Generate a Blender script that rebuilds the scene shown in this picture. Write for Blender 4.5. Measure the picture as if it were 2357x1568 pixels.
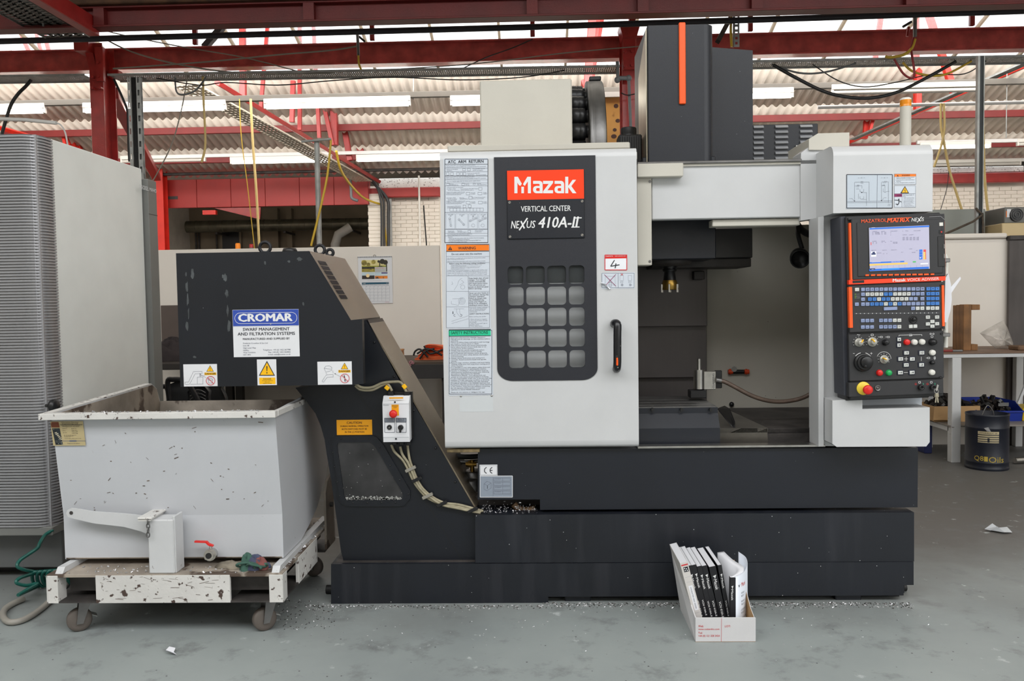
import bpy, math, random
from mathutils import Vector, Matrix
V = Vector
random.seed(7)
for o in list(bpy.data.objects): bpy.data.objects.remove(o, do_unlink=True)
SC = bpy.context.scene
COL = SC.collection
# ------------------------------------------------------------------ camera
IW, IH, FPX = 2357.0, 1568.0, 1950.0
CAM = V((0.0, -3.61, 1.31))
_yaw, _pit, _rol = 0.02983, 0.04734, -0.01497
_f = V((-math.sin(_yaw)*math.cos(_pit), math.cos(_yaw)*math.cos(_pit), -math.sin(_pit)))
_r = V((math.cos(_yaw), math.sin(_yaw), 0)); _u = _r.cross(_f)
_c, _s = math.cos(_rol), math.sin(_rol)
AR, AU, AF = _r*_c+_u*_s, _u*_c-_r*_s, _f
cd = bpy.data.cameras.new('camera'); co = bpy.data.objects.new('camera', cd); COL.objects.link(co)
cd.sensor_fit = 'HORIZONTAL'; cd.sensor_width = 36.0; cd.lens = 36.0*FPX/IW; cd.clip_end = 200; cd.clip_start = .05
co.matrix_world = Matrix(((AR.x, AU.x, -AF.x, CAM.x), (AR.y, AU.y, -AF.y, CAM.y), (AR.z, AU.z, -AF.z, CAM.z), (0, 0, 0, 1)))
SC.camera = co
# ------------------------------------------------------------------ world, assumed daylight, fill lights, exposure
wd = bpy.data.worlds.new('overcast_sky'); SC.world = wd; wd.use_nodes = True
bg = wd.node_tree.nodes['Background']; bg.inputs[0].default_value = (.94, .97, 1, 1); bg.inputs[1].default_value = 3.2
def area(name, loc, aim, sx, sy, power, col=(1, 1, 1)):
    l = bpy.data.lights.new(name, 'AREA'); l.shape = 'RECTANGLE'; l.size = sx; l.size_y = sy; l.energy = power; l.color = col
    o = bpy.data.objects.new(name, l); COL.objects.link(o); o.location = loc
    o.rotation_euler = (V(aim)-V(loc)).to_track_quat('-Z', 'Y').to_euler(); return o
area('front_fill_light', (5.0, -8.6, 3.0), (0.6, 0.0, 1.3), 15, 3.6, 430, (.97, .985, 1))  # unseen wide light added behind the camera to brighten the fronts
area('assumed_front_rooflight', (0.0, -4.4, 5.2), (0.0, -3.4, 0.0), 15, 2.4, 680, (.97, .985, 1))  # assumed daylight from overhead, out of view: a wide area light, no opening
area('warm_fill_light', (0.0, 2.1, 4.3), (0.0, 2.6, 0.0), 15, .3, 70, (1, .94, .84))  # unseen warm strip light added overhead to brighten the partition and top faces
area('assumed_rear_rooflight', (0.5, 6.75, 4.95), (0.5, 13.4, 2.6), 20, 1.6, 1450, (1, .97, .93))  # assumed daylight, out of view: a wide area light brightening the back bay
SC.view_settings.view_transform = 'Standard'; SC.view_settings.look = 'None'
SC.view_settings.gamma = 1.0; SC.view_settings.exposure = -0.12; SC.view_settings.use_curve_mapping = False
# ------------------------------------------------------------------ pixel -> world measuring helpers (true planes in the room)
def ray(px, py): return AF + AR*((px-IW/2)/FPX) - AU*((py-IH/2)/FPX)
def P(px, py, Y):
    d = ray(px, py); return CAM + d*((Y-CAM.y)/d.y)
def G(px, py, z=0.0):
    d = ray(px, py); return CAM + d*((z-CAM.z)/d.z)
def PX(px, py, X):
    d = ray(px, py); return CAM + d*((X-CAM.x)/d.x)
def R(x0, y0, x1, y1, Y):
    my, mx = (y0+y1)/2, (x0+x1)/2
    return P(x0, my, Y).x, P(x1, my, Y).x, P(mx, y1, Y).z, P(mx, y0, Y).z      # X0 X1 Z0 Z1
# ------------------------------------------------------------------ materials
def lin(c):
    def g(v):
        v /= 255.0
        return v/12.92 if v <= .04045 else ((v+.055)/1.055)**2.4
    return (g(c[0]), g(c[1]), g(c[2]), 1)
MATS = {}
def M(name, c, rough=.5, metal=0.0, var=.05, vs=5.0, bump=0.0, bs=60.0, spk=None, wear=None, emit=0, trans=0, alpha=1, streak=None, spec=.5):
    m = bpy.data.materials.new(name); m.use_nodes = True; nt = m.node_tree; n = nt.nodes; L = nt.links
    p = n['Principled BSDF']; p.inputs['Roughness'].default_value = rough; p.inputs['Metallic'].default_value = metal
    p.inputs['Specular IOR Level'].default_value = spec
    tc = n.new('ShaderNodeTexCoord'); src = tc.outputs['Object']
    col = lin(c); out = None
    def noise(scale, detail=3, vec=src):
        t = n.new('ShaderNodeTexNoise'); t.inputs['Scale'].default_value = scale; t.inputs['Detail'].default_value = detail
        L.new(vec, t.inputs['Vector']); return t.outputs['Fac']
    def ramp(fac, a, b):
        r = n.new('ShaderNodeMapRange'); r.inputs[1].default_value = a; r.inputs[2].default_value = b; L.new(fac, r.inputs[0]); return r.outputs[0]
    def mix(fac, a, b):
        x = n.new('ShaderNodeMix'); x.data_type = 'RGBA'; L.new(fac, x.inputs[0])
        if isinstance(a, tuple): x.inputs[6].default_value = a
        else: L.new(a, x.inputs[6])
        if isinstance(b, tuple): x.inputs[7].default_value = b
        else: L.new(b, x.inputs[7])
        return x.outputs[2]
    if var:
        lo = tuple(v*(1-var*1.6) for v in col[:3])+(1,); hi = tuple(min(1, v*(1+var*1.6)) for v in col[:3])+(1,)
        out = mix(ramp(noise(vs, 4), .3, .7), lo, hi)
    else: out = col
    if streak:                                   # vertical run marks: (colour, amount)
        mp = n.new('ShaderNodeMapping'); mp.inputs['Scale'].default_value = (streak[2] if len(streak) > 2 else 30, 30, 1.2); L.new(src, mp.inputs[0])
        out = mix(ramp(noise(1.0, 4, mp.outputs[0]), .5, .5+1/max(.01, streak[1]*6)), out, lin(streak[0]))
    if wear:                                     # patches: (colour, scale, threshold)
        out = mix(ramp(noise(wear[1], 6), wear[2], wear[2]+.04), out, lin(wear[0]))
    if spk:                                      # small specks: (colour, scale, radius)
        v = n.new('ShaderNodeTexVoronoi'); v.inputs['Scale'].default_value = spk[1]; L.new(src, v.inputs['Vector'])
        g = n.new('ShaderNodeMath'); g.operation = 'LESS_THAN'; g.inputs[1].default_value = spk[2]; L.new(v.outputs['Distance'], g.inputs[0])
        out = mix(g.outputs[0], out, lin(spk[0]))
    if isinstance(out, tuple): p.inputs['Base Color'].default_value = out
    else: L.new(out, p.inputs['Base Color'])
    if bump:
        b = n.new('ShaderNodeBump'); b.inputs['Strength'].default_value = bump; b.inputs['Distance'].default_value = .004
        L.new(noise(bs, 3), b.inputs['Height']); L.new(b.outputs[0], p.inputs['Normal'])
    if emit:
        p.inputs['Emission Color'].default_value = col; p.inputs['Emission Strength'].default_value = emit
    if trans: p.inputs['Transmission Weight'].default_value = trans
    if alpha < 1: p.inputs['Alpha'].default_value = alpha
    MATS[name] = m; return m
# ------------------------------------------------------------------ mesh builder
class B:
    def __init__(s): s.v = []; s.f = []; s.m = []; s.s = []; s.mats = []; s.k = 0
    def mat(s, m):
        if m not in s.mats: s.mats.append(m)
        s.k = s.mats.index(m); return s
    def add(s, pts, faces, sm=False):
        o = len(s.v); s.v.extend([V(p) for p in pts])
        for f in faces: s.f.append([i+o for i in f]); s.m.append(s.k); s.s.append(sm)
        return s
    def box(s, x0, x1, y0, y1, z0, z1, c=0):
        if x0 > x1: x0, x1 = x1, x0
        if y0 > y1: y0, y1 = y1, y0
        if z0 > z1: z0, z1 = z1, z0
        return s.obox(V(((x0+x1)/2, (y0+y1)/2, (z0+z1)/2)), V(((x1-x0)/2, 0, 0)), V((0, (y1-y0)/2, 0)), V((0, 0, (z1-z0)/2)), c)
    def obox(s, C, a, b, d, c=0):
        C, a, b, d = V(C), V(a), V(b), V(d)
        if c <= 0:
            pts = [C+a*i+b*j+d*k for i in (-1, 1) for j in (-1, 1) for k in (-1, 1)]
            return s.add(pts, [(0, 1, 3, 2), (4, 6, 7, 5), (0, 4, 5, 1), (2, 3, 7, 6), (0, 2, 6, 4), (1, 5, 7, 3)])
        la, lb, ld = a.length, b.length, d.length; c = min(c, la*.9, lb*.9, ld*.9)
        ka, kb, kd = 1-c/la, 1-c/lb, 1-c/ld
        pts = []; ix = {}
        for i in (-1, 1):
            for j in (-1, 1):
                for k in (-1, 1):
                    for ax, (ea, eb, ed) in enumerate(((1, kb, kd), (ka, 1, kd), (ka, kb, 1))):
                        ix[i, j, k, ax] = len(pts); pts.append(C+a*i*ea+b*j*eb+d*k*ed)
        F = []
        for i in (-1, 1):
            F.append([ix[i, j, k, 0] for j, k in ((-1, -1), (1, -1), (1, 1), (-1, 1))][::i])
            F.append([ix[j, i, k, 1] for j, k in ((-1, -1), (-1, 1), (1, 1), (1, -1))][::i])
            F.append([ix[j, k, i, 2] for j, k in ((-1, -1), (1, -1), (1, 1), (-1, 1))][::i])
        for i in (-1, 1):
            for j in (-1, 1):
                F.append([ix[i, j, -1, 0], ix[i, j, 1, 0], ix[i, j, 1, 1], ix[i, j, -1, 1]][::-i*j])
                F.append([ix[i, -1, j, 0], ix[i, 1, j, 0], ix[i, 1, j, 2], ix[i, -1, j, 2]][::i*j])
                F.append([ix[-1, i, j, 1], ix[1, i, j, 1], ix[1, i, j, 2], ix[-1, i, j, 2]][::-i*j])
                for k in (-1, 1): F.append([ix[i, j, k, 0], ix[i, j, k, 1], ix[i, j, k, 2]][::i*j*k])
        return s.add(pts, F)
    def rbox(s, x0, y0, x1, y1, Y, dep, c=0):
        X0, X1, Z0, Z1 = R(x0, y0, x1, y1, Y); return s.box(X0, X1, Y, Y+dep, Z0, Z1, c)
    def prism(s, pts, vec, sm=False):
        pts = [V(p) for p in pts]; vec = V(vec); n = len(pts)
        nr = V((0, 0, 0))
        for i in range(n): nr += pts[i].cross(pts[(i+1) % n])
        if nr.dot(vec) > 0: pts = pts[::-1]
        q = [p+vec for p in pts]
        s.add(pts, [list(range(n))]); s.add(q, [list(range(n-1, -1, -1))])
        if sm:
            for i in range(n):
                j = (i+1) % n
                if (pts[i]-pts[j]).length > .045: s.add([pts[i], q[i], q[j], pts[j]], [(0, 1, 2, 3)])
            keep = [i for i in range(n) if (pts[i]-pts[(i+1) % n]).length <= .045]
            return s.add(pts+q, [[i, i+n, (i+1) % n+n, (i+1) % n] for i in keep], True)
        return s.add(pts+q, [[i, i+n, (i+1) % n+n, (i+1) % n] for i in range(n)], sm)
    def pp(s, px, Y, dep):                       # polygon measured on the plane y=Y, given depth
        return s.prism([P(x, y, Y) for x, y in px], (0, dep, 0))
    def cyl(s, p0, p1, r0, r1=None, n=16, caps=True):
        p0, p1 = V(p0), V(p1); r1 = r0 if r1 is None else r1; d = (p1-p0).normalized()
        a = d.orthogonal().normalized(); b = d.cross(a); A = []; Q = []
        for i in range(n):
            t = 2*math.pi*i/n; e = a*math.cos(t)+b*math.sin(t); A.append(p0+e*r0); Q.append(p1+e*r1)
        s.add(A+Q, [[i, (i+1) % n, (i+1) % n+n, i+n] for i in range(n)], True)
        if caps:
            if r0 > 0: s.add(A, [list(range(n-1, -1, -1))])
            if r1 > 0: s.add(Q, [list(range(n))])
        return s
    def lathe(s, o, ax, prof, n=20):             # prof: (radius, height) along ax
        o = V(o); d = V(ax).normalized(); a = d.orthogonal().normalized(); b = d.cross(a); pts = []
        for r, h in prof:
            for i in range(n):
                t = 2*math.pi*i/n; pts.append(o+d*h+(a*math.cos(t)+b*math.sin(t))*r)
        F = []
        for j in range(len(prof)-1):
            for i in range(n): F.append([j*n+i, j*n+(i+1) % n, (j+1)*n+(i+1) % n, (j+1)*n+i])
        s.add(pts, F, True)
        if prof[0][0] > 1e-5: s.add(pts[:n], [list(range(n-1, -1, -1))])
        if prof[-1][0] > 1e-5: s.add(pts[-n:], [list(range(n))])
        return s
    def tube(s, path, r, n=8, closed=False, caps=True):
        path = [V(p) for p in path]; m = len(path); rs = r if isinstance(r, (list, tuple)) else [r]*m
        T = []
        for i in range(m):
            a = path[i-1] if (i or closed) else path[i]; c = path[(i+1) % m] if (i < m-1 or closed) else path[i]
            T.append((c-a).normalized())
        nr = T[0].orthogonal().normalized(); pts = []
        for i in range(m):
            nr = (nr-T[i]*nr.dot(T[i])); nr = nr.normalized() if nr.length > 1e-6 else T[i].orthogonal().normalized()
            bn = T[i].cross(nr)
            for j in range(n):
                t = 2*math.pi*j/n; pts.append(path[i]+(nr*math.cos(t)+bn*math.sin(t))*rs[i])
        F = []
        for i in range(m if closed else m-1):
            k = (i+1) % m
            for j in range(n): F.append([i*n+j, i*n+(j+1) % n, k*n+(j+1) % n, k*n+j])
        s.add(pts, F, True)
        if caps and not closed: s.add(pts[:n], [list(range(n-1, -1, -1))]); s.add(pts[-n:], [list(range(n))])
        return s
    def sphere(s, c, r, n=12, m=8, sc=(1, 1, 1)):
        c = V(c); pts = []; F = []
        for i in range(m+1):
            a = math.pi*i/m
            for j in range(n):
                t = 2*math.pi*j/n; pts.append(c+V((math.sin(a)*math.cos(t)*sc[0], math.sin(a)*math.sin(t)*sc[1], math.cos(a)*sc[2]))*r)
        for i in range(m):
            for j in range(n): F.append([i*n+j, (i+1)*n+j, (i+1)*n+(j+1) % n, i*n+(j+1) % n])
        return s.add(pts, F, True)
    def text(s, t, O, U, W, bold=0.0, shear=0.0):   # O baseline start, U full width vector, W cap-height vector
        g, w = glyphs(t, 0, shear); vs, fs = g; O, U, W = V(O), V(U), V(W); c = 1.4*bold       # weight: shifted copies
        nm = U.cross(W).normalized()*.00004; k = w/(w+2*c)
        sh = ((0, 0),) if bold < .006 else (((-c, 0), (c, 0)) if bold < .02 else ((-c, 0), (c, 0), (0, c*.5), (0, -c*.5), (0, 0)))
        for i, (dx, dy) in enumerate(sh): s.add([O+U*(((x+dx+c)*k)/w)+W*(y+dy)+nm*i for x, y in vs], fs)
        return s
    def ring(s, outer, inner, vec):              # matched loops -> plate with a hole
        n = len(outer); vec = V(vec); o2 = [p+vec for p in outer]; i2 = [p+vec for p in inner]
        a = list(outer)+list(inner)+o2+i2; F = []
        for i in range(n):
            j = (i+1) % n
            F += [[i, j, n+j, n+i], [2*n+i, 3*n+i, 3*n+j, 2*n+j], [i, 2*n+i, 2*n+j, j], [n+i, n+j, 3*n+j, 3*n+i]]
        return s.add(a, F)
    def mesh(s, name, mats=None):
        me = bpy.data.meshes.new(name); me.from_pydata([tuple(v) for v in s.v], [], s.f)
        for m in (s.mats or mats): me.materials.append(m)
        me.polygons.foreach_set('material_index', s.m); me.polygons.foreach_set('use_smooth', s.s); me.update(); return me
_GC = {}; _CAP = []
def _raw(t, bold, shear):
    cu = bpy.data.curves.new('t', 'FONT'); cu.body = t; cu.size = 1; cu.resolution_u = 2; cu.offset = bold; cu.shear = shear; cu.fill_mode = 'FRONT'
    ob = bpy.data.objects.new('t', cu); me = bpy.data.meshes.new_from_object(ob)
    vs = [(v.co.x, v.co.y) for v in me.vertices]; fs = [list(p.vertices) for p in me.polygons]
    bpy.data.objects.remove(ob); bpy.data.curves.remove(cu); bpy.data.meshes.remove(me); return vs, fs
def glyphs(t, bold=0.0, shear=0.0):
    k = (t, bold, shear)
    if k not in _GC:
        if not _CAP: _CAP.append(max(y for x, y in _raw('H', 0, 0)[0]))
        vs, fs = _raw(t, bold, shear)
        x0 = min(x for x, y in vs); x1 = max(x for x, y in vs); c = _CAP[0]
        _GC[k] = (([((x-x0)/c, y/c) for x, y in vs], fs), (x1-x0)/c)
    return _GC[k]
# ------------------------------------------------------------------ scene objects
WL = {}
def link(name, data, parent, loc):
    o = bpy.data.objects.new(name, data); COL.objects.link(o); WL[o.name] = V(loc); o.location = loc
    if parent is not None:
        o.parent = parent; o.matrix_parent_inverse = Matrix.Translation(-WL[parent.name])
    return o
def tag(o, label=None, cat=None, group=None, kind=None):
    if label: o['label'] = label
    if cat: o['category'] = cat
    if group: o['group'] = group
    if kind: o['kind'] = kind
    return o
def ob(name, b, mats=None, parent=None, label=None, cat=None, group=None, kind=None):
    if mats is not None and not isinstance(mats, (list, tuple)): mats = [mats]
    xs = [v.x for v in b.v]; ys = [v.y for v in b.v]; zs = [v.z for v in b.v]
    c = V(((min(xs)+max(xs))/2, (min(ys)+max(ys))/2, min(zs))); b.v = [v-c for v in b.v]
    return tag(link(name, b.mesh(name, mats), parent, c), label, cat, group, kind)
def thing(name, loc, label, cat, group=None, kind=None): return tag(link(name, None, None, loc), label, cat, group, kind)
def dup(o, d, label=None, parent=None):           # copy of a thing (or part) with everything under it, moved by d
    c = o.copy(); COL.objects.link(c); d = V(d)
    if parent is None: c.location = o.location+d; WL[c.name] = WL[o.name]+d
    else: c.parent = parent; WL[c.name] = WL[o.name]
    if label: c['label'] = label
    for ch in list(o.children): dup(ch, (0, 0, 0), None, c)
    return c
def rep(o, d):                                    # repeat of a part under the same parent, moved by d
    c = o.copy(); COL.objects.link(c); c.location = o.location+V(d); WL[c.name] = WL[o.name]+V(d)
    for ch in list(o.children): dup(ch, (0, 0, 0), None, c)
    return c
def bez(pts, n=8, closed=False):                  # Catmull-Rom through points
    pts = [V(p) for p in pts]; m = len(pts); out = []
    for i in range(m if closed else m-1):
        g = (lambda k: pts[k % m]) if closed else (lambda k: pts[max(0, min(m-1, k))])
        a, b, c, d = g(i-1), g(i), g(i+1), g(i+2)
        for j in range(n):
            t = j/n; out.append(.5*((2*b)+(c-a)*t+(2*a-5*b+4*c-d)*t*t+(3*b-a-3*c+d)*t**3))
    if not closed: out.append(pts[-1])
    return out
def pb(px, Y, n=8): return bez([P(x, y, Y) for x, y in px], n)
def arc(cx, cy, r, a0, a1, n): return [(cx+r*math.cos(a0+(a1-a0)*i/n), cy+r*math.sin(a0+(a1-a0)*i/n)) for i in range(n+1)]
def rrect(x0, x1, z0, z1, r, n=4):
    return (arc(x1-r, z1-r, r, 0, math.pi/2, n)+arc(x0+r, z1-r, r, math.pi/2, math.pi, n)+arc(x0+r, z0+r, r, math.pi, 1.5*math.pi, n)+arc(x1-r, z0+r, r, 1.5*math.pi, 2*math.pi, n))
class Decal:                                      # flat printed sign on the plane y=Y (front is -y)
    def __init__(s, x0, y0, x1, y1, Y, m, th=.0015, c=0):
        s.b = B(); s.Y = Y-th; s.b.mat(m).rbox(x0, y0, x1, y1, Y-th, th-.0002, c)
    def rect(s, x0, y0, x1, y1, m, l=1):
        X0, X1, Z0, Z1 = R(x0, y0, x1, y1, s.Y); y = s.Y-.0005*l
        s.b.mat(m).add([(X0, y, Z0), (X1, y, Z0), (X1, y, Z1), (X0, y, Z1)], [(0, 1, 2, 3)]); return s
    def poly(s, pts, m, l=1):
        s.n = (getattr(s, 'n', 0)+1) % 9; q = [P(x, y, s.Y-.0005*l-.00004*s.n) for x, y in pts]; a = sum(q[i].x*q[(i+1) % len(q)].z-q[(i+1) % len(q)].x*q[i].z for i in range(len(q)))
        s.b.mat(m).add(q if a > 0 else q[::-1], [list(range(len(q)))]); return s
    def line(s, pts, w, m, l=1, closed=False):
        pts = list(pts)+([pts[0]] if closed else [])
        for (xa, ya), (xb, yb) in zip(pts, pts[1:]):
            d = math.hypot(xb-xa, yb-ya) or 1; nx, ny = -(yb-ya)/d*w/2, (xb-xa)/d*w/2
            s.poly([(xa+nx, ya+ny), (xb+nx, yb+ny), (xb-nx, yb-ny), (xa-nx, ya-ny)], m, l)
        return s
    def frame(s, x0, y0, x1, y1, w, m, l=1): return s.line([(x0, y0), (x1, y0), (x1, y1), (x0, y1)], w, m, l, True)
    def disc(s, x, y, r, m, l=1, n=18): return s.poly([(x+r*math.cos(6.2832*i/n), y+r*math.sin(6.2832*i/n)) for i in range(n)], m, l)
    def text(s, t, x0, yb, x1, h, m, l=2, bold=0.0, shear=0.0, dy=0.0):
        a = P(x0, yb, s.Y-.0005*l); e = P(x1, yb+dy, s.Y-.0005*l); up = P(x0, yb-h, s.Y-.0005*l)
        s.b.mat(m).text(t, a, V((e.x-a.x, 0, e.z-a.z if dy else 0)), V((0, 0, up.z-a.z)), bold, shear); return s
    def done(s, name, parent, label=None): return ob(name, s.b, None, parent, label)
# ================================================================== materials
WHITE = M('white_paint', (214, 214, 212), .38, var=.02, bump=.05, bs=300)
CREAM = M('cream_paint', (195, 191, 180), .5, var=.02, bump=.06, bs=300)
DOORW = M('door_paint', (198, 199, 200), .34, var=.02, bump=.04, bs=300)
NAVY = M('navy_paint', (20, 24, 33), .42, var=.10, vs=3, bump=.12, bs=400, spk=((170, 170, 170), 24, .022))
NAVYC = M('navy_case', (14, 18, 26), .42, var=.12, vs=3, bump=.1, bs=400, spk=((150, 150, 146), 17, .02))
NAVYT = M('navy_tank', (19, 23, 31), .45, var=.14, vs=2.5, bump=.12, bs=400, spk=((205, 205, 205), 26, .042), streak=((70, 70, 76), .15, 14))
NAVYD = M('navy_frame', (27, 29, 37), .5, var=.05, bump=.25, bs=600)
CASE = M('charcoal_panel', (44, 44, 46), .5, var=.03, bump=.12, bs=700)
BLACK = M('black_plastic', (22, 22, 24), .38, var=.05)
BLKR = M('black_rubber', (27, 27, 28), .6, var=.1)
INK = M('ink', (28, 29, 40), .6, var=0)
INKG = M('grey_ink', (104, 108, 120), .6, var=0)
INKL = M('light_ink', (150, 155, 165), .6, var=0)
PRINTW = M('white_print', (226, 226, 226), .5, var=0)
SIGN = M('sign_plate', (203, 210, 219), .35, var=.01)
SIGNW = M('sign_white', (222, 223, 226), .4, var=.01)
ORANGE = M('orange_paint', (250, 92, 24), .4, var=.02)
ORNG2 = M('orange_sign', (240, 122, 12), .45, var=.02)
REDOR = M('red_orange_sign', (250, 62, 14), .35, var=.01)
YEL = M('yellow_sign', (248, 188, 8), .45, var=.02)
YELC = M('caution_yellow', (242, 166, 12), .45, var=.02)
GREEN = M('green_sign', (36, 198, 148), .45, var=.02)
RED = M('red_plastic', (215, 34, 28), .35, var=.03)
REDP = M('red_print', (205, 48, 56), .5, var=0)
PURP = M('magenta_print', (140, 26, 88), .5, var=0)
BLUE = M('blue_sign', (48, 76, 166), .4, var=.02)
STEEL = M('bright_steel', (190, 188, 184), .3, 1.0, var=.08, vs=20)
STEELD = M('dull_steel', (120, 119, 118), .42, .9, var=.12, vs=12, bump=.1, bs=120)
GALV = M('galvanised', (158, 160, 158), .5, .25, var=.12, vs=14)
BRUSH = M('brushed_steel', (186, 178, 158), .32, .9, var=.10, vs=9)
BRASS = M('brass', (176, 140, 70), .35, .9, var=.1)
REDST = M('red_steel', (150, 36, 34), .36, var=.10, vs=6, bump=.25, bs=90)
REDB1 = M('red_gloss_steel', (168, 50, 46), .3, var=.14, vs=7, bump=.3, bs=90)
REDB0 = M('sheen_red_steel', (194, 84, 80), .3, var=.18, vs=7, bump=.3, bs=90)  # gloss sheen of the main beam put into a paler red
REDPU = M('purlin_red', (124, 28, 26), .5, var=.06)
REDDK = M('shaded_red_steel', (92, 15, 13), .5, var=.12, vs=4, bump=.2, bs=90)  # shade on the uppermost beam put into a darker red
RUSTB = M('rusty_gutter', (70, 46, 28), .8, var=.3, vs=9)
PALEG = M('lit_tray', (196, 190, 174), .5, .1, var=.08, vs=14)  # lamp-lit look of the tray put into a lighter base colour
REDBR = M('bright_red_steel', (208, 38, 22), .45, var=.06, vs=5)
REDPAN = M('red_board', (156, 30, 24), .5, var=.05, vs=3)
SHEET = M('corrugated_cement', (222, 213, 201), .85, var=.08, vs=2.2, bump=.1, bs=40)
GLASSR = M('rooflight_glass', (235, 240, 245), .5, var=0, alpha=.22)
BRICKW = M('painted_brick', (222, 215, 203), .7, var=.05, vs=4, bump=.3, bs=60)
MORTAR = M('painted_mortar', (206, 199, 187), .8, var=.05)
DIRTYW = M('soiled_wall', (128, 116, 98), .85, var=.12, vs=1.5)
PART = M('partition_board', (224, 217, 208), .6, var=.03, vs=1.5)
PARTD = M('dark_board', (72, 66, 64), .55, var=.2, vs=2, streak=((120, 118, 116), .12, 10))
FLOORM = None
TUBE = M('lit_tube', (255, 250, 238), .4, var=0, emit=9)
TUBEOFF = M('unlit_tube', (205, 203, 196), .3, var=0)
BATTEN = M('batten_white', (220, 218, 210), .4, var=.02)
TRUNK = M('grey_trunking', (96, 92, 85), .5, var=.05)
WTRUNK = M('white_trunking', (214, 214, 212), .5, var=.03)
GREYP = M('grey_pipe', (108, 112, 114), .5, var=.05)
CABLE = M('black_cable', (36, 37, 38), .5, var=.05)
GCABLE = M('grey_cable', (140, 136, 126), .5, var=.05)
YHOSE = M('yellow_hose', (206, 172, 52), .45, var=.05)
PHOSE = M('pale_hose', (214, 188, 122), .5, var=.05)
BEIGEC = M('soiled_cable', (150, 142, 118), .5, var=.15, vs=30)
WORNW = M('worn_white_paint', (198, 199, 200), .45, var=.03, wear=((84, 70, 62), 34, .69), bump=.1, bs=60)
WORNX = M('chipped_white_paint', (208, 206, 202), .5, var=.06, wear=((74, 58, 52), 36, .615), bump=.3, bs=60)
TUBW = M('tub_paint', (190, 192, 196), .42, var=.03, vs=2, wear=((96, 86, 80), 13, .735), bump=.05, bs=80)
RUSTW = M('soiled_metal', (150, 140, 128), .6, var=.2, vs=7, wear=((84, 70, 60), 6, .56), bump=.2)
DIRT = M('grimy_metal', (58, 54, 52), .6, var=.3, vs=9, bump=.3)
SWARF = M('swarf_chip', (196, 196, 198), .35, .7, var=.2, vs=60)
WOOD = M('oiled_wood', (128, 88, 48), .6, var=.22, vs=9, streak=((66, 44, 24), .5, 22))
PLY = M('plywood', (186, 136, 66), .55, var=.16, vs=2.2, wear=((140, 88, 34), 2.6, .58))
CARD = M('cardboard', (176, 140, 96), .8, var=.06)
CARDW = M('white_card', (206, 205, 206), .7, var=.03, bump=.1, bs=300)
PAPER = M('paper', (232, 233, 238), .7, var=.015)
BINBLUE = M('blue_bin', (28, 52, 150), .4, var=.08)
TEAL = M('teal_hose', (22, 92, 82), .35, var=.15, vs=12)
GREYC = M('machine_grey', (118, 119, 116), .5, var=.03)
# floor
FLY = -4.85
m = M('painted_floor', (104, 109, 109), .5, var=.0, bump=.05, bs=30); nt = m.node_tree; nn = nt.nodes; LL = nt.links
tc = [x for x in nn if x.type == 'TEX_COORD'][0]; pr = nn['Principled BSDF']
def _noise(sc, de, ro=.55):
    t = nn.new('ShaderNodeTexNoise'); t.inputs['Scale'].default_value = sc; t.inputs['Detail'].default_value = de; t.inputs['Roughness'].default_value = ro
    LL.new(tc.outputs['Object'], t.inputs['Vector']); return t.outputs['Fac']
def _rng(f, a, b):
    r = nn.new('ShaderNodeMapRange'); r.inputs[1].default_value = a; r.inputs[2].default_value = b; LL.new(f, r.inputs[0]); return r.outputs[0]
def _mix(f, a, b):
    x = nn.new('ShaderNodeMix'); x.data_type = 'RGBA'; LL.new(f, x.inputs[0])
    for k, q in ((6, a), (7, b)):
        if isinstance(q, tuple): x.inputs[k].default_value = q
        else: LL.new(q, x.inputs[k])
    return x.outputs[2]
c0 = _mix(_rng(_noise(.9, 6), .3, .7), lin((134, 141, 141)), lin((160, 167, 165)))
sp = nn.new('ShaderNodeSeparateXYZ'); LL.new(tc.outputs['Object'], sp.inputs[0])          # browner, darker tone towards the back, with a noisy edge
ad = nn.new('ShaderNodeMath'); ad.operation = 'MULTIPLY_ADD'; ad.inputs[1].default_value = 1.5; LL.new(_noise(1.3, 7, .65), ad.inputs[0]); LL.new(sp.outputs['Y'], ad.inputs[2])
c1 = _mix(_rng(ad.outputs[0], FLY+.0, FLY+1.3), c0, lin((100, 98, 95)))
c2 = _mix(_rng(_noise(5, 8, .7), .54, .72), c1, lin((112, 115, 115)))
c3 = _mix(_rng(_noise(9, 5, .6), .66, .72), c2, lin((184, 190, 189)))
v = nn.new('ShaderNodeTexVoronoi'); v.inputs['Scale'].default_value = 14; LL.new(tc.outputs['Object'], v.inputs['Vector'])
g = nn.new('ShaderNodeMath'); g.operation = 'LESS_THAN'; g.inputs[1].default_value = .05; LL.new(v.outputs['Distance'], g.inputs[0])
c4 = _mix(g.outputs[0], c3, lin((70, 70, 70))); LL.new(c4, pr.inputs['Base Color'])
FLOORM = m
# ================================================================== the setting
XL, XR, YF, YB = -9.5, 12.5, -9.0, 19.5
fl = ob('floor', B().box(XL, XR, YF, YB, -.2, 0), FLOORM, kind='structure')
ob('wall_left', B().box(XL-.2, XL, YF, YB, 0, 6), BRICKW, kind='structure')
ob('wall_right', B().box(XR, XR+.2, YF, YB, 0, 6), BRICKW, kind='structure')
ob('wall_front', B().box(XL, XR, YF-.2, YF, 0, 6), BRICKW, kind='structure')
ob('wall_rear', B().box(XL, XR, YB, YB+.2, 0, 6), DIRTYW, kind='structure')
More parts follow.
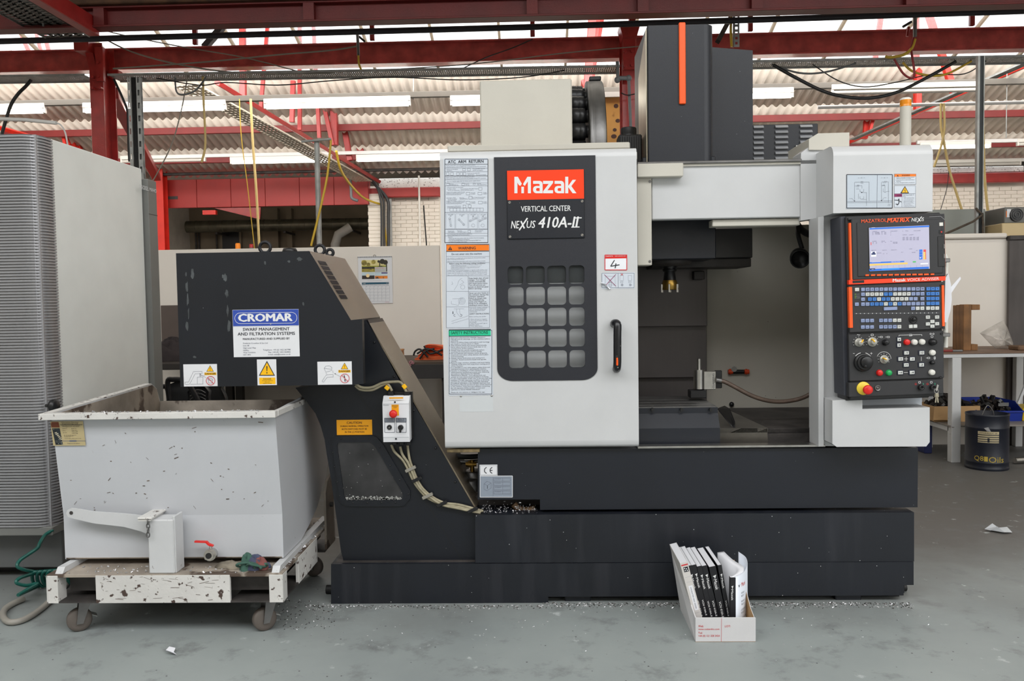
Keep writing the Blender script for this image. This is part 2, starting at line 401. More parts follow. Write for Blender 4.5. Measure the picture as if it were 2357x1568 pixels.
# rear brick wall behind the partition, one brick at a time where it shows
YW = 13.75
xa = P(848, 500, YW).x
wb = ob('wall_back', B().box(xa, XR, YW+.015, YW+.25, 0, P(2250, 402, YW).z), MORTAR, kind='structure')
bme = None
def brick_area(x0, y0, x1, y1, pil=0.0):
    global bme
    X0, X1, Z0, Z1 = R(x0, y0, x1, y1, YW-pil); nz = int((Z1-Z0)/.076)
    for r in range(nz):
        x = X0-(.115 if r % 2 else 0)
        while x < X1-.05:
            w = min(x+.222, X1); s_ = max(x, X0)
            if w-s_ > .05:
                if bme is None:
                    q = B().mat(BRICKW).box(-.108, .108, 0, .03, 0, .070, .003); bme = q.mesh('brick')
                o = link('brick', bme, wb, V(((s_+w)/2, YW-pil-.004+random.uniform(0, .004), Z0+r*.076)))
                o.scale.x = (w-s_-.002)/.216
            x += .232
brick_area(884, 452, 1012, 566); brick_area(2138, 428, 2357, 545)
X0, X1, Z0, Z1 = R(848, 446, 880, 566, YW-.3)
pl = ob('pillar', B().box(X0, X1, YW-.3, YW, 0, Z1), MORTAR, wb)
for r in range(int((Z1-1.7)/.076)):
    q = B().box(X0-.006+(.01 if r % 2 else 0), X1+.006, YW-.312, YW-.28, 1.7+r*.076, 1.7+r*.076+.068, .004)
    ob('brick', q, BRICKW, pl)
ob('ledge', B().rbox(872, 410, 1012, 432, YW-.2, .35, .01), WORNX, wb)
ob('ledge', B().rbox(2110, 384, 2357, 397, YW-.2, .35, .01), WORNX, wb)
# low partition
YP = 3.8
zt = P(700, 570, YP).z
pw = ob('wall_partition', B().box(-6.5, P(1012, 600, YP).x, YP, YP+.06, 0, zt, .006), PART, kind='structure')
X0, X1, Z0, Z1 = R(1500, 556, 2318, 1030, YP)
pr2 = ob('wall_partition_right', B().box(X0, X1, YP, YP+.06, 0, Z1, .006), PART, kind='structure')
ob('coping', B().rbox(1500, 543, 2320, 555, YP-.03, .14, .012), PART, pr2)
# roof: corrugated sheets laid in rows on red purlins, glazed row above
def zr(Y): return 3.91+.31*(13.39-Y)
ce = ob('ceiling', B().prism([(XL, 4.4, 4.42), (XL, 8.35, zr(8.35)+.12), (XL, 8.35, zr(8.35)+.2), (XL, 4.4, 4.5)], (.3, 0, 0)), SHEET, kind='structure')
def corr(Ya, Yb, dz):
    b = B(); nw, k = 7, 8; pts = []
    for i in range(nw*k+1):
        x = .146*i/k; z = .027*math.cos(2*math.pi*i/k)
        pts += [(x, Ya, zr(Ya)+z+dz), (x, Yb, zr(Yb)+z), (x, Ya, zr(Ya)+z+dz+.009), (x, Yb, zr(Yb)+z+.009)]
    F = []
    for i in range(nw*k):
        a = 4*i; c = a+4; F += [[a, c, c+1, a+1], [a+2, a+3, c+3, c+2], [a, a+2, c+2, c], [a+1, c+1, c+3, a+3]]
    return b.mat(SHEET).add(pts, F, True)
for Ya, Yb in ((12.32, 13.42), (11.22, 12.40), (9.95, 11.30)):
    q = corr(Ya, Yb, -.012); c = V((.511, (Ya+Yb)/2, zr(Yb))); q.v = [v-c for v in q.v]; me = q.mesh('roof_sheet')
    for i in range(22): link('roof_sheet', me, ce, c+V((XL+i*1.022, 0, random.uniform(-.003, .003))))
w1 = ob('window_1', B().box(XL, XR, 8.3, 8.36, zr(8.33)-.02, zr(8.33)+.12), REDST, kind='structure')
gme = None
for i in range(22):
    x = XL+i*1.0
    if gme is None:
        q = B().mat(GLASSR).prism([(-.48, -.78, .31*.78), (.48, -.78, .31*.78), (.48, .78, -.31*.78), (-.48, .78, -.31*.78)], (0, 0, .008)); gme = q.mesh('glass_pane')
        q = B().mat(DIRTYW).obox((0, 0, -.01), (.018, 0, 0), (0, .78, -.31*.78), (0, .008, .025)); bmeh = q.mesh('glazing_bar')
    link('glass_pane', gme, w1, V((x+.5, 9.17, zr(9.17)))); link('glazing_bar', bmeh, w1, V((x, 9.17, zr(9.17))))
# opaque roof over the nearer bay; its assumed rooflight is a light below it
ob('ceiling_front', B().prism([(XL, -2.4, 6.3), (XL, 4.3, 4.52), (XL, 4.3, 4.60), (XL, -2.4, 6.38)], (XR-XL, 0, 0)), SHEET, kind='structure')
ob('ceiling_north', B().prism([(XL, 4.4, 4.46), (XL, 8.3, 5.62), (XL, 8.3, 5.68), (XL, 4.4, 4.52)], (XR-XL, 0, 0)), SHEET, kind='structure')
ob('ceiling_entry', B().box(XL, XR, YF, -2.2, 6.3, 6.4), SHEET, kind='structure')
ob('ceiling_rear', B().box(XL, XR, 13.9, YB, 4.3, 4.4), SHEET, kind='structure')
def ibeam(b, X0, X1, Yc, z0, z1, w=.16, t=.018):
    b.box(X0, X1, Yc-w/2, Yc+w/2, z0, z0+t, .003).box(X0, X1, Yc-w/2, Yc+w/2, z1-t, z1, .003).box(X0, X1, Yc-.006, Yc+.006, z0+t, z1-t); return b
for i, Y in enumerate((11.42, 12.5)):
    ob('trim_%d' % (i+1), B().box(XL, XR, Y, Y+.07, zr(Y)-.17, zr(Y)-.055, .004), REDPU, label='dark red roof purlin', kind='structure')
Yb1, Yb2 = 6.1, 4.4
z0, z1 = P(1200, 143, Yb1).z, P(1200, 93, Yb1).z
t = thing('roof_beam', V((0, Yb1, z0)), 'dark red roof beam resting on the two red columns', 'beam', 'dark red steel roof beams')
t['label'] = 'dark red steel beam with perforated cable tray slung beneath it'; del t['group']
ob('web', ibeam(B(), XL, XR, Yb1, z0, z1), REDB0, t)
ZB1 = (z0, z1)
z0, z1 = P(1200, 44, Yb2).z, P(1200, -4, Yb2).z
ZB2 = (z0, z1)
t = thing('roof_beam', V((0, Yb2, z0)), 'uppermost dark red steel beam along the top edge of the photo', 'beam')
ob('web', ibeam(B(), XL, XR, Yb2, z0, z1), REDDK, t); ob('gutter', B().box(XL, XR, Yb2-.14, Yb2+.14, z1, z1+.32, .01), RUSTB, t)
b = B()
for x in (236, 715, 1225, 1478, 1738, 2090):
    X = P(x, 25, Yb2).x; b.box(X-.05, X+.05, Yb2-.08, Yb2+.08, z0+.018, z1-.018)
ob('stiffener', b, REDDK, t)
# far red beam, boxed with boards
YFB = 13.35
t = thing('roof_beam', V((0, YFB, P(600, 475, YFB).z)), 'bright red boarded beam over the dark opening at back left', 'beam')
X0, X1, Z0, Z1 = R(374, 410, 848, 475, YFB)
n = 6
for i in range(n): ob('board', B().box(X0+(X1-X0)*i/n+.004, X0+(X1-X0)*(i+1)/n-.004, YFB, YFB+.02, Z0, Z1, .003), REDPAN, t)
ob('web', B().box(X0, X1, YFB+.025, YFB+.2, Z0+.01, Z1), REDST, t)
ob('slot', B().rbox(378, 452, 409, 459, YFB-.006, .006), DIRT, t)
ob('gusset', B().pp([(480, 476), (600, 476), (598, 505)], YFB+.06, .03), REDST, t)
ob('bracket', B().rbox(466, 484, 496, 494, YFB-.02, .1), REDBR, t)
t = tag(ob('roof_beam', B().rbox(846, 432, 1012, 453, YW-.28, .2, .01), REDPAN), 'red beam above the cream brick wall beside the hanging cables', 'beam')
t = tag(ob('roof_beam', B().rbox(2110, 398, 2400, 420, YW-.28, .2, .01), REDST), 'dark red beam above the white brick wall at right', 'beam')
# columns
def column(x0, x1, y, Yf, label, z1, lo=0.0):
    X0, X1 = P(x0, y, Yf).x, P(x1, y, Yf).x
    t = thing('steel_column', V(((X0+X1)/2, Yf+.12, lo)), label, 'column')
    b = B().box(X0, X1, Yf, Yf+.016, lo, z1, .003).box(X0, X1, Yf+.27, Yf+.286, lo, z1, .003).box((X0+X1)/2-.006, (X0+X1)/2+.006, Yf+.016, Yf+.27, lo, z1)
    ob('shaft', b, REDB1, t); return t, X0, X1
t, X0, X1 = column(209, 240, 260, 5.72, 'red steel column rising behind the white cabinet side at left', ZB1[1]-.03)
b = B().pp([(194, 112), (214, 122), (228, 185), (212, 185)], 5.69, .03).pp([(218, 108), (236, 108), (238, 186), (222, 186)], 5.66, .05); ob('bracket', b, REDB1, t)
ob('cap_block', B().rbox(168, 86, 202, 116, 5.6, .3, .01), REDB1, t)
ob('lug', B().rbox(248, 160, 272, 178, 5.9, .12, .01), REDB1, t)
for x, y in ((213, 177), (227, 176), (226, 144), (213, 202), (231, 202)):
    p = P(x, y, 5.66); ob('bolt', B().cyl(p+V((0, -.015, 0)), p+V((0, .04, 0)), .016, n=6), REDB1, t)
t, X0, X1 = column(1432, 1466, 200, 5.72, 'red steel column behind the black motor, grey pipe tied along it', ZB1[1]-.03)
ob('bracket', B().rbox(1434, 88, 1464, 160, 5.68, .04, .006), REDB1, t)
ob('cap_block', B().pp([(1426, 58), (1474, 56), (1466, 84), (1434, 85)], 5.6, .25), REDB1, t)
ob('strut', B().pp([(1450, -6), (1476, -6), (1462, 50), (1448, 50)], 5.5, .12), REDB1, t)
for x, y in ((1439, 119), (1455, 118), (1439, 152), (1455, 151)):
    p = P(x, y, 5.68); ob('bolt', B().cyl(p+V((0, -.02, 0)), p+V((0, .02, 0)), .018, n=6), REDB1, t)
X0, X1 = P(364, 520, 13.2).x, P(388, 520, 13.2).x
ob('steel_column', B().box(X0, X1, 13.0, 13.02, 0, 4).box(X0, X1, 13.2, 13.22, 0, 4).box((X0+X1)/2-.01, (X0+X1)/2+.01, 13.02, 13.2, 0, 4), REDBR, label='distant red column beside the grey cabinet under the boarded beam', cat='column')
# posts standing between the beams and the pipe running there
def bar(b, p, q, w, d=None):
    p, q = V(p), V(q); e = (q-p).normalized(); a = e.cross(V((0, 1, 0))); a = a.normalized() if a.length > .01 else V((1, 0, 0)); c = a.cross(e).normalized()
    return b.obox((p+q)/2, a*w/2, c*(d or w)/2, (q-p)/2, w*.06)
b = B().tube([P(-30, 96, 5.25), P(1200, 63, 5.25), P(2400, 24, 5.25)], .031, 10)
ob('pipe', b, M('dark_pipe', (40, 42, 50), .5, var=.05), label='long dark pipe running under the roof glazing above the red beam', cat='pipe')
for x, y0, y1, lab in ((445, 50, 106, 'left of the hanging pale hose'), (1226, 30, 90, 'above the cream tool cover'), (1730, 20, 78, 'right of the tall dark head cover'), (2243, 8, 66, 'near the right edge'), (855, 48, 102, 'above the air hose outlet')):
    X = P(x, y1, 5.9).x; ob('hanger_post', B().box(X-.025, X+.025, 5.94, 5.98, ZB1[1]-.002, ZB1[1]+.34), REDST, label='thin dark red post on the main beam '+lab, cat='post')
# trusses
def truss(label, c0, c1, mem, mat, w=.075):
    a, e = P(*c0), P(*c1)
    t = thing('roof_truss', (a+e)/2, label, 'truss'); ob('bottom_chord', bar(B(), a, e, w*.8, w*1.2), mat, t)
    for xb, yb, xt, yt, ww in mem:
        k = min(range(201), key=lambda i: (lambda d: abs(d.dot(AR)/d.dot(AF)*FPX+IW/2-xb))(a+(e-a)*i/200-CAM))
        p = a+(e-a)*(k/200); q = P(xt, yt, p.y); p2 = P(xb, yb, p.y); ob('member', bar(B(), p2, q, ww), mat, t)
    return t
truss('bright red roof truss at far left behind the ribbed cabinet', (-60, 278, 8.6), (218, 356, 12.9), [(178, 345, 108, 196, .09), (181, 345, 175, 196, .11), (186, 345, 182, 196, .05), (150, 332, 83, 75, .05), (160, 335, 45, 70, .06), (172, 340, 100, 72, .06), (205, 232, 178, 190, .07)], REDBR)
truss('red roof truss with cable tray descending behind the swarf conveyor', (500, 190, 7.6), (872, 418, 13.2), [(672, 282, 675, 186, .07), (766, 335, 734, 190, .07), (770, 335, 768, 184, .12), (806, 370, 775, 190, .1), (838, 372, 782, 188, .12), (560, 230, 558, 56, .08), (600, 252, 616, 60, .05), (690, 300, 690, 60, .06), (735, 318, 722, 62, .06)], REDST)
truss('red roof truss mostly hidden behind the tool magazine', (1345, 190, 7.6), (1330, 420, 13.2), [(1346, 300, 1364, 40, .11), (1344, 300, 1374, 40, .1), (1343, 300, 1386, 40, .06)], REDST)
truss('red roof truss sloping down behind the amber beacon at right', (2380, 142, 7.8), (1938, 335, 12.6), [(1992, 318, 1994, 155, .07), (2000, 312, 2040, 152, .05), (2112, 262, 2114, 148, .09), (1990, 320, 2030, 20, .08), (2110, 262, 2108, 10, .08), (2200, 225, 2130, 10, .09)], REDBR)
truss('dark red pair of raking struts beyond the louvred box', (1905, 330, 12.6), (1890, 345, 13.1), [(1905, 310, 1972, 158, .12), (1935, 310, 1990, 158, .12), (1930, 310, 1926, 268, .05)], REDST)
# strut behind the left column
ob('raking_strut', bar(B(), P(258, 214, 6.0), P(360, 408, 11.2), .13), REDST, label='dark red raking strut behind the left column', cat='strut')
# longitudinal red channel and ladder tray at the top-left corner
q_ = P(204, 56, 4.35); t = ob('roof_channel', bar(B(), q_+V((0, .1, 0)), V((q_.x, 2.2, q_.z)), .10, .16), REDST, label='red channel running from the left column up to the top left corner', cat='beam')
# plywood board
X0, X1, Z0, Z1 = R(1391, 217, 1560, 335, 6.75)
t = thing('plywood_board', V(((X0+X1)/2, 6.75, 0)), 'knotty plywood board standing behind the red column', 'board')
ob('panel', B().box(X0, X1, 6.75, 6.77, 0, Z1), PLY, t)
ob('top_batten', B().box(X0-.02, X1, 6.72, 6.76, Z1-.03, Z1+.03), BATTEN, t)
KN = M('wood_knot', (70, 40, 26), .6, var=.2, vs=40)
for x, y, w, h in ((1418, 244, 5.5, 5), (1422, 278, 5.5, 4.5), (1415, 299, 4.5, 4), (1413, 314, 6.5, 5), (1475, 290, 4, 4)):
    p = P(x, y, 6.749); q = [p+V((w/200*1.05*math.cos(a*.5236), 0, h/200*1.05*math.sin(a*.5236))) for a in range(12)]; ob('knot', B().prism(q, (0, .004, 0)), KN, t)
# ================================================================== machining centre
MC = thing('machining_centre', V((.55, .5, 0)), 'large white and dark navy vertical machining centre in the middle of the photo', 'machine')
ZTANK = P(1600, 1181, 0).z
# bed with the notch at its lower left, and enclosure behind the door
bedz1 = P(1500, 1032, .04).z
b = B().mat(NAVY).pp([(1100, 1034), (2113, 1031), (2112, 1168), (1243, 1174), (1243, 1150), (1100, 1150)], .04, .05)
X0, X1, Z0, Z1 = R(1100, 1034, 2112, 1150, .04)
b.box(X0+.01, X1-.01, .09, 1.5, Z0+.02, Z1-.03)
ob('bed', b, None, MC)
ob('base_casting', B().mat(NAVY).box(-.1, 1.5, 1.02, 1.5, 0, bedz1-.02, .01), None, MC)
ob('bed_lip', B().rbox(1468, 1026, 1900, 1031, .02, .06, .001), STEEL, MC)
for x in (1995, 2030): ob('levelling_pad', B().rbox(x-14, 1168, x+14, 1183, .35, .12, .004), DIRT, MC)
# enclosure shell: fixed front panel behind the door, left side, back, right side, top
xl, xr = P(1034, 690, .07).x, 1.62; HXR = P(1735, 372, .58).x+.01
ztop = P(1240, 352, .07).z
zb = bedz1
zs = P(1250, 652, .08).z
ob('fixed_front_panel', B().box(xl, P(1466, 690, .08).x, .085, .10, zb, zs), DOORW, MC)
ob('side_panel', B().box(xl, xl+.02, .10, 1.15, zb, ztop-.01), CREAM, MC, 'left enclosure side')
INWALL = M('inner_wall', (192, 187, 176), .5, var=.05, vs=1.4, spk=((60, 52, 44), 16, .03))
ob('back_wall', B().box(xl+.02, xr, 1.0, 1.03, zb, ztop-.25), INWALL, MC)
ob('side_panel', B().box(xr, xr+.02, .10, 1.15, zb, ztop-.05), CREAM, MC, 'right enclosure side')
ob('dark_void_sheet', B().box(xl+.03, P(1466, 690, .3).x, .22, .24, zs-.06, ztop-.04), BLACK, MC)  # black sheet put in for the dark void behind the top panes
ob('roof_panel', B().box(HXR, xr, .262, .99, P(1700, 372, .1).z-.05, P(1700, 372, .1).z-.03), CREAM, MC)  # hidden panel added to keep top light off the back wall
ob('roof_panel', B().box(xl+.02, P(1466, 350, .1).x, .1, .95, ztop-.03, ztop), CREAM, MC)
ob('roof_panel', B().box(P(1500, 372, .1).x, xr, .1, .26, P(1700, 372, .1).z-.015, P(1700, 372, .1).z), CREAM, MC)
# ------------------------------------------------ door
dx0, dx1, dz0, dz1 = R(1018, 344, 1468, 1031, 0)
DOOR = None
b = B().mat(DOORW)
prof = [(.05, dz0+.012), (.035, dz0+.004), (.02, dz0), (.008, dz0+.003), (.002, dz0+.012), (0, dz0+.03), (0, dz1-.035), (.002, dz1-.02), (.009, dz1-.007), (.02, dz1), (.055, dz1), (.055, dz1-.003), (.05, dz1-.01)]
gx0, gx1, gz0, gz1 = R(1168, 611, 1348, 848, 0)        # window grid area
fx0, fx1, fz0, fz1 = R(1141, 360, 1373, 876, 0)        # black frame area
# door skin left and right of the window, above and below it
b.prism([(dx0, y, z) for y, z in prof[:6]+[(0, gz0), (.05, gz0)]], (dx1-dx0, 0, 0), True)
b.prism([(dx0, y, z) for y, z in [(.05, gz1), (0, gz1)]+prof[6:]], (dx1-dx0, 0, 0), True)
b.box(dx0, gx0-.002, 0, .05, gz0, gz1); b.box(gx1+.002, dx1, 0, .05, gz0, gz1)
b.v = [v for v in b.v]
DOOR = ob('sliding_door', b, None, MC, 'white sliding door with black window frame')
# black frame with twenty rounded openings
b = B().mat(NAVYD); yf = -.0035
b.box(fx0, fx1, yf, 0, gz1, fz1)
cx = .034*1.95; ez = gz0-fz0
loop = [(fx0, gz0)]+[(fx0+cx*(1-math.cos(a*math.pi/16)), gz0-ez*math.sin(a*math.pi/16)) for a in range(1, 9)]+[(fx1-cx*(1-math.cos(a*math.pi/16)), gz0-ez*math.sin(a*math.pi/16)) for a in range(8, 0, -1)]+[(fx1, gz0)]
b.prism([(x, yf, z) for x, z in loop], (0, .0035, 0))
b.box(fx0, gx0, yf, 0, gz0, gz1); b.box(gx1, fx1, yf, 0, gz0, gz1)
cols = [(1170, 1206), (1212, 1255), (1261, 1304), (1310, 1346)]; rows = [(612, 654), (660, 702), (709, 751), (758, 799), (807, 847)]
cxs = [gx0]+[(P((cols[i][1]+cols[i+1][0])/2, 730, 0).x) for i in range(3)]+[gx1]
rzs = [gz1]+[(P(1258, (rows[i][1]+rows[i+1][0])/2, 0).z) for i in range(4)]+[gz0]
PANE = M('window_pane', (130, 136, 138), .08, var=0, alpha=.10, spec=.3)
panes = []
for j, (ya, yb) in enumerate(rows):
    for i, (xa, xb) in enumerate(cols):
        X0, X1 = P(xa, 730, 0).x, P(xb, 730, 0).x; Z1, Z0 = P(1258, ya, 0).z, P(1258, yb, 0).z
        inn = [V((x, yf, z)) for x, z in rrect(X0, X1, Z0, Z1, .016, 4)]
        q = [(cxs[i+1], rzs[j]), (cxs[i], rzs[j]), (cxs[i], rzs[j+1]), (cxs[i+1], rzs[j+1])]
        out = [V((q[k//5][0], yf, q[k//5][1])) for k in range(20)]
        b.ring(out, inn, (0, .0235, 0)); panes.append((X0, X1, Z0, Z1))
ob('window_frame', b, None, DOOR)
for X0, X1, Z0, Z1 in panes: ob('window_pane', B().box(X0-.004, X1+.004, .008, .012, Z0-.004, Z1+.004), PANE, DOOR)
# maker's plate
d = Decal(1167, 391, 1345, 549, 0, NAVY, .010, .002)
d.rect(1167.5, 391.5, 1344, 459, REDOR, 1)
LOGO = PRINTW; lw = 7.6
def mazak(d, x0, x1, yb, h, m, slant=0.0):      # lettering drawn stroke by stroke
    s = (x1-x0)/143.0; k = h/38.0
    def q(*p): return [(x0+x*s, yb-y*k) for x, y in p]
    w = 7.4*s
    d.poly(q((0, 0), (7, 0), (7, 38), (0, 38)), m, 2); d.poly(q((31, 0), (38, 0), (38, 38), (31, 38)), m, 2)
    d.poly(q((0, 38), (8, 38), (17, 22), (14, 17), (10, 19)), m, 2); d.poly(q((30, 38), (38, 38), (24, 17), (20, 20), (21, 23)), m, 2)
    d.poly(q((16, 0), (22, 0), (22, 15), (16, 15)), m, 2)
    for ox in (43, 92.5):
        d.poly(q(*[(ox+x, y) for x, y in ((0, 28.5), (16, 28.5), (20, 26.5), (22, 22), (22, 0), (15, 0), (15, 20), (13.5, 21.7), (0, 21.7))]), m, 2)
        d.poly(q(*[(ox+x, y) for x, y in ((15.2, 17), (7, 17), (2, 15), (0, 11), (0, 6), (2, 2), (7, 0), (15.2, 0), (15.2, 5.2), (9, 5.2), (7, 7), (7, 10.2), (9, 12), (15.2, 12))]), m, 2)
    d.poly(q((66, 28.5), (89, 28.5), (89, 24), (76, 7), (89, 7), (89, 0), (66, 0), (66, 4.5), (79, 21.5), (66, 21.5)), m, 2)
    d.poly(q((117, 0), (124, 0), (124, 38), (117, 38)), m, 2); d.poly(q((124, 17), (134, 31), (142, 31), (131, 16.5), (143, 0), (134, 0), (124, 14)), m, 2)
mazak(d, 1184, 1327, 445, 38, PRINTW)
d.text('VERTICAL CENTER', 1199, 487.5, 1314, 12.5, PRINTW, 2, .012)
d.text('NE', 1176, 526, 1196, 17, PRINTW, 2, .015, .22); d.line([(1195, 530), (1214, 502)], 3.2, PRINTW, 2); d.line([(1199, 509), (1207, 526)], 3.4, PRINTW, 2)
d.text('US', 1212, 525, 1233, 16.5, PRINTW, 2, .015, .22)
d.text('410A-II', 1239, 524.5, 1333, 24, PRINTW, 2, .022, .22); d.line([(1321, 502), (1339, 501.5)], 2.4, PRINTW, 3); d.line([(1315, 523), (1334, 522.6)], 2.4, PRINTW, 3)
for x, y in ((1173, 466), (1340, 463), (1174, 545), (1340, 541)):
    d.disc(x, y, 3, STEEL, 3, 10); d.line([(x-2, y-2), (x+2, y+2)], .8, INK, 4)
d.done('name_plate', DOOR, 'orange and navy maker\'s name plate')
# three sign plates down the left edge
d = Decal(1022.5, 364.5, 1124.5, 560, 0, SIGN); F_ = lambda *a: d.frame(*a, .9, INK)
d.frame(1024, 366.5, 1123, 558.5, 1.2, INK); d.text('ATC  ARM  RETURN', 1031, 376, 1113, 6.6, INK, 2, .02)
def body(d, lines, m=INKG, bold=.004):
    for t, x0, yb, x1, h in lines: d.text(t, x0, yb, x1, h, m, 2, bold)
for y in (378, 387, 395, 405, 414, 421, 428, 489, 528, 537, 543): d.line([(1024, y), (1123, y)], .9 if y in (378, 405, 489, 528) else .5, INK if y in (378, 405) else INKG, 1)
body(d, [('Please return ATC arm with the following procedure', 1027, 382, 1094, 2.1), ('if the Emergency stop or RESET key is pressed during ATC movement.', 1027, 385.6, 1119, 2.1),
 ('Release the emergency', 1028, 391, 1054, 2.1), ('stop button.', 1028, 394, 1041, 2.1), ('Press the RESET key and', 1088, 389.5, 1116, 2.1), ('the MF1 key together.', 1088, 393, 1112, 2.1),
 ('Press any one of the five', 1076, 400, 1104, 2.1), ('adjacent keys.', 1076, 403.4, 1092, 2.1), ('Go to (1) below', 1096, 403.6, 1119, 2.1),
 ('Please return ATC arm with the following procedure', 1027, 409, 1092, 2.1), ('if the power failure should occurred by any possibility during ATC movement.', 1027, 412.6, 1119, 2.1),
 ('Turn on a machine again after the factory power supply returns.', 1028, 418.6, 1106, 2.2), ('Press the', 1035, 424.6, 1044, 2), ('MACHINE MENU key', 1035, 427.2, 1055, 2), ('Press the', 1071, 424.2, 1080, 2), ('ATC key', 1071, 427, 1080, 2), ('Press the', 1098, 423.6, 1107, 2), ('MENU SELECTOR key', 1098, 426.4, 1120, 2),
 ('Confirmation of ATC arm stop position', 1028, 433, 1066, 2), ('a) For POS.1 or POS.2', 1028, 436.4, 1049, 2), ('for ATC arm swing motion', 1031, 439.4, 1058, 2), ('Keep pressing the ATC ARM 0 deg key', 1060, 436, 1101, 2), ('until the menu lamp comes on.', 1060, 439, 1091, 2),
 ('Change to tool unclamp condition by using', 1027, 443.6, 1070, 2), ('a switch key on the NC operation panel or', 1027, 446.4, 1068, 2), ('the hand operated pulse generator.', 1027, 449, 1062, 2), ('from this', 1084, 444.6, 1094, 2), ('condition', 1084, 447.4, 1094, 2), ('to this', 1112, 444.6, 1120, 2), ('condition', 1112, 447.2, 1121, 2),
 ('b) For POS.3 or POS.4', 1028, 457, 1049, 2), ('for ATC arm up/down', 1031, 459.6, 1052, 2), ('and rotary motion', 1031, 462, 1050, 2), ('Press the', 1058, 456.4, 1068, 2), ('UNCLAMP MAG key', 1058, 459.2, 1077, 2), ('Even if menu key lamp doesn\'t', 1087, 455.4, 1117, 2), ('come on, it is not a trouble.', 1087, 458.4, 1114, 2),
 ('Change to tool unclamp condition by using', 1027, 464.4, 1071, 2), ('a switch key on the NC operation panel or', 1027, 467.2, 1069, 2), ('the hand operated pulse generator.', 1027, 469.8, 1063, 2), ('from this', 1084, 465.6, 1094, 2), ('condition', 1084, 468.4, 1094, 2), ('to this', 1112, 465.6, 1120, 2), ('condition', 1112, 468.4, 1121, 2),
 ('Keep pressing the following key', 1029, 476.2, 1061, 2.1), ('until the menu lamp comes on', 1029, 479.2, 1060, 2.1),
 ('Change to tool', 1031, 533, 1045, 2), ('clamp condition.', 1031, 535.6, 1047, 2), ('Press the', 1053, 532.6, 1063, 2), ('ATC ARM 0 deg key', 1053, 535.4, 1074, 2), ('ATC arm returns to', 1093, 532, 1112, 2), ('normal position.', 1093, 534.6, 1109, 2),
 ('If the machine power fails and the ATC arm returns home,', 1030, 540.2, 1087, 1.9), ('return X, Y and Z axes to the Fixed Home position.', 1030, 542.6, 1081, 1.9), ('Attention:', 1031, 546.6, 1042, 1.9),
 ('Follow the above procedure under the condition that the emergency', 1033, 549.8, 1114, 2.1), ('stop button is pressed in an emergency.', 1033, 552.6, 1081, 2.1), ('Press the MACHINE MENU key after pressing the RESET key', 1033, 555.4, 1107, 2.1), ('to release the machine menu mode.', 1033, 558, 1075, 2)])
for x, y, w, h in ((1065, 387.6, 6, 6), (1076, 387.6, 6.4, 6), (1027.5, 397, 6, 6.6), (1037, 397, 6.4, 6.6), (1051, 397, 6, 6.6), (1059, 397, 6, 6.6), (1066, 397, 6.4, 6.6), (1028, 422, 6, 5.4), (1063, 422, 6, 5.4), (1089, 421.6, 5, 4), (1102, 431.4, 7.4, 6.6), (1073, 442.6, 8.6, 6), (1100, 442.4, 9.2, 6), (1079, 452, 7.6, 6.6), (1073, 463.4, 9, 6), (1101, 463.2, 9.2, 6), (1066, 472, 6, 6.4), (1078, 471.6, 6.4, 6.4), (1077, 530, 6, 6)): d.frame(x, y, x+w, y+h, .5, INKG)
for i in range(10): d.frame(1035.5+i*7.7, 479, 1043.2+i*7.7, 486.6, .5, INKG)
for x0, x1 in ((1027, 1047), (1049, 1076.5), (1079, 1099), (1102, 1122)):
    d.frame(x0, 492, x1, 527, .5, INKL)
for x, t in ((1031, '0'), (1057, '90'), (1083, '180'), (1106, '180')): body(d, [('ATC ARM', x, 495.6, x+12, 1.9), (t, x+4, 498.4, x+8, 1.9)])
def toolarm(x, y, a, l):
    c, s = math.cos(a), math.sin(a); d.line([(x-c*l, y-s*l), (x+c*l, y+s*l)], 3.2, INKL, 1); d.line([(x-c*l, y-s*l), (x+c*l, y+s*l)], 1.6, SIGN, 2)
    for k in (-1, 1): d.disc(x+k*c*l, y+k*s*l, 2.4, INKL, 3, 8); d.disc(x+k*c*l, y+k*s*l, 1.3, SIGN, 4, 8)
toolarm(1036.5, 511, 1.4, 8); toolarm(1062, 511, .8, 8); toolarm(1089, 505, -.45, 7.5); toolarm(1111, 505, -.45, 7.5)
for x in (1089, 1111): d.frame(x-1.6, 499, x+1.6, 505, .6, INKL); d.line([(x+4*math.cos(k*.6), 519+3.6*math.sin(k*.6)) for k in range(11)], .6, INKL)
d.done('instruction_sign', DOOR, 'pale sign of fine print headed ATC ARM RETURN')
d = Decal(1026, 561.5, 1128, 756.5, 0, SIGN)
d.frame(1027.5, 563.5, 1126.5, 754.5, .6, INKG); d.rect(1027.5, 563, 1125.5, 577.5, ORNG2, 1); d.line([(1027, 563.2), (1126, 562.6)], 1, INK, 3); d.line([(1027, 578.6), (1126, 577.8)], 1.2, INK, 3)
d.poly([(1031.4, 575.6), (1041, 575.6), (1036.2, 567.2)], INK, 2); d.line([(1036.2, 570), (1036.2, 573.2)], 1, ORNG2, 3); d.disc(1036.2, 574.4, .6, ORNG2, 3, 6)
d.text('WARNING', 1054.5, 574.6, 1095, 6.2, INK, 2, .02)
for y in (590.6, 604.4, 635.6, 671, 706.6): d.line([(1027.5, y), (1127, y)], .5, INKG)
d.line([(1077.5, 635.6), (1079.5, 754)], .5, INKG)
body(d, [('Do not enter into the machine', 1039.6, 587, 1109, 4)], INK, .004)
body(d, [('The machine is provided with various devices for the operator\'s safety.', 1029.4, 595.6, 1117.6, 1.9), ('Never cancel any of the devices.', 1029.4, 598.4, 1069.6, 1.9), ('Failure to observe this instruction could result in serious injury or death.', 1029.4, 603, 1117.4, 1.9)])
body(d, [('Before using the following cutting conditions:', 1034.6, 608.6, 1117.4, 3)], INK, .002)
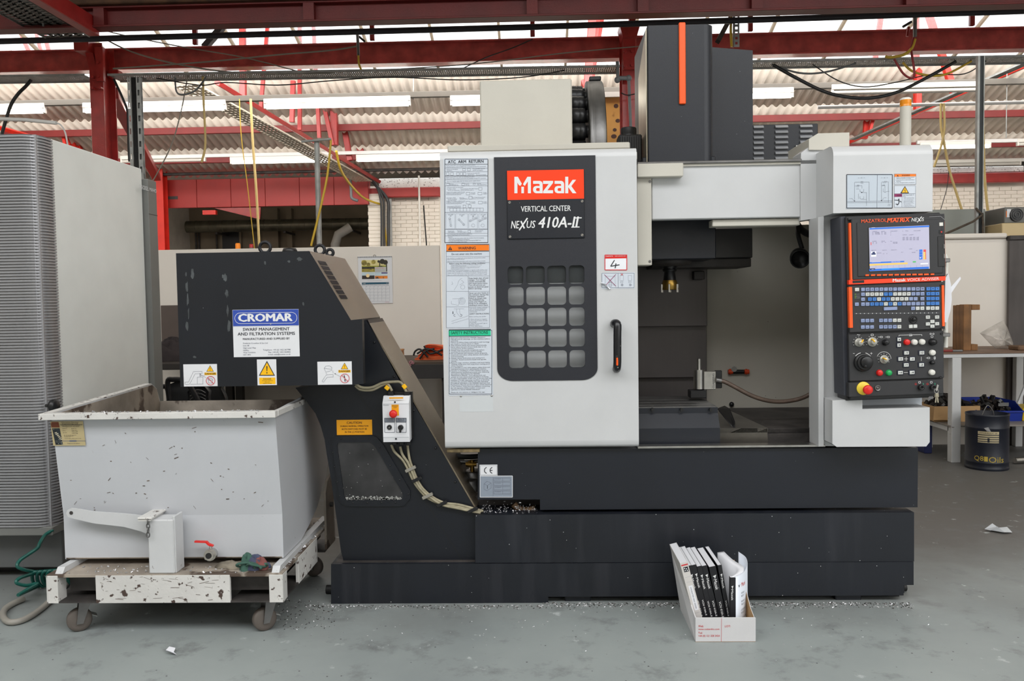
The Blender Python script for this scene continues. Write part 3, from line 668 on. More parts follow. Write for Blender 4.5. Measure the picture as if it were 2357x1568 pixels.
body(d, [('Cutting conditions that are the result of the Machine Automatic Cutting', 1038, 611.4, 1109, 1.4), ('Conditions Determination Function', 1038, 613.4, 1073, 1.4), ('Cutting conditions suggested by the Machining Navigation Function', 1038, 615.6, 1106, 1.4), ('Cutting conditions on tools that are suggested to be used by the', 1038, 617.8, 1103, 1.4), ('Machining Navigation Function', 1038, 620.2, 1069, 1.4),
 ('Confirm that every necessary precaution in regards to safe machine setup', 1029.6, 623.4, 1121.6, 2), ('has been taken, especially for workpiece mounting/clamping and tool setup.', 1029.6, 626.4, 1121.6, 2), ('Confirm that the machine door is securely closed before starting machining.', 1029.6, 630.2, 1121.4, 2), ('Failure to confirm safe machine setup may result in serious injury or death.', 1029.6, 634.2, 1121.4, 2)])
for i, t in enumerate(('Keep hands clear of tool', 'changer. Tool changer', 'rotates automatically.', 'Can cause severe injury.', 'Turn off and lock out', 'power at electrical panel', 'before servicing.')):
    body(d, [(t, 1079, 642+i*4, 1079+[44.5, 39.5, 39, 43.6, 38, 45, 30][i], 2.9)], INK, .002)
for i, t in enumerate(('Never put your hands on', 'the conveyor during chip', 'conveyor operation.', 'Failure to comply with', 'this WARNING may', 'cause your fingers or', 'hands to be entangled', 'resulting in severe injury.')):
    body(d, [(t, 1079.6, 676.2+i*4, 1079.6+[45, 45, 36, 40, 35, 40, 41, 44.4][i], 2.9)], INK, .002)
for t, y, w in (('Keep hands, clothing and body', 710, 41), ('clear of rotating tool/spindle.', 713, 38), ('Machine starts and moves', 716, 35), ('automatically.', 719, 18), ('Before working near spindle:', 730, 38), ('1. Return all tools to magazine', 736, 40), ('2. Set in manual mode and stop', 739.2, 41), ('the spindle.', 742.4, 17), ('3. Hang "Do not touch" sign on', 745.6, 41), ('operator panel.', 748.8, 22), ('4. Wear safety helmet.', 752, 30)):
    body(d, [(t, 1080.6, y, 1080.6+w, 2)])
body(d, [('SAFETY INSTRUCTIONS', 1080.6, 724.2, 1125.4, 2.9)], INK, .002)
for pts in ([(1040, 648), (1042, 654), (1039, 655)], [(1045, 668), (1053, 656), (1055, 648), (1060, 642), (1064, 641)], [(1058, 656), (1068, 650), (1062, 645)], [(1045, 711), (1068, 711)], [(1051, 711), (1051, 719), (1056, 726), (1060, 730)], [(1058, 711), (1058, 720), (1062, 728)], [(1039, 740), (1078, 727)], [(1039, 745), (1078, 734)], [(1041, 688), (1066, 687)], [(1039, 693), (1039, 700), (1055, 703), (1060, 688)]): d.line(pts, .5, INKL)
for x, y, r in ((1065, 661, 5), (1063, 693, 8), (1063, 693, 5), (1063, 693, 2)): d.line([(x+r*math.cos(k*.5), y+r*math.sin(k*.5)) for k in range(14)], .5, INKL)
d.line([(1042.6, 717), (1042.6, 723)], 1.4, INK); d.line([(1047+2.6*math.cos(k*.5+1), 726+2.4*math.sin(k*.5+1)) for k in range(9)], .8, INKG); d.line([(1061+2.6*math.cos(k*.5-2), 726+2.4*math.sin(k*.5-2)) for k in range(9)], .8, INKG)
d.done('warning_sign', DOOR, 'pale sign of fine print headed WARNING in orange')
d = Decal(1031.5, 757.5, 1134, 910.5, 0, SIGN)
d.frame(1034, 760.5, 1132, 907.5, 1, INK); d.rect(1032.6, 760, 1129.6, 773, GREEN, 1); d.line([(1033, 759.6), (1129.6, 758.6)], 1.4, INK, 3); d.line([(1033, 774), (1130, 772.8)], 1.2, INK, 3)
d.text('SAFETY INSTRUCTIONS', 1038, 769.8, 1123.4, 7, M('green_ink', (10, 60, 48), .5, var=0), 2, .01)
SL = ['Read and understand the MAZAK Operator\'s', 'Manual and all warnings on the machine before', 'operating.', 'Failure to follow these instructions and warnings', 'can result in serious injury or death.', 'This machine starts and moves automatically.', 'Never place any part of your body near or on', 'moving parts of this machine.', 'Always stop the spindle completely before', 'touching the work piece, tool or spindle.', 'Do not operate this machine unless all guards,', 'interlocks and other safety devices are in place', 'and functioning.', 'Always clamp work piece and cutting tool', 'securely. Avoid excessive feeds and spindle', 'speeds.', 'Remove rings, watches, jewellery and loose fitting', 'clothing. Keep your hair away from moving parts', 'of the machine.', 'It is advisable to wear safety glasses, safety shoes and', 'hearing protection when operating this machine.', 'Service or installation of this machine must be', 'performed by qualified personnel only, following', 'procedures described in the MAZAK', 'Maintenance Manual.  Turn off and lock out', 'power at main electrical panel before servicing.', 'It is the responsibility of the user to be sure that this', 'machine is in safe operating condition at all times', 'and that the operator follows the safe operating', 'procedures described in the MAZAK Operator and', 'Maintenance Manuals and that all signs remain attached', 'to this machine. If you have any questions concerning', 'the safe operation of this machine, contact your', 'supervisor or nearest MAZAK Distributor.', '', 'Please do not remove or disfigure this sign.']
SW = [79, 89, 17, 88, 64, 82, 80, 53, 76, 71, 83, 85, 29, 76, 80, 13, 88, 88, 27, 88, 80, 84, 86, 65, 78, 85, 93, 88, 85, 89, 92, 89, 78, 67, 0, 78]
for i, t in enumerate(SL):
    y = 778.6+i*3.63+(0 if i < 34 else -1.2); x0 = (1037.6 if i < 26 else 1036)+i*.055
    if t: body(d, [(t, x0, y, x0+SW[i]*1.01, 2.15)], INK, .004)
for i, k in enumerate((0, 5, 8, 10, 13, 16, 19, 21)): body(d, [('%d.' % (i+1), 1034.2+k*.06, 778.6+k*3.63, 1036+k*.06, 2.1)], INK)
d.done('safety_sign', DOOR, 'pale sign of fine print headed SAFETY INSTRUCTIONS in green')
d = Decal(1058, 912, 1135, 948, 0, M('blank_patch', (201, 205, 207), .4, var=.01), .0006); d.done('blank_label', DOOR)
for x, y in ((1061, 912), (1132, 911)):
    p = P(x, y, 0); ob('rivet', B().sphere(p, .005, 8, 5), STEEL, DOOR)
# lot number card and peeling caution label
d = Decal(1391.6, 586.6, 1443.6, 622, 0, PAPER, .001)
d.rect(1391.6, 586.6, 1443.6, 595, RED, 1); d.frame(1392.4, 587.2, 1442.8, 621.4, 1.8, REDP, 2)
d.text('Cottrill & Co', 1393.6, 591.2, 1411, 2.8, PRINTW, 3, .01); d.text('www.cottandco.com', 1415, 590.6, 1440, 2.2, PRINTW, 3)
d.line([(1414.4, 599), (1405.6, 613), (1426, 609.6)], 2, INK, 2); d.line([(1417.8, 606.4), (1416, 617.4)], 2, INK, 3)
d.done('lot_card', DOOR, 'red and white card with a handwritten 4')
d = Decal(1384.5, 627.5, 1461, 664.5, 0, SIGN, .001)
d.frame(1385.6, 629, 1459.6, 662.4, .7, INKG); d.line([(1422.6, 629), (1422.8, 662)], .7, INKG)
d.line([(1391, 632), (1418, 659)], 1, PURP, 3); d.line([(1417.6, 631.6), (1394, 657)], 1, PURP, 3); d.line([(1429, 629.6), (1434, 634)], .8, REDP, 3); d.line([(1434, 629.6), (1429, 634)], .8, REDP, 3)
for x in (1431, 1450): d.frame(x-4, 634, x+4, 646, .5, INKL); d.frame(x-3, 648, x+3, 651, .5, INKL); d.disc(x+1, 656, 3, INKL, 1, 10)
d.frame(1393, 636, 1416, 656, .5, INKL); d.frame(1402, 650, 1407, 660, .7, INKG)
p = [P(x, y, -.001) for x, y in ((1383, 652), (1391, 656), (1402, 666))]; b2 = d.b.mat(PAPER)
b2.add([p[0], P(1384, 650, -.001), P(1406, 664.6, -.001), p[2]+V((0, -.012, 0)), p[1]+V((.004, -.016, .004)), p[0]+V((0, -.010, 0))], [(0, 1, 4, 5), (1, 2, 3, 4)])
d.done('caution_label', DOOR, 'grey caution label with one corner peeling')
# door handle
hp = [P(1413, 746, 0)+V((0, 0, 0)), P(1415, 744, -.04), P(1421, 747, -.06), P(1421, 768, -.066), P(1421, 800, -.066), P(1421, 832, -.064), P(1420, 847, -.05), P(1419, 850, -.01)]
HND = M('worn_handle', (22, 23, 27), .28, var=.05, wear=((200, 198, 190), 55, .66))
hd = ob('handle', B().tube(bez(hp, 5), .017, 12), HND, DOOR)
ob('orange_mark', B().rbox(1418.6, 823, 1423, 842, -.083, .006, .002), ORANGE, hd)
# ------------------------------------------------ top of the machine, left
ob('ledge', B().rbox(1030, 331, 1450, 346, .12, .5, .004), CREAM, MC)
ob('tool_cover', B().rbox(1105, 183, 1317, 336, .38, .55, .006), CREAM, MC, 'cream sheet-metal tool changer cover')
TM = ob('tool_magazine', B().mat(STEELD).lathe((.266, .9, 2.04), (1, 0, 0), [(.34, .0), (.395, .0), (.4, .004), (.4, .022), (.398, .024), (.4, .026), (.4, .078), (.396, .082), (.3, .082)], 64), None, MC)
ob('clamp', B().box(.285, .345, .8, .9, 2.43, 2.452, .004), BLACK, TM)
for i in range(24):
    a = 2*math.pi*i/24; c = V((0, .9-.335*math.cos(a), 2.04+.335*math.sin(a)))
    if c.z < 1.72: continue
    ob('tool_pot', B().mat(BLACK).lathe(c+V((.262, 0, 0)), (-1, 0, 0), [(.030, 0), (.030, .012), (.041, .014), (.043, .04), (.040, .043), (.043, .046), (.043, .075), (.038, .078), (.043, .082), (.043, .12), (.03, .122)], 14), None, TM)
# black feed motor
b = B(); X0, X1, Z0, Z1 = R(1424, 309, 1478, 366, .42)
b.box(X0, X1, .42, .42+(X1-X0), Z0-.06, Z1, .006)
for i in range(9):
    x = X0+.012+(X1-X0-.024)*i/8; b.box(x-.003, x+.003, .412, .42, Z0-.06, Z1-.01)
xm, ym = (X0+X1)/2-.002, .42+(X1-X0)/2
mt = ob('feed_motor', b, BLACK, MC)
ob('encoder_cap', B().lathe((xm, ym, Z1), (0, 0, 1), [(.04, 0), (.04, .006), (.037, .008), (.037, .036), (.034, .04)], 20), BLACK, mt)
ob('motor_foot', B().box(X0+.03, X1+.01, .41, .6, Z0-.13, Z0-.05, .004), BLACK, MC)
# ------------------------------------------------ spindle head cover
YH = .30
HX0, HX1, HZ0, HZ1 = R(1491, 57, 1644, 374, YH)
b = B().mat(NAVY); r = .045
loop = [(HX0, YH+.5), (HX0, YH+.004)]+[(HX0+.004, YH)]+[(x, y) for x, y in arc(HX1-r, YH+r, r, -math.pi/2, 0, 6)]+[(HX1, YH+.5)]
b.prism([(x, y, HZ0) for x, y in loop], (0, 0, HZ1-HZ0), True)
HD = ob('spindle_head_cover', b, None, MC, 'tall dark navy head cover')
ob('trim_stripe', B().rbox(1563.5, 51, 1578.5, 239, YH-.012, .02, .003), ORANGE, HD, 'orange stripe')
ob('side_plate', B().prism([(HX0-.006, YH+.012, HZ1-.012), (HX0-.006, YH+.30, HZ1-.16), (HX0-.006, YH+.30, HZ0), (HX0-.006, YH+.012, HZ0)], (.004, 0, 0)), BRUSH, HD, 'brushed steel side plate')
Yw = .58
w = [P(1640, 94, Yw), P(1733, 116, Yw), P(1733, 372, Yw), P(1640, 372, Yw)]
w[0].x = HX0+.05; w[3].x = HX0+.05; w[1].x = w[2].x
ob('wing_cover', B().prism(w, (0, .42, 0)), NAVY, HD)
# louvred cabinet
YL = 1.0
b = B().mat(NAVY); X0, X1, Z0, Z1 = R(1700, 286, 1883, 372, YL); b.box(X0, X1, YL, YL+.4, Z0-.1, Z1, .004)
lv = ob('louvred_cabinet', b, None, MC)
LOUV = M('louvre_metal', (168, 170, 174), .4, .2, var=.05)
for x0, x1 in ((1734, 1757), (1784, 1813), (1841, 1869)):
    for j in range(7):
        y = 292+j*12.1+(x0-1784)*-.018; a = R(x0, y-3.6, x1, y+3, YL)
        q = [(YL+.001, a[2]), (YL-.012, a[2]+.001), (YL-.013, a[2]+.004), (YL-.002, a[3]), (YL+.001, a[3])]
        ob('louvre', B().prism([(a[0], u, z) for u, z in q], (a[1]-a[0], 0, 0)), LOUV, lv)
ob('hasp', B().rbox(1832, 334, 1864, 342, YL-.014, .012, .001), STEEL, lv)
# ------------------------------------------------ front fascia right of the door
FAS = ob('front_fascia', B().rbox(1500, 374, 1843, 503, .11, .06, .004), DOORW, MC)
ob('fascia_rail', B().rbox(1467, 369, 1846, 375, .09, .1, .002), STEELD, MC)
ob('fascia_box', B().rbox(1467, 376, 1573, 407, .06, .08, .003), CREAM, MC)
ob('fascia_lip', B().rbox(1640, 504, 1842, 520, .13, .08, .003), CREAM, MC)
cp = ob('side_cheek', B().rbox(1466, 409, 1500, 611, .09, .12, .003), CREAM, MC, 'narrow cream cheek beside the door')
for x, y in ((1496, 418), (1496, 602)):
    p = P(x, y, .088); ob('screw', B().cyl(p, p+V((0, .01, 0)), .006, n=8), STEELD, cp)
b = B().pp([(1843, 373), (1844, 352), (1862, 338), (1896, 332), (1896, 500), (1843, 508)], .10, .12)
ob('corner_cheek', b, DOORW, MC)
ob('cap_box', B().pp([(1862, 320), (1883, 307), (1955, 305), (1955, 345), (1862, 345)], .09, .3), CREAM, MC)
# right hand pillar
b = B().mat(DOORW).pp([(1883, 500), (1896, 498), (1896, 1027), (1884, 1028)], -.005, .12)
b.pp([(1895, 498), (2100, 494), (2100, 1027), (1895, 1027)], .03, .09)
ob('pillar', b, None, MC)
# overhead control cover (rounded top) and lower control cover
def hood(x0, y0, x1, y1, Y, dep, r=.045):
    X0, X1, Z0, Z1 = R(x0, y0, x1, y1, Y)
    pr = [(Y, Z0)]+[(Y+r-r*math.cos(a*math.pi/12), Z1-r+r*math.sin(a*math.pi/12)) for a in range(7)]+[(Y+dep, Z1), (Y+dep, Z0)]
    return B().mat(DOORW).prism([(X0, y, z) for y, z in pr], (X1-X0, 0, 0), True)
YO = -.11
HC = ob('control_hood', hood(1918, 331, 2147, 489, YO, .34), None, MC, 'white hood above the control panel')
hz = R(1918, 331, 2147, 489, YO)[3]
b = B().pp([(1916, 922), (1985, 918), (1985, 942), (2140, 938), (2140, 1018), (2132, 1028), (1926, 1029), (1916, 1022)], -.10, .3)
ob('control_plinth', b.mat(DOORW), None, MC, 'white box below the control panel')
ob('plinth_back', B().rbox(1980, 912, 2122, 944, .02, .06), SIGN, MC)
d = Decal(1948, 400.6, 2055, 480, YO, M('chart_plate', (188, 198, 208), .35, var=.01)); d.frame(1949, 402, 2054, 479, 1.6, INK); d.line([(2019.6, 402.6), (2018.6, 478)], .7, INKG)
for pts in ([(1967, 419.6), (2000.6, 419)], [(1967, 420), (1967, 462)], [(2000.6, 419), (2000.6, 462)], [(1967, 428), (1984, 427.6)], [(1984, 427), (1984, 434)], [(1979.6, 436), (1979.6, 441), (1983.6, 443), (1988, 441), (1988, 435)], [(1979.6, 452), (1979.6, 457), (1983.6, 459), (1988, 457), (1988, 452)], [(1994.6, 443), (1994.6, 474)], [(1984, 443), (1995, 443.4)], [(1986, 459), (1995, 459)], [(1961, 457), (1967, 463)], [(2029, 419), (2045, 418.6)], [(2029, 420), (2029, 463)], [(2045, 419), (2045, 467)], [(2029, 427.6), (2037, 427)], [(2037, 427), (2037, 442)], [(2033, 434), (2033, 441), (2037, 443), (2041, 441), (2047, 440.6)], [(1950, 463.6), (2018, 463)], [(1950, 466.6), (2018, 466)], [(2020, 463), (2053, 462.4)], [(2020, 466), (2053, 465.4)], [(2029, 462), (2034, 457)], [(1976, 446), (1976, 458)]): d.line(pts, .5, INKG)
for x, y in ((1967, 463), (1983.6, 443), (2029, 462)): d.disc(x, y, 1.2, INK, 2, 8)
for x in (1983, 2036): d.text('< X >', x-8, 410.4, x+8, 1.8, INKG, 2)
for x, y, t in ((1981, 419, '560'), (1981, 422.4, '22.05'), (1972, 427.4, '280'), (1971, 431, '11.02'), (2035, 418.6, '410'), (2033, 421.6, '16.14'), (2031, 427, '205'), (1971, 436, 'Z=0'), (1955, 458, 'X=0'), (2034, 456, 'Y=0'), (2044, 471, 'mm'), (2043, 474, 'inch')): d.text(t, x, y, x+6, 1.7, INKG, 2)
d.done('travel_chart', HC, 'pale blue dimension chart plate')
d = Decal(2058, 400, 2109, 425, YO, SIGN, .001); d.rect(2059, 400.6, 2108.6, 406.6, ORNG2); d.poly([(2064.4, 406), (2068.6, 406), (2066.5, 402.6)], INK, 2); d.text('WARNING', 2075.6, 405.2, 2094.6, 3, M('brown_ink', (110, 50, 20), .5, var=0), 2, .02)
d.frame(2058.6, 400.4, 2108.4, 424, .5, INKG)
body(d, [('1. Avoid accidentally touching switches', 2061, 409.6, 2105, 1.6), ('while the machine is running.', 2063, 412, 2097, 1.6), ('2. Know function of each switch before', 2061, 415.4, 2105, 1.6), ('operating.', 2063, 418, 2074, 1.6), ('3. Close chip guard before running part.', 2061, 421.4, 2106, 1.6)], INK)
d.done('warning_label', HC, 'small orange topped WARNING label')
d = Decal(2058, 427, 2108, 478, YO, SIGN, .001); d.frame(2058.6, 427.4, 2107.4, 477, .5, INKG); d.line([(2058, 446), (2107, 445.4)], .5, INKG); d.line([(2076.4, 446), (2076, 477)], .5, INKG)
d.poly([(2072.6, 445), (2092.4, 445), (2083, 428.4)], INK, 2); d.poly([(2075.6, 443.4), (2090, 443.4), (2083, 431)], YEL, 3); d.line([(2084, 434), (2081.6, 439), (2084.4, 438.4), (2083, 443)], .9, INK, 4)
d.rect(2058.4, 446.6, 2076.2, 453, PURP, 2); d.text('DANGER', 2064, 451.4, 2075, 2.6, INK, 3)
d.line([(2059, 460.4), (2068, 461), (2070, 466), (2066, 471)], 1.2, INK, 2); d.line([(2070, 465), (2066.6, 472), (2062, 469)], 1.4, INK, 2); d.line([(2068, 461), (2075, 465)], 1.2, INK, 2); d.disc(2069, 459, 1.6, INK, 2, 8)
body(d, [('Hazardous voltage will', 2078, 448.6, 2104, 1.6), ('cause severe injury or', 2078, 451, 2104, 1.6), ('death.', 2078, 453.4, 2085, 1.6), ('SAFETY INSTRUCTIONS', 2080, 456.4, 2104, 1.6), ('1. Turn off and lock out', 2079, 459, 2104, 1.5), ('power at electrical', 2080, 461.4, 2101, 1.5), ('panel before opening', 2080, 463.8, 2104, 1.5), ('panel or servicing.', 2080, 466, 2101, 1.5), ('2. Do not touch switches', 2079, 468.4, 2104, 1.5), ('with wet hands.', 2080, 470.8, 2096, 1.5), ('3. Check for residual', 2079, 473, 2100, 1.5), ('voltage before servicing', 2080, 475.4, 2104, 1.5)])
d.done('danger_label', HC, 'small high voltage DANGER label')
# signal beacon
X0, X1, Z0, Z1 = R(2077, 243, 2102, 330, .06); xc = (X0+X1)/2; rb = (X1-X0)/2; zA = P(2090, 243, .06).z; zB = P(2090, 228, .06).z
BC = ob('signal_beacon', B().mat(CREAM).lathe((xc, .06+rb, hz), (0, 0, 1), [(rb, 0), (rb, zA-hz)], 20), None, MC, 'pale tube beacon with amber top')
ob('amber_lens', B().lathe((xc, .06+rb, zA), (0, 0, 1), [(rb*1.02, 0), (rb*1.02, .006), (rb*.98, .008), (rb*1.02, .010), (rb*1.02, zB-zA)], 20), M('amber_lens', (230, 140, 26), .2, var=.05), BC)
ob('cap', B().lathe((xc, .06+rb, zB), (0, 0, 1), [(rb, 0), (rb, .006), (rb*.7, .010), (0, .011)], 20), BATTEN, BC)
# ------------------------------------------------ inside the working area
b = B().mat(NAVY); X0, X1, Z0, Z1 = R(1480, 500, 1648, 597, YH+.02); b.box(X0, X1, YH+.02, .85, Z0, HZ0+.03, .004); ob('spindle_head', b, None, MC)
ob('head_bellows', B().rbox(1646, 526, 1732, 594, .55, .35, .003), BLACK, MC)
ob('head_plate', B().rbox(1500, 596, 1729, 616, .6, .3, .003), DIRT, MC)
p = P(1545, 598, .45)
SN = ob('spindle_nose', B().mat(DIRT).lathe((p.x, .5, p.z), (0, 0, -1), [(.105, -.02), (.105, .012), (.095, .022), (.06, .026), (.036, .03)], 24), None, MC)
zs2 = p.z-.03
t = thing('face_mill', V((p.x, .5, zs2)), 'small gold and steel face mill held in the spindle above the table', 'tool')
ob('tool_holder', B().mat(BLACK).lathe((p.x, .5, zs2), (0, 0, -1), [(.033, .0005), (.034, .006), (.028, .010), (.034, .014), (.034, .022), (.026, .026), (.03, .06), (.03, .066)], 18), None, t)
ob('cutter_body', B().mat(BRASS).lathe((p.x, .5, zs2-.066), (0, 0, -1), [(.032, 0), (.036, .012), (.042, .045), (.03, .047)], 18), None, t)
for i in range(6):
    a = i*1.047+.3; c = V((p.x+.042*math.cos(a), .5+.042*math.sin(a), zs2-.105)); ob('cutting_insert', B().obox(c, (.004, 0, 0), (0, .004, 0), (0, 0, .02), .001), STEEL, t)
COLD = M('way_cover_dark', (84, 79, 78), .45, .35, var=.10, vs=2, streak=((92, 88, 86), .18, 40))
ob('column_cover', B().rbox(1440, 600, 1628, 752, .80, .12, .003), COLD, MC)
ob('column_cover', B().rbox(1440, 748, 1627, 870, .84, .10, .003), COLD, MC)
ob('column_cover', B().rbox(1440, 866, 1627, 1000, .87, .08, .003), COLD, MC)
ob('coolant_block', B().rbox(1597, 624, 1622, 644, .75, .06, .004), DIRT, MC)
# table with T-slots, front cover
TX0, TX1 = P(1420, 935, .15).x, P(1649, 935, .15).x
TZ = P(1560, 936, .15).z
b = B().mat(STEELD)
for y0, y1 in ((.15, .20), (.215, .30), (.315, .40), (.415, .56)): b.box(TX0, TX1, y0, y1, TZ-.02, TZ, .002)
b.box(TX0, TX1, .15, .56, TZ-.08, TZ-.018)
TB = ob('table', b, None, MC)
ob('table_apron', B().prism([(TX0, .145, TZ-.005), (TX0, .145, TZ-.03), (TX0, .10, P(1560, 986, .10).z), (TX0, .10, zb), (TX0, .2, zb), (TX0, .2, TZ-.01)], (P(1655, 960, .12).x-TX0, 0, 0)), NAVY, MC)
for x in (1502, 1569, 1636):
    q = P(x, 943, .14); ob('apron_bolt', B().cyl(q+V((0, -.012, 0)), q+V((0, .01, 0)), .008, n=8), BLACK, MC)
WAY = M('way_cover', (94, 90, 84), .32, .6, var=.2, vs=4, bump=.1)
b = B().pp([(1656, 986), (1766, 986), (1768, 1027), (1656, 1028)], .14, .02); X0, X1 = P(1652, 1000, .14).x, P(1767, 1000, .14).x; z1 = P(1710, 986, .14).z
z2 = P(1690, 949, .8).z; b.prism([(X0, .14, z1), (X0, .85, z2), (X0, .85, z2-.02), (X0, .14, z1-.02)], (X1-X0, 0, 0)); ob('way_cover', b.mat(WAY), None, MC)
b = B().pp([(1766, 986), (1900, 986), (1900, 1027), (1766, 1028)], .17, .02); X2, X3 = P(1764, 1000, .17).x, 1.6; z1 = P(1800, 987, .17).z
b.prism([(X2, .17, z1), (X2, .97, z2+.0), (X2, .97, z2-.02), (X2, .17, z1-.02)], (X3-X2, 0, 0)); ob('chip_tray', b.mat(DIRT), None, MC)
ob('way_wiper', B().prism([P(1652, 944, .42), P(1668, 938, .5), P(1680, 945, .42), P(1692, 975, .18), P(1692, 985, .16), P(1686, 985, .16)], (.004, .02, .006)), BLACK, MC)
# work light with its hood and conduit
p = P(1847, 590, .8)
wl = ob('work_light', B().mat(BLACK).lathe(p+V((0, .05, .0)), (-.25, -1, -.25), [(0, -.02), (.03, -.015), (.048, .0), (.05, .06), (.044, .065), (.042, .058), (0, .055)], 20), None, MC)
ob('lamp_arm', B().tube(bez([P(1846, 572, .84), P(1838, 545, .86), P(1836, 525, .9), P(1832, 508, .95)], 5), .012, 8), BLKR, wl)
ob('conduit', B().tube(bez([P(1834, 515, .92), P(1846, 530, .9), P(1866, 540, .85), P(1900, 538, .8)], 5), .018, 8), BLKR, MC)
# tool setting probe on the table
t = thing('tool_probe', V((P(1608, 917, .38).x, .38, TZ)), 'steel tool measuring probe clamped on the machine table', 'probe')
b = B().rbox(1589, 899, 1627, 917, .36, .07, .003); ob('foot', b, BLACK, t)
q = P(1609, 895, .395); e = P(1609, 851, .395)
ob('body', B().cyl(q, e, .026, n=18), STEEL, t)
ob('stylus', B().cyl(e, P(1609, 826, .395), .010, n=12), STEEL, t)
ob('arm_plate', B().rbox(1619, 855, 1648, 897, .382, .026, .002), STEEL, t)
d = Decal(1636, 858, 1646, 895, .382, STEEL, .0006)
a_ = P(1644, 894, .381); d.b.mat(INK).text('CLAMPING', a_, V((0, 0, P(1644, 860, .381).z-a_.z)), V((-.0075, 0, 0)), .01); d.done('engraving', t)
ob('bracket', B().rbox(1645, 853, 1662, 894, .39, .012, .003), BLACK, t)
ob('probe_hose', B().tube(pb([(1652, 876), (1668, 879), (1690, 890), (1730, 911), (1770, 923), (1810, 924), (1850, 915), (1884, 894), (1905, 875)], .37, 5), .010, 8), M('brown_hose', (96, 80, 70), .35, var=.15, vs=30), t)
ob('hose_collar', B().cyl(P(1648, 875, .37), P(1660, 877, .37), .013, n=10), STEELD, t)
# spare fitting on the back wall
q0, q1 = P(1676, 856, .985), P(1724, 856, .985)
nz = ob('coolant_nozzle', B().cyl(q0+(q1-q0)*.25, q0+(q1-q0)*.75, .012, n=10), BLACK, MC)
for k in (0, .78):
    a = q0+(q1-q0)*k; e = q0+(q1-q0)*(k+.22); ob('nozzle_end', B().cyl(a, e, .013, n=10).cyl(a+(e-a)*.3, a+(e-a)*.55, .016, n=10), M('orange_plastic', (206, 66, 20), .45, var=.05) if 'orange_plastic' not in MATS else MATS['orange_plastic'], nz)
ob('nozzle_stud', B().cyl(P(1690, 850, .97), P(1690, 850, 1.0), .015, n=10), STEELD, MC)
ob('wall_bolt', B().sphere(P(1684, 931, .995), .014, 10, 6), BLACK, MC)
# plates on the bed
d = Decal(1104, 1070, 1145, 1095, .04, SIGNW); d.frame(1105.4, 1072, 1144, 1093.6, .5, INKG)
for cx_, in ((1122,), (1135,)): d.line([(cx_+7*math.cos(a*.2618), 1083+7*math.sin(a*.2618)) for a in range(7, 18)], 1.7, INK, 2)
d.line([(1128.6, 1083), (1133.6, 1083)], 1.6, INK, 2); d.done('conformity_plate', MC, 'small white CE plate')
d = Decal(1104.6, 1095.4, 1180, 1145, .04, M('grey_plate', (150, 160, 174), .35, .3, var=.02)); d.frame(1105, 1096, 1179.6, 1144.6, 1.3, SIGNW); d.line([(1135, 1098), (1135, 1142)], .6, INKG)
for i in range(4):
    y = 1100.4+i*9.9; d.frame(1137, y, 1175, y+7.4, .5, INKG); d.line([(1157, y), (1157, y+7.4)], .5, INKG); body(d, [('ISO OPENING', 1140, y+3, 1153, 1.6)])
d.line([(1114, 1114), (1121, 1108), (1130.4, 1112), (1130.4, 1124), (1120, 1130), (1114, 1126)], .5, INKG, closed=True); d.line([(1114, 1114), (1121.6, 1118), (1130.4, 1112)], .5, INKG); d.line([(1122, 1118), (1122, 1125)], 1, INK)
d.done('data_plate', MC, 'blank grey data plate')
# hoses and fittings glimpsed behind the conveyor, left of the bed
for pts, r, mm in (([(1040, 1048), (1070, 1052), (1110, 1050)], .012, BLKR), ([(1040, 1060), (1072, 1064), (1112, 1060)], .009, STEELD)): ob('coolant_hose', B().tube(pb(pts, .30, 4), r, 8), mm, MC)
q = P(1072, 1069, .28); ob('fitting', B().cyl(q, q+V((.05, 0, 0)), .012, n=6).cyl(q+V((.012, 0, 0)), q+V((.03, 0, 0)), .017, n=6).cyl(q+V((.03, 0, .02)), q+V((.03, 0, -.05)), .010, n=8), BRASS, MC)
ob('filter_cap', B().lathe(P(1085, 1103, .26), (0, -.2, 1), [(.04, -.05), (.04, 0), (.03, .004), (.028, 0), (.018, .003), (0, .003)], 20), STEELD, MC)
ob('filter_cap', B().lathe(P(1092, 1084, .30), (0, -.1, 1), [(.045, -.06), (.045, 0), (.03, .004), (0, .004)], 20), STEELD, MC)
ob('door_track', B().rbox(1028, 1034, 1104, 1042, .02, .05, .002), M('grimy_brass', (120, 104, 74), .6, .3, var=.3, vs=40), MC)
# ================================================================== control panel (hangs slightly tilted)
YC = -.14
_a, _b = P(1956, 503, YC), P(2174, 492, YC); _t = math.atan2(_b.z-_a.z, _b.x-_a.x)*.8
CU, CW = V((math.cos(_t), 0, math.sin(_t))), V((-math.sin(_t), 0, math.cos(_t)))
CS = 1/(FPX/(YC-CAM.y))*1.0
CN = V((0, -1, 0))
def cbox(b, x, y, w, h, f, th, c=0):              # centre px, size px, front f metres proud of the panel, thickness
    return b.obox(P(x, y, YC)+CN*(f-th/2), CU*(w*CS/2), V((0, th/2, 0)), CW*(h*CS/2), c)
def cpt(x, y, f=0): return P(x, y, YC)+CN*f
CP = ob('control_panel', cbox(cbox(B().mat(CASE), 2063, 706, 212, 418, -.012, .15, .004), 2063, 499, 214, 4, .0, .16), None, MC, 'charcoal and orange control panel with screen and keys')
def cpart(name, b, lab=None): return ob(name, b, None, CP, lab)
cpart('panel_side', cbox(B().mat(M('panel_side', (58, 60, 68), .5)), 1952, 706, 14, 412, -.03, .12, .003))
PLATES = []
PLATES.append(cpart('screen_surround', cbox(cbox(B().mat(CASE), 2067, 570, 208, 138, .006, .03, .003), 2069, 571, 190, 122, .009, .01, .002)))
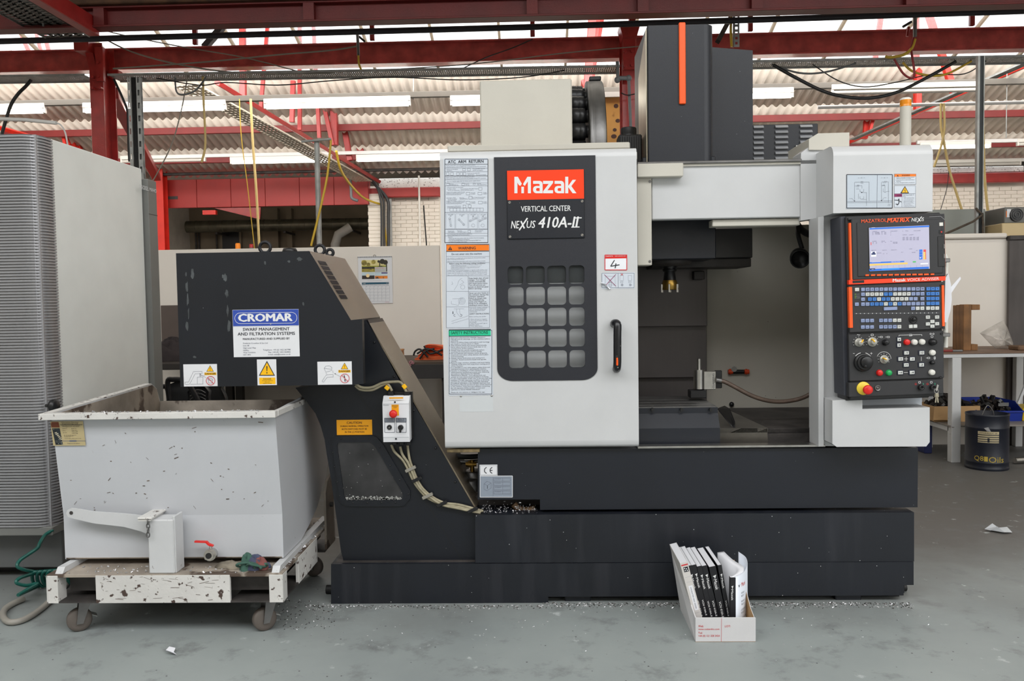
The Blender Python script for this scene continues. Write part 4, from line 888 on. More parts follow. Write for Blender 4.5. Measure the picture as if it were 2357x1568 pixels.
PLATES.append(cpart('keyboard_plate', cbox(B().mat(CASE), 2063.5, 707.5, 213, 107, .001, .02, .002)))
PLATES.append(cpart('switch_plate', cbox(B().mat(CASE), 2063, 820, 213, 107, .001, .02, .002)))
PLATES.append(cpart('lower_plate', cbox(B().mat(CASE), 2062, 893.5, 213, 33, .003, .03, .002)))
cpart('panel_base', cbox(B().mat(BLACK), 2050, 914, 190, 14, -.03, .1, .003))
b = B().mat(ORANGE)
for x, y, w, h in ((1959.6, 581, 7.4, 133), (2173, 577, 4.4, 133)): cbox(b, x, y, w, h, .002, .02, .001)
cpart('orange_edge', b)
b = B().mat(ORANGE)
for x, y, w, h in ((1957.6, 708, 7.6, 93), (2170, 704, 5.6, 93)): cbox(b, x, y, w, h, .005, .02, .001)
cpart('orange_edge', b)
b = B().mat(REDOR); cbox(b, 2064, 645.6, 216, 10.4, .003, .02, .001); b.mat(BLACK); cbox(b, 1975, 648.6, 26, 6, .0034, .003)
cpart('orange_band', b)
PRS = [B(), B(), B(), B()]; PRX = [None]
def PRk(y): return PRX[0] or PRS[0 if y < 652 else 1 if y < 764.5 else 2 if y < 876 else 3]
def ctx(t, x0, yb, x1, h, m, f, bold=0.0, shear=0.0): PRk(yb).mat(m).text(t, cpt(x0, yb, f), CU*((x1-x0)*CS), CW*(h*CS), bold, shear)
def cln(pts, w, m, f):
    for (xa, ya), (xb, yb) in zip(pts, pts[1:]):
        dd = math.hypot(xb-xa, yb-ya) or 1; nx, ny = -(yb-ya)/dd*w/2, (xb-xa)/dd*w/2
        PRk(ya).mat(m).add([cpt(xa+nx, ya+ny, f), cpt(xb+nx, yb+ny, f), cpt(xb-nx, yb-ny, f), cpt(xa-nx, ya-ny, f)], [(0, 1, 2, 3)])
def cpoly(pts, m, f): PRk(pts[0][1]).mat(m).add([cpt(x, y, f) for x, y in pts], [list(range(len(pts)))])
OP = M('orange_print', (238, 88, 34), .5, var=0)
ctx('MAZATROL', 1980.6, 513.6, 2037, 7.4, OP, .0098, .008)
x = 2039
for ch, wd_ in (('M', 12.4), ('A', 11.4), ('T', 8), ('R', 9.4), ('i', 3.6), ('X', 11.6)): ctx(ch, x, 512.8-(x-2039)*.04, x+wd_, 9.4, OP, .0099, .045, .18); x += wd_*.94-.2
cln([(2041, 503.6), (2096, 501.4)], 1.2, OP, .0098)
ctx('NE', 2095.4, 510.6, 2109, 8, PRINTW, .0098, .01, .2); cln([(2108.6, 512.6), (2119, 499)], 1.6, PRINTW, .0098); cln([(2110.6, 502.6), (2115, 510)], 1.6, PRINTW, .0098); ctx('US', 2114.4, 509.8, 2124, 8, PRINTW, .0098, .01, .2)
ctx('Mazak', 2054, 648.8, 2083.4, 6.6, PRINTW, .0034, .035); ctx('VOICE ADVISER', 2087, 647.6, 2158.6, 6.2, PRINTW, .0034, .0)
cln([(2137, 499.6), (2163, 498.4), (2172.6, 506.6)], .8, M('pale_line', (150, 150, 152), .5, var=0), .0075)
# screen
SCR = M('screen_field', (176, 174, 196), .3, var=0, emit=.2); SBL = M('screen_blue', (20, 100, 200), .3, var=0, emit=.35); SYE = M('screen_yellow', (236, 188, 92), .3, var=0, emit=.25); SRD = M('screen_red', (214, 66, 58), .3, var=0, emit=.2); SWH = M('screen_white', (226, 226, 232), .3, var=0, emit=.25); SGN = M('screen_green', (60, 180, 84), .3, var=0, emit=.2); SIN = M('screen_ink', (96, 96, 128), .5, var=0); SNV = M('screen_navy', (44, 58, 108), .4, var=0)
b = B().mat(BLACK); cbox(b, 2067.6, 572, 137, 101, .0105, .003); b.mat(SCR); cbox(b, 2067.4, 572, 133.6, 98, .011, .002)
SCN = cpart('screen', b)
PRX[0] = B()
def zq(x, y): return 1950+x/8.958, 485+y/8.958
def srect(x0, y0, x1, y1, m, f=.0114):
    xa, ya = zq(x0, y0); xb, yb = zq(x1, y1); c = cpt((xa+xb)/2, (ya+yb)/2, f); u, w = CU*((xb-xa)*CS/2), CW*((yb-ya)*CS/2)
    PRX[0].mat(m).add([c-u-w, c+u-w, c+u+w, c-u+w], [(0, 1, 2, 3)])
def stx(t, x0, yb, x1, h, m=SIN, f=.0118):
    xa, ya = zq(x0, yb); xb, _ = zq(x1, yb); ctx(t, xa, ya, xb, h/8.958, m, f)
srect(458, 338, 1648, 368, SBL); stx('POSITION', 480, 366, 550, 15, SWH)
srect(452, 1053, 1142, 1078, SBL); stx('POSITION MONITOR', 480, 1076, 660, 14, SWH); stx('OPERATION SUPPORT', 880, 1070, 1065, 14, SWH)
srect(448, 1090, 1210, 1122, SYE); srect(447, 1184, 1640, 1224, SBL); srect(447, 1192, 550, 1226, SNV, .0116); stx('start', 480, 1220, 530, 16, SWH)
srect(690, 1190, 1046, 1216, M('screen_azure', (30, 140, 224), .3, var=0, emit=.3), .0116); srect(1326, 1046, 1390, 1070, SGN); srect(1486, 1084, 1640, 1110, SWH)
for i in range(4): srect(1462, 806+i*52, 1524, 852+i*52, SBL); srect(1548, 806+i*52, 1598, 852+i*52, SRD if i == 0 else SYE)
srect(1586, 852, 1598, 1004, SRD, .0117); srect(1470, 968, 1496, 984, SWH, .0117); srect(462, 656, 476, 714, SRD)
srect(472, 846, 574, 952, SWH); srect(500, 852, 546, 886, SNV, .0118); srect(478, 880, 562, 912, SNV, .0118)
for i in range(1, 10): srect(448+i*119.5, 1126, 450+i*119.5, 1180, SIN)
for t, x0, y, x1 in (('POSITION', 500, 442, 590), ('MACHINE', 680, 440, 750), ('REMAIN COMMAND', 870, 436, 1006), ('WNo.', 1112, 432, 1130), ('TOOL NAME', 1340, 428, 1480), ('TNo.', 1170, 430, 1240), ('X   120.000', 496, 462, 630), ('Y    84.500', 496, 480, 640), ('Z   210.250', 496, 500, 650), ('X    0.0', 684, 460, 776), ('Y    0.0', 684, 478, 776), ('Z    0.0', 684, 498, 776), ('S', 868, 470, 882), ('F', 868, 514, 880), ('COMMON', 1112, 514, 1200), ('UNIT', 1250, 512, 1340), ('BUFFER', 500, 644, 580), ('REMAIN', 684, 642, 750), ('NEXT', 868, 642, 900), ('X    0.', 500, 670, 590), ('Y    0.', 500, 690, 590), ('X    0.', 684, 668, 776), ('0.000  0.000', 920, 664, 1006), ('0.000  0.000', 920, 684, 1006), ('FEED 100 %', 480, 830, 576), ('RAPID 50 %', 700, 828, 790), ('SPINDLE 100 %', 880, 824, 996), ('LOAD', 1250, 800, 1310), ('No. 4', 1090, 866, 1130), ('FACE MILL', 592, 884, 682), ('12    0', 710, 900, 800), ('METER', 1306, 872, 1380), ('100 %', 1394, 832, 1432)):
    stx(t, x0, y, x1, 13)
for j in range(4):
    for i in range(5): stx('0.00' if i else 'G54', 1116+i*72, 560+j*18, 1160+i*72, 12)
ob('screen_display', PRX[0], None, SCN); PRX[0] = None
b = None
for x0, x1 in ((355, 428), (467, 557), (588, 678), (708, 800), (832, 920), (953, 1043), (1076, 1165), (1197, 1287), (1318, 1408), (1440, 1530), (1560, 1655), (1695, 1768)):
    px, py = zq((x0+x1)/2, 1334-(x0-355)*.014)
    cpart('soft_key', cbox(B().mat(ORANGE), px, py, (x1-x0)/8.958, 3.8, .0125, .006, .001))
px, py = zq(1912, 286); cpart('square_button', cbox(B().mat(BATTEN), px, py, 8.4, 8, .012, .006, .001))
px, py = zq(1914, 443); q = cpart('square_button', cbox(B().mat(BLACK), px, py, 9, 8.6, .0105, .006, .001)); ob('red_spot', B().mat(RED).cyl(cpt(px, py, .011), cpt(px, py, .0125), .003, n=10), None, q)
px, py = zq(1914, 845); cpart('port_door', cbox(B().mat(BLACK), px, py, 15, 68, .0108, .006, .001))
for y in (740, 940): px, py = zq(1970, y); cpart('port_hinge', cbox(B().mat(STEELD), px, py, 3, 10, .013, .006, .0006))
# keys
KW = M('key_white', (206, 208, 204), .45, var=.02); KP = M('key_pale_blue', (140, 154, 190), .45, var=.02); KB = M('key_blue', (62, 122, 196), .45, var=.02)
def kq(x, y): return 1950+x/9.82, 640+(y-(x-200)*.0095)/9.82
def key(x, y, m, t=None, w=84, h=78, th=.005):
    px, py = kq(x, y); KM = cbox(B().mat(m), px, py, w/9.82, h/9.82, .0055, th, .0012); cpart('key', KM)
    if t:
        n = len(t); hw = min(3.4, glyphs(t)[1]*(3.2 if n < 3 else 1.5)*.62/.62*.5*1.5); ctx(t, px-hw*.62, py+1.2, px+hw*.62, 3.2 if n < 3 else 1.5, INK, .0059, .012)
r1 = '!@#$%^&*()-='; key(215, 262, KW, 'i', 92)
for i in range(14): key(350+103.3*i, 262, KP, r1[i] if i < 12 else 'BS')
r2 = ['TAB']+list('QWERTYUIOP')+['{', '}', 'HOME']
for i, t in enumerate(r2): key(350+103.3*i, 372, KB if t in 'TY' else (KW if len(t) == 1 and t.isalpha() else KP), t)
key(350, 484, KP, 'CAPS')
for i, t in enumerate(list('ASDFGHJKL')+[':', '"']): key(505+103.3*i, 484, KB if t in 'ASFG' else (KW if t.isalpha() else KP), t)
key(1690, 484, KP, 'PgUp')
key(210, 595, KP, 'o', 86)
for i, t in enumerate(['SHIFT', 'CTRL']+list('ZXCVBNM')+['<', '>', '/', '?', 'DEL']): key(350+103.3*i, 595, KB if t in 'ZXCBM' else (KW if t in 'VN' else KP), t)
for j, rw in enumerate(('789', '456', '123', '-0.')):
    for i, t in enumerate(rw): key(1825+101*i, 262+j*110.5, KB, t, 88)
key(970, 700, KP, None, 296, 74)
for i, (x, m) in enumerate(((1480, KP), (1585, KW), (1690, KW), (1818, KW), (1922, KW), (2025, KW))): key(x, 700, m, ('INS', 'r', 'o', '/', '#', '+')[i])
for j in (966, 1112):
    for i, x in enumerate((347, 450, 553, 757, 860, 963, 1067, 1170)): key(x, j, KW if (i == 6 and j < 1000) or i == 7 else KP, ('MEM', 'TAPE', 'MDI', 'X1', 'X10', 'X100', 'JOG', 'ZRN')[i] if j < 1000 else ('SBK', 'BDT', 'DRY', 'F1', 'F2', 'F3', 'F4', 'OT')[i])
key(1430, 1108, KW); key(1530, 1104, KW)
for x, y, t in ((1815, 903, 'PG'), (2023, 903, 'PG'), (1917, 1002, '^'), (1815, 1056, '<'), (2023, 1053, '>'), (1917, 1106, 'v')): key(x, y, KW, t, 90, 74)
px, py = kq(1485, 948); cpart('pointing_stick', B().mat(BLACK).lathe(cpt(px, py, .001), CN, [(.0165, 0), (.0165, .003), (.013, .004), (.012, .002), (.008, .003), (.007, .014), (.006, .016), (0, .016)], 20))
for i in range(21): px, py = kq(205+90.5*i, 805-0*i); cln([(px-1, py), (px+1, py)], 1.4, PRINTW, .0018)
cln([(kq(165, 805)), (kq(2080, 805))], .35, INKL, .0016)
for x, y, t in ((208, 368, 'X-STRT'), (208, 410, 'BUSY'), (208, 450, 'ALARM')): px, py = kq(x, y); ctx(t, px, py+1, px+8, 1.6, INKL, .0016); cln([(px-4, py), (px-1, py)], .9, MATS.get('led_green') or M('led_green', (150, 210, 50), .4, var=0), .0016)
# switches
def sq(x, y): return 1940+x/8.712, 755+y/8.712
def rnd(name, x, y, r, prof, m, lab=None, n=24):
    px, py = sq(x, y); rr = r/8.712*CS; return cpart(name, B().mat(m).lathe(cpt(px, py, .001), CN, [(a*rr, h) for a, h in prof], n), lab)
KNB = M('knob_silver', (178, 176, 168), .35, .3, var=.05)
for x, y, r, pa in ((315, 290, 85, .9), (585, 280, 95, 2.2), (820, 630, 86, 2.6)):
    kn = rnd('rotary_switch', x, y, r, [(1, 0), (1, .004), (.92, .006), (.62, .007), (.58, .026), (.52, .028), (0, .028)], KNB)
    px, py = sq(x, y); c = cpt(px, py, .022); dv = CU*math.cos(pa)+CW*math.sin(pa); sd = CU*-math.sin(pa)+CW*math.cos(pa); rr = r/8.712*CS
    ob('pointer', B().mat(YEL).obox(c+dv*rr*.45+CN*.002, dv*rr*.4, sd*rr*.12, CN*.008, .001), None, kn)
    for k in range(9): aa = math.pi*(-.15+k*1.3/8); px2, py2 = px+(r+26)/8.712*math.cos(aa), py-(r+26)/8.712*math.sin(aa); cln([(px2-.9, py2), (px2+.9, py2)], .9, PRINTW, .0018)
rnd('selector', 845, 290, 62, [(1, 0), (1, .006), (.8, .008), (.75, .02), (.6, .022), (0, .022)], BLACK)
hw = rnd('handwheel', 400, 690, 182, [(1, 0), (1, .008), (.93, .011), (.82, .011), (.80, .02), (.76, .024), (.72, .024)], BLACK)
px, py = sq(428, 680); ob('wheel_disc', B().mat(BLACK).lathe(cpt(px, py, .02), CN, [(.0245, 0), (.0245, .012), (.022, .015), (0, .015)], 28), None, hw)
px, py = sq(370, 752); ob('crank_knob', B().mat(BLKR).lathe(cpt(px, py, .034), CN, [(.005, 0), (.005, .012), (.003, .014), (0, .014)], 12), None, hw)
rnd('push_button', 730, 900, 55, [(1.15, 0), (1.15, .003), (1, .004), (1, .01), (.9, .012), (0, .012)], RED, 'red push button')
rnd('push_button', 915, 900, 52, [(1.15, 0), (1.15, .003), (1, .004), (1, .01), (.9, .012), (0, .012)], M('button_green', (24, 164, 84), .35), 'green push button')
rnd('push_button', 1275, 285, 56, [(1.1, 0), (1, .004), (1, .01), (.9, .012), (0, .012)], RED, 'red push button')
for x, y in ((1425, 285), (1578, 280), (1785, 495), (1775, 890)): rnd('push_button', x, y, 54, [(1.1, 0), (1, .004), (1, .01), (.9, .012), (0, .012)], BATTEN, 'white push button')
rnd('selector', 1785, 280, 70, [(1, 0), (1, .006), (.85, .008), (.8, .022), (0, .024)], BLACK); rnd('selector', 1778, 692, 42, [(1, 0), (1, .01), (.8, .016), (0, .018)], BLACK)
for x, y, t in ((1120, 230, '^'), (1118, 345, 'v'), (1267, 500, '-Y'), (1573, 498, '+Z'), (1150, 622, '+X'), (1382, 622, '-X'), (1262, 742, '+Y'), (1568, 740, '-Z'), (1145, 895, '+4'), (1378, 892, '-4')):
    px, py = sq(x, y); w = 11 if t in '^v' else 14.6
    jk = cpart('jog_button', cbox(B().mat(M('jog_frame', (30, 34, 52), .4)) if 'jog_frame' not in MATS else B().mat(MATS['jog_frame']), px, py, w, 11.6, .004, .006, .001))
    ob('key_cap', cbox(B().mat(KW), px, py, w*.72, 7.8, .0065, .004, .0008), None, jk)
    if t == '^': cpoly([(px-2, py+1.6), (px+2, py+1.6), (px, py-1.8)], INK, .0070)
    elif t == 'v': cpoly([(px-2, py-1.6), (px, py+1.8), (px+2, py-1.6)], INK, .0070)
    else: ctx(t, px-3.4, py+1.8, px+3.4, 3.6, INK, .0070, .02)
for pts in ([(1120, 170), (1125, 145), (1320, 140)], [(1395, 138), (1580, 135), (1580, 160)], [(1325, 148), (1385, 146)], [(1325, 130), (1375, 128), (1390, 145), (1375, 160), (1325, 160)], [(1225, 622), (1305, 622)], [(1265, 580), (1265, 662)], [(1220, 893), (1300, 892)], [(1570, 580), (1570, 660)], [(200, 512), (235, 512)], [(545, 510), (590, 510)], [(567, 488), (567, 532)], [(282, 140), (300, 132), (318, 146), (345, 136)], [(705, 182), (740, 182)], [(850, 182), (880, 182)], [(1665, 602), (1690, 602)], [(1838, 575), (1838, 640)]):
    cln([sq(x, y) for x, y in pts], .8, PRINTW, .0018)
for x, y, w, h in ((585, 140, 46, 34), (770, 182, 44, 26), (910, 182, 44, 26), (1718, 602, 44, 28), (1838, 600, 30, 44)):
    cln([sq(x-w/2, y-h/2), sq(x+w/2, y-h/2), sq(x+w/2, y+h/2), sq(x-w/2, y+h/2), sq(x-w/2, y-h/2)], .8, PRINTW, .0018)
for x, y, r in ((1785, 175, 22), (1758, 120, 16), (1812, 120, 16)): cln([sq(x+r*math.cos(k*.6), y+r*math.sin(k*.6)) for k in range(12)], .8, PRINTW, .0018)
cln([sq(820+142*math.cos(a*.1), 620-142*math.sin(a*.1)) for a in range(0, 29)], .7, PRINTW, .0018); cln([sq(400+195*math.cos(1.3-a*.08), 690-195*math.sin(1.3-a*.08)) for a in range(9)], 1.2, PRINTW, .0018); cln([sq(400+195*math.cos(1.8+a*.08), 690-195*math.sin(1.8+a*.08)) for a in range(9)], 1.4, PRINTW, .0018)
es = rnd('emergency_stop', 405, 1210, 133, [(1, 0), (1, .004), (.95, .006), (0, .006)], M('stop_yellow', (232, 204, 62), .45), 'red mushroom button on a yellow disc')
px, py = sq(447, 1228); ob('mushroom', B().mat(RED).lathe(cpt(px, py, .006), CN, [(.012, 0), (.012, .014), (.018, .016), (.0195, .022), (.0185, .028), (.013, .031), (0, .032)], 24), None, es)
rnd('key_lock', 690, 1205, 60, [(1, 0), (1, .006), (.8, .008), (.7, .003), (.35, .003), (.35, .006), (0, .006)], STEELD)
for x in (1550, 1785):
    rnd('key_lock', x, 1190, 56, [(1, 0), (1, .014), (.8, .018), (.5, .018), (.45, .01), (0, .01)], BLACK)
    px, py = sq(x-96, 1124); cln([(px+2*math.cos(k*.7), py+2*math.sin(k*.7)) for k in range(10)], .7, RED, .0038); px, py = sq(x+54, 1122); cln([(px, py-2), (px, py+2)], .9, GREEN, .0038); px, py = sq(x-20, 1090); cln([(px-2, py-2), (px+2, py-2), (px+2, py+2), (px-2, py+2), (px-2, py-2)], .8, PRINTW, .0038)
for q_, n_ in zip(PRS, PLATES): ob('lettering', q_, None, n_)
for x, y in ((2166, 657), (2167, 755), (2167, 768), (2164, 868)):
    cpart('screw', B().mat(BLACK).lathe(cpt(x, y, .001), CN, [(.005, 0), (.005, .003), (.003, .003), (.003, .001), (0, .001)], 10))
px, py = sq(1835, 1190)
t = thing('key_ring', cpt(px, py+10, .03), 'small bunch of keys hanging from the control panel lock', 'keys')
rc = cpt(*sq(1820, 1255), .024); ob('ring', B().mat(STEEL).tube([rc+V((.0085*math.cos(k*.3927), .002*math.sin(k*.4), .0085*math.sin(k*.3927))) for k in range(16)], .0008, 6, True), None, t)
for dx, r_ in ((0, -.1), (.004, .12)):
    c = rc+V((dx*.3, -.001-abs(dx)*.5, -.0085)); dn = V((math.sin(r_), 0, -math.cos(r_))); sd = V((math.cos(r_), 0, math.sin(r_)))
    ob('key', B().mat(BRUSH).obox(c+dn*.008, sd*.006, (0, .0008, 0), dn*.008, .0005).obox(c+dn*.026, sd*.0026, (0, .0008, 0), dn*.012), None, t)
ob('key', B().mat(STEEL).obox(cpt(*sq(1840, 1190), .022), (.003, 0, .012), (0, .0008, 0), (-.003, 0, .002)), None, t)
# support tube behind the panel and the papers hung on it
q = P(2177, 585, -.02); e = P(2176, 800, -.02)
ob('support_tube', B().mat(BATTEN).lathe(e, q-e, [(.010, 0), (.010, (q-e).length-.02), (.004, (q-e).length)], 14), None, MC)
for y_ in (600, 770):
    q = P(2177, y_, -.02); e = P(2164, y_, -.06); ob('tube_bracket', B().mat(STEELD).box(e.x, q.x, -.06, -.012, q.z-.008, q.z+.008, .002), None, MC)
pp = [P(2176, 640, -.045), P(2183, 630, -.045), P(2189, 655, -.045), P(2191, 690, -.045), P(2188, 715, -.045), P(2180, 742, -.045), P(2174, 742, -.045)]
t = thing('paper_sheets', P(2180, 742, -.04), 'white paper sheets hung behind the right edge of the control panel', 'paper')
ob('sheet', B().prism(pp, (0, .012, 0)), PAPER, t)
ob('sheet', B().prism([P(2186, 664, -.03), P(2210, 637, -.03), P(2212, 642, -.03), P(2189, 676, -.03)], (0, .002, 0)), PAPER, t)
ob('string', B().tube([P(2174, 742, -.03), P(2176, 770, -.025)], .002, 5), GCABLE, t)
# ================================================================== swarf conveyor and its tanks
SV = thing('swarf_conveyor', V((-.3, .4, 0)), 'dark navy swarf conveyor with low coolant tanks beneath the machine', 'conveyor')
zgap = P(1500, 1297, 0).z
b = B().mat(NAVYT).pp([(762, 1299), (2103, 1294), (2103, 1347), (2080, 1347), (2080, 1371), (1262, 1374), (1262, 1391), (762, 1394)], 0, .02)
X0, X1, Z0, Z1 = R(762, 1297, 2103, 1372, 0)
b.box(X0, X1-.03, .02, .95, Z0, Z1)
ob('lower_tank', b, None, SV)
ob('upper_tank', B().mat(NAVYT).pp([(1094, 1186), (2104, 1180), (2104, 1293), (1094, 1296)], .004, .62), None, SV)
ob('tank_shelf', B().mat(DIRT).box(X0+.015, P(1094, 1290, .05).x, .03, .62, Z1, Z1+.004), None, SV)
ob('plinth', B().mat(BLACK).rbox(1240, 1372, 2070, 1389, .06, .8), None, SV)
for x in (1330, 1953): ob('levelling_foot', B().mat(NAVYT).rbox(x-30, 1369, x+30, 1389, .02, .1, .004), None, SV)
for x0, x1, y0, y1 in ((2079, 2092, 1349, 1389), (748, 762, 1352, 1391)):
    X0_, X1_, Z0_, Z1_ = R(x0, y0, x1, y1, .10); r = P(0, 1349, .1).z; r = (Z1_-0)/2
    w = ob('castor', B().mat(BLKR).cyl((X0_, .13, r), (X1_, .13, r), r, n=20).mat(STEELD).cyl((X0_-.004, .13, r), (X1_+.004, .13, r), r*.4, n=10), None, SV)
# inclined body
YI = .05
b = B().mat(NAVYC)
left = [(792, 1296), (785, 1270), (763, 1110), (752, 1045), (747, 1012), (738, 980), (726, 952), (706, 925), (680, 893)]
b.pp(left+[(815, 880), (836, 876), (836, 738), (846, 736), (910, 860), (985, 985), (1035, 1071), (1078, 1146), (1094, 1172), (1094, 1294)], YI, .35)
ob('incline_body', b, None, SV)
BK = M('bevel_edge', (60, 64, 72), .5)
d = B().mat(BLACK)
for (xa, ya), (xb, yb) in (((824, 902), (1066, 1294)),):
    p, q = P(xa, ya, YI-.0008), P(xb, yb, YI-.0008); e = (q-p).normalized(); n_ = V((e.z, 0, -e.x))*.0018; d.add([p-n_, q-n_, q+n_, p+n_], [(0, 1, 2, 3)])
ob('seam', d, None, SV)
SLOPE = M('sheen_dust_cover', (122, 111, 95), .27, .5, var=.16, vs=3, bump=.3, bs=500, spk=((160, 150, 130), 60, .1))  # warm reflections put into the beige base colour; the specks are dust
# sloping top cover of the incline
a, c = P(843, 738, YI), P(1094, 1172, YI)
b = B().mat(SLOPE); n_ = V((a.z-c.z, 0, c.x-a.x)).normalized()*.006
b.prism([a, c, c+n_, a+n_], (0, .36, 0)); ob('slope_cover', b, None, SV)
for k in (.1, .28, .46, .66, .84):
    p = a+(c-a)*k+V((-.012, -.004, -.012)); ob('rivet', B().mat(BLACK).sphere(p, .005, 8, 5), None, SV)
# inspection window
fr = [(766, 1010), (774, 1004), (856, 1003), (866, 1006), (882, 1024), (944, 1130), (944, 1148), (930, 1164), (918, 1166), (802, 1166), (786, 1160), (780, 1148), (764, 1020)]
gl = [(777, 1022), (781, 1019), (850, 1018), (856, 1020), (866, 1032), (926, 1134), (927, 1142), (924, 1150), (919, 1151), (800, 1152), (795, 1150), (792, 1143), (776, 1028)]
b = B().mat(NAVYC).ring([P(x, y, YI-.008) for x, y in fr], [P(x, y, YI-.008) for x, y in gl], (0, .008, 0)); wf = ob('inspection_window', b, None, SV)
GLS = M('grimy_glass', (50, 49, 50), .12, var=.35, vs=7, wear=((120, 118, 113), 34, .70), spk=((200, 200, 196), 46, .06))
ob('glass_pane', B().mat(GLS).pp(gl, YI-.003, .003), None, wf)
for x, y in ((785, 1010), (817, 1011), (850, 1011), (874, 1030), (898, 1072), (920, 1105), (940, 1138), (766, 1042), (770, 1075), (776, 1110), (782, 1142), (812, 1158), (845, 1157), (878, 1157), (910, 1157)):
    p = P(x, y, YI-.008); ob('bolt', B().mat(BLACK).lathe(p, (0, -1, 0), [(.004, 0), (.003, .003), (0, .003)], 8), None, wf)
GR = M('chip_dust', (190, 190, 186), .5, .4, var=.2, vs=80)
b = B().mat(GR); rr = random.Random(3)
for i in range(150):
    x = 797+rr.random()*128; y = 1150-abs(rr.gauss(0, 3)); p = P(x, y, YI-.0035); s_ = .002+.002*rr.random(); b.obox(p, (s_, 0, 0), (0, .001, 0), (0, 0, s_*.7))
ob('chip_dust', b, None, wf, kind='stuff')
# discharge head
YD = -.18
hp = [(405, 585), (712, 576), (808, 737), (816, 884), (425, 893)]
q = [P(x, y, YD) for x, y in hp]; zt_ = (q[0].z+q[1].z)/2; zb_ = (q[3].z+q[4].z)/2; q[0].z = q[1].z = zt_; q[3].z = q[4].z = zb_; q[3].x = q[2].x; q[4].x = q[0].x
HEADX = (q[0].x, q[1].x, q[2].x); 
b = B().mat(NAVYC)
b.add(q, [(0, 4, 3, 2, 1)]); hq = [p+V((0, .64, 0)) for p in q]; b.add(hq, [(0, 1, 2, 3, 4)]); b.add([q[0], hq[0], hq[4], q[4]], [(0, 1, 2, 3)])
b.add([q[4], hq[4], hq[3], q[3]], [(0, 1, 2, 3)])
b.mat(SLOPE).add([q[0], q[1], hq[1], hq[0]], [(0, 1, 2, 3)]); b.add([q[1], q[2], hq[2], hq[1]], [(0, 1, 2, 3)])
b.mat(NAVYC).add([q[2], q[3], hq[3], hq[2]], [(0, 1, 2, 3)])
HD2 = ob('discharge_head', b, None, SV, 'dark navy discharge head over the bin')
dn = q[2]-q[1]; L_ = dn.length; dn = dn.normalized(); nn_ = V((dn.z, 0, -dn.x)); nn_ = nn_ if nn_.z > 0 else -nn_
for k in range(8):                                  # vent slots on the sloping face
    c = q[1]+dn*(L_*(.16+.072*k))+V((0, .11, 0))+nn_*.0006; b = B().mat(BLACK)
    b.add([c-dn*.009+V((0, -.065, 0)), c+dn*.009+V((0, -.065, 0)), c+dn*.009+V((0, .065, 0)), c-dn*.009+V((0, .065, 0))], [(0, 1, 2, 3)])
    b.mat(NAVYC)
    for j in range(9): u = c+V((0, -.058+.0145*j, 0))+nn_*.0005; b.obox(u, dn*.010, (0, .0022, 0), nn_*.0005)
    ob('vent', b, None, HD2)
ob('cover_lip', B().mat(NAVYC).prism([q[2], q[3], q[3]+V((.045, 0, .004)), q[2]+V((.045, 0, .004))], (0, .04, 0)), None, HD2)
for px, py, yy, rr_ in ((610, 567, .10, .024), (736, 566, .30, .022), (759, 567, .43, .016)):
    p = P(px, py, yy); p.z = zt_+.012+rr_; ring = [p+V((rr_*math.cos(k*.3927), 0, rr_*math.sin(k*.3927))) for k in range(16)]
    ob('lifting_eye', B().mat(NAVYC).tube(ring, .0075, 8, True).lathe((p.x, p.y, zt_), (0, 0, 1), [(.02, 0), (.02, .006), (.012, .012), (.011, .02)], 14), None, HD2)
p = P(667, 572, .15); p.z = zt_
ob('vent_cap', B().mat(BLACK).lathe(p, (0, 0, 1), [(.012, 0), (.012, .012), (.03, .014), (.034, .02), (.028, .034), (0, .036)], 16), None, HD2)
SCF = M('scuff', (66, 70, 72), .6, var=.3, vs=30)
def blob(x, y, w, h, seed):
    r_ = random.Random(seed); pts = []
    for k in range(12):
        a_ = k*.5236; m_ = .6+.5*r_.random(); pts.append((x+w/2*m_*math.cos(a_), y+h/2*m_*math.sin(a_)))
    return pts
b = B().mat(SCF)
for i, (x, y, w, h) in enumerate(((428, 632, 4, 12), (430, 660, 7, 30), (432, 690, 5, 34), (434, 722, 4, 30), (431, 752, 8, 28), (443, 630, 9, 24), (518, 640, 9, 22), (513, 636, 6, 12), (522, 676, 9, 22), (524, 715, 6, 30), (527, 750, 8, 34), (448, 822, 10, 6), (698, 700, 5, 10), (610, 605, 6, 10), (665, 602, 8, 6), (690, 597, 14, 10))):
    qq = [P(x_, y_, YD-.0006) for x_, y_ in blob(x, y, w, h, i)]; b.add(qq[::-1], [list(range(12))])
ob('scuff_marks', b, None, HD2)
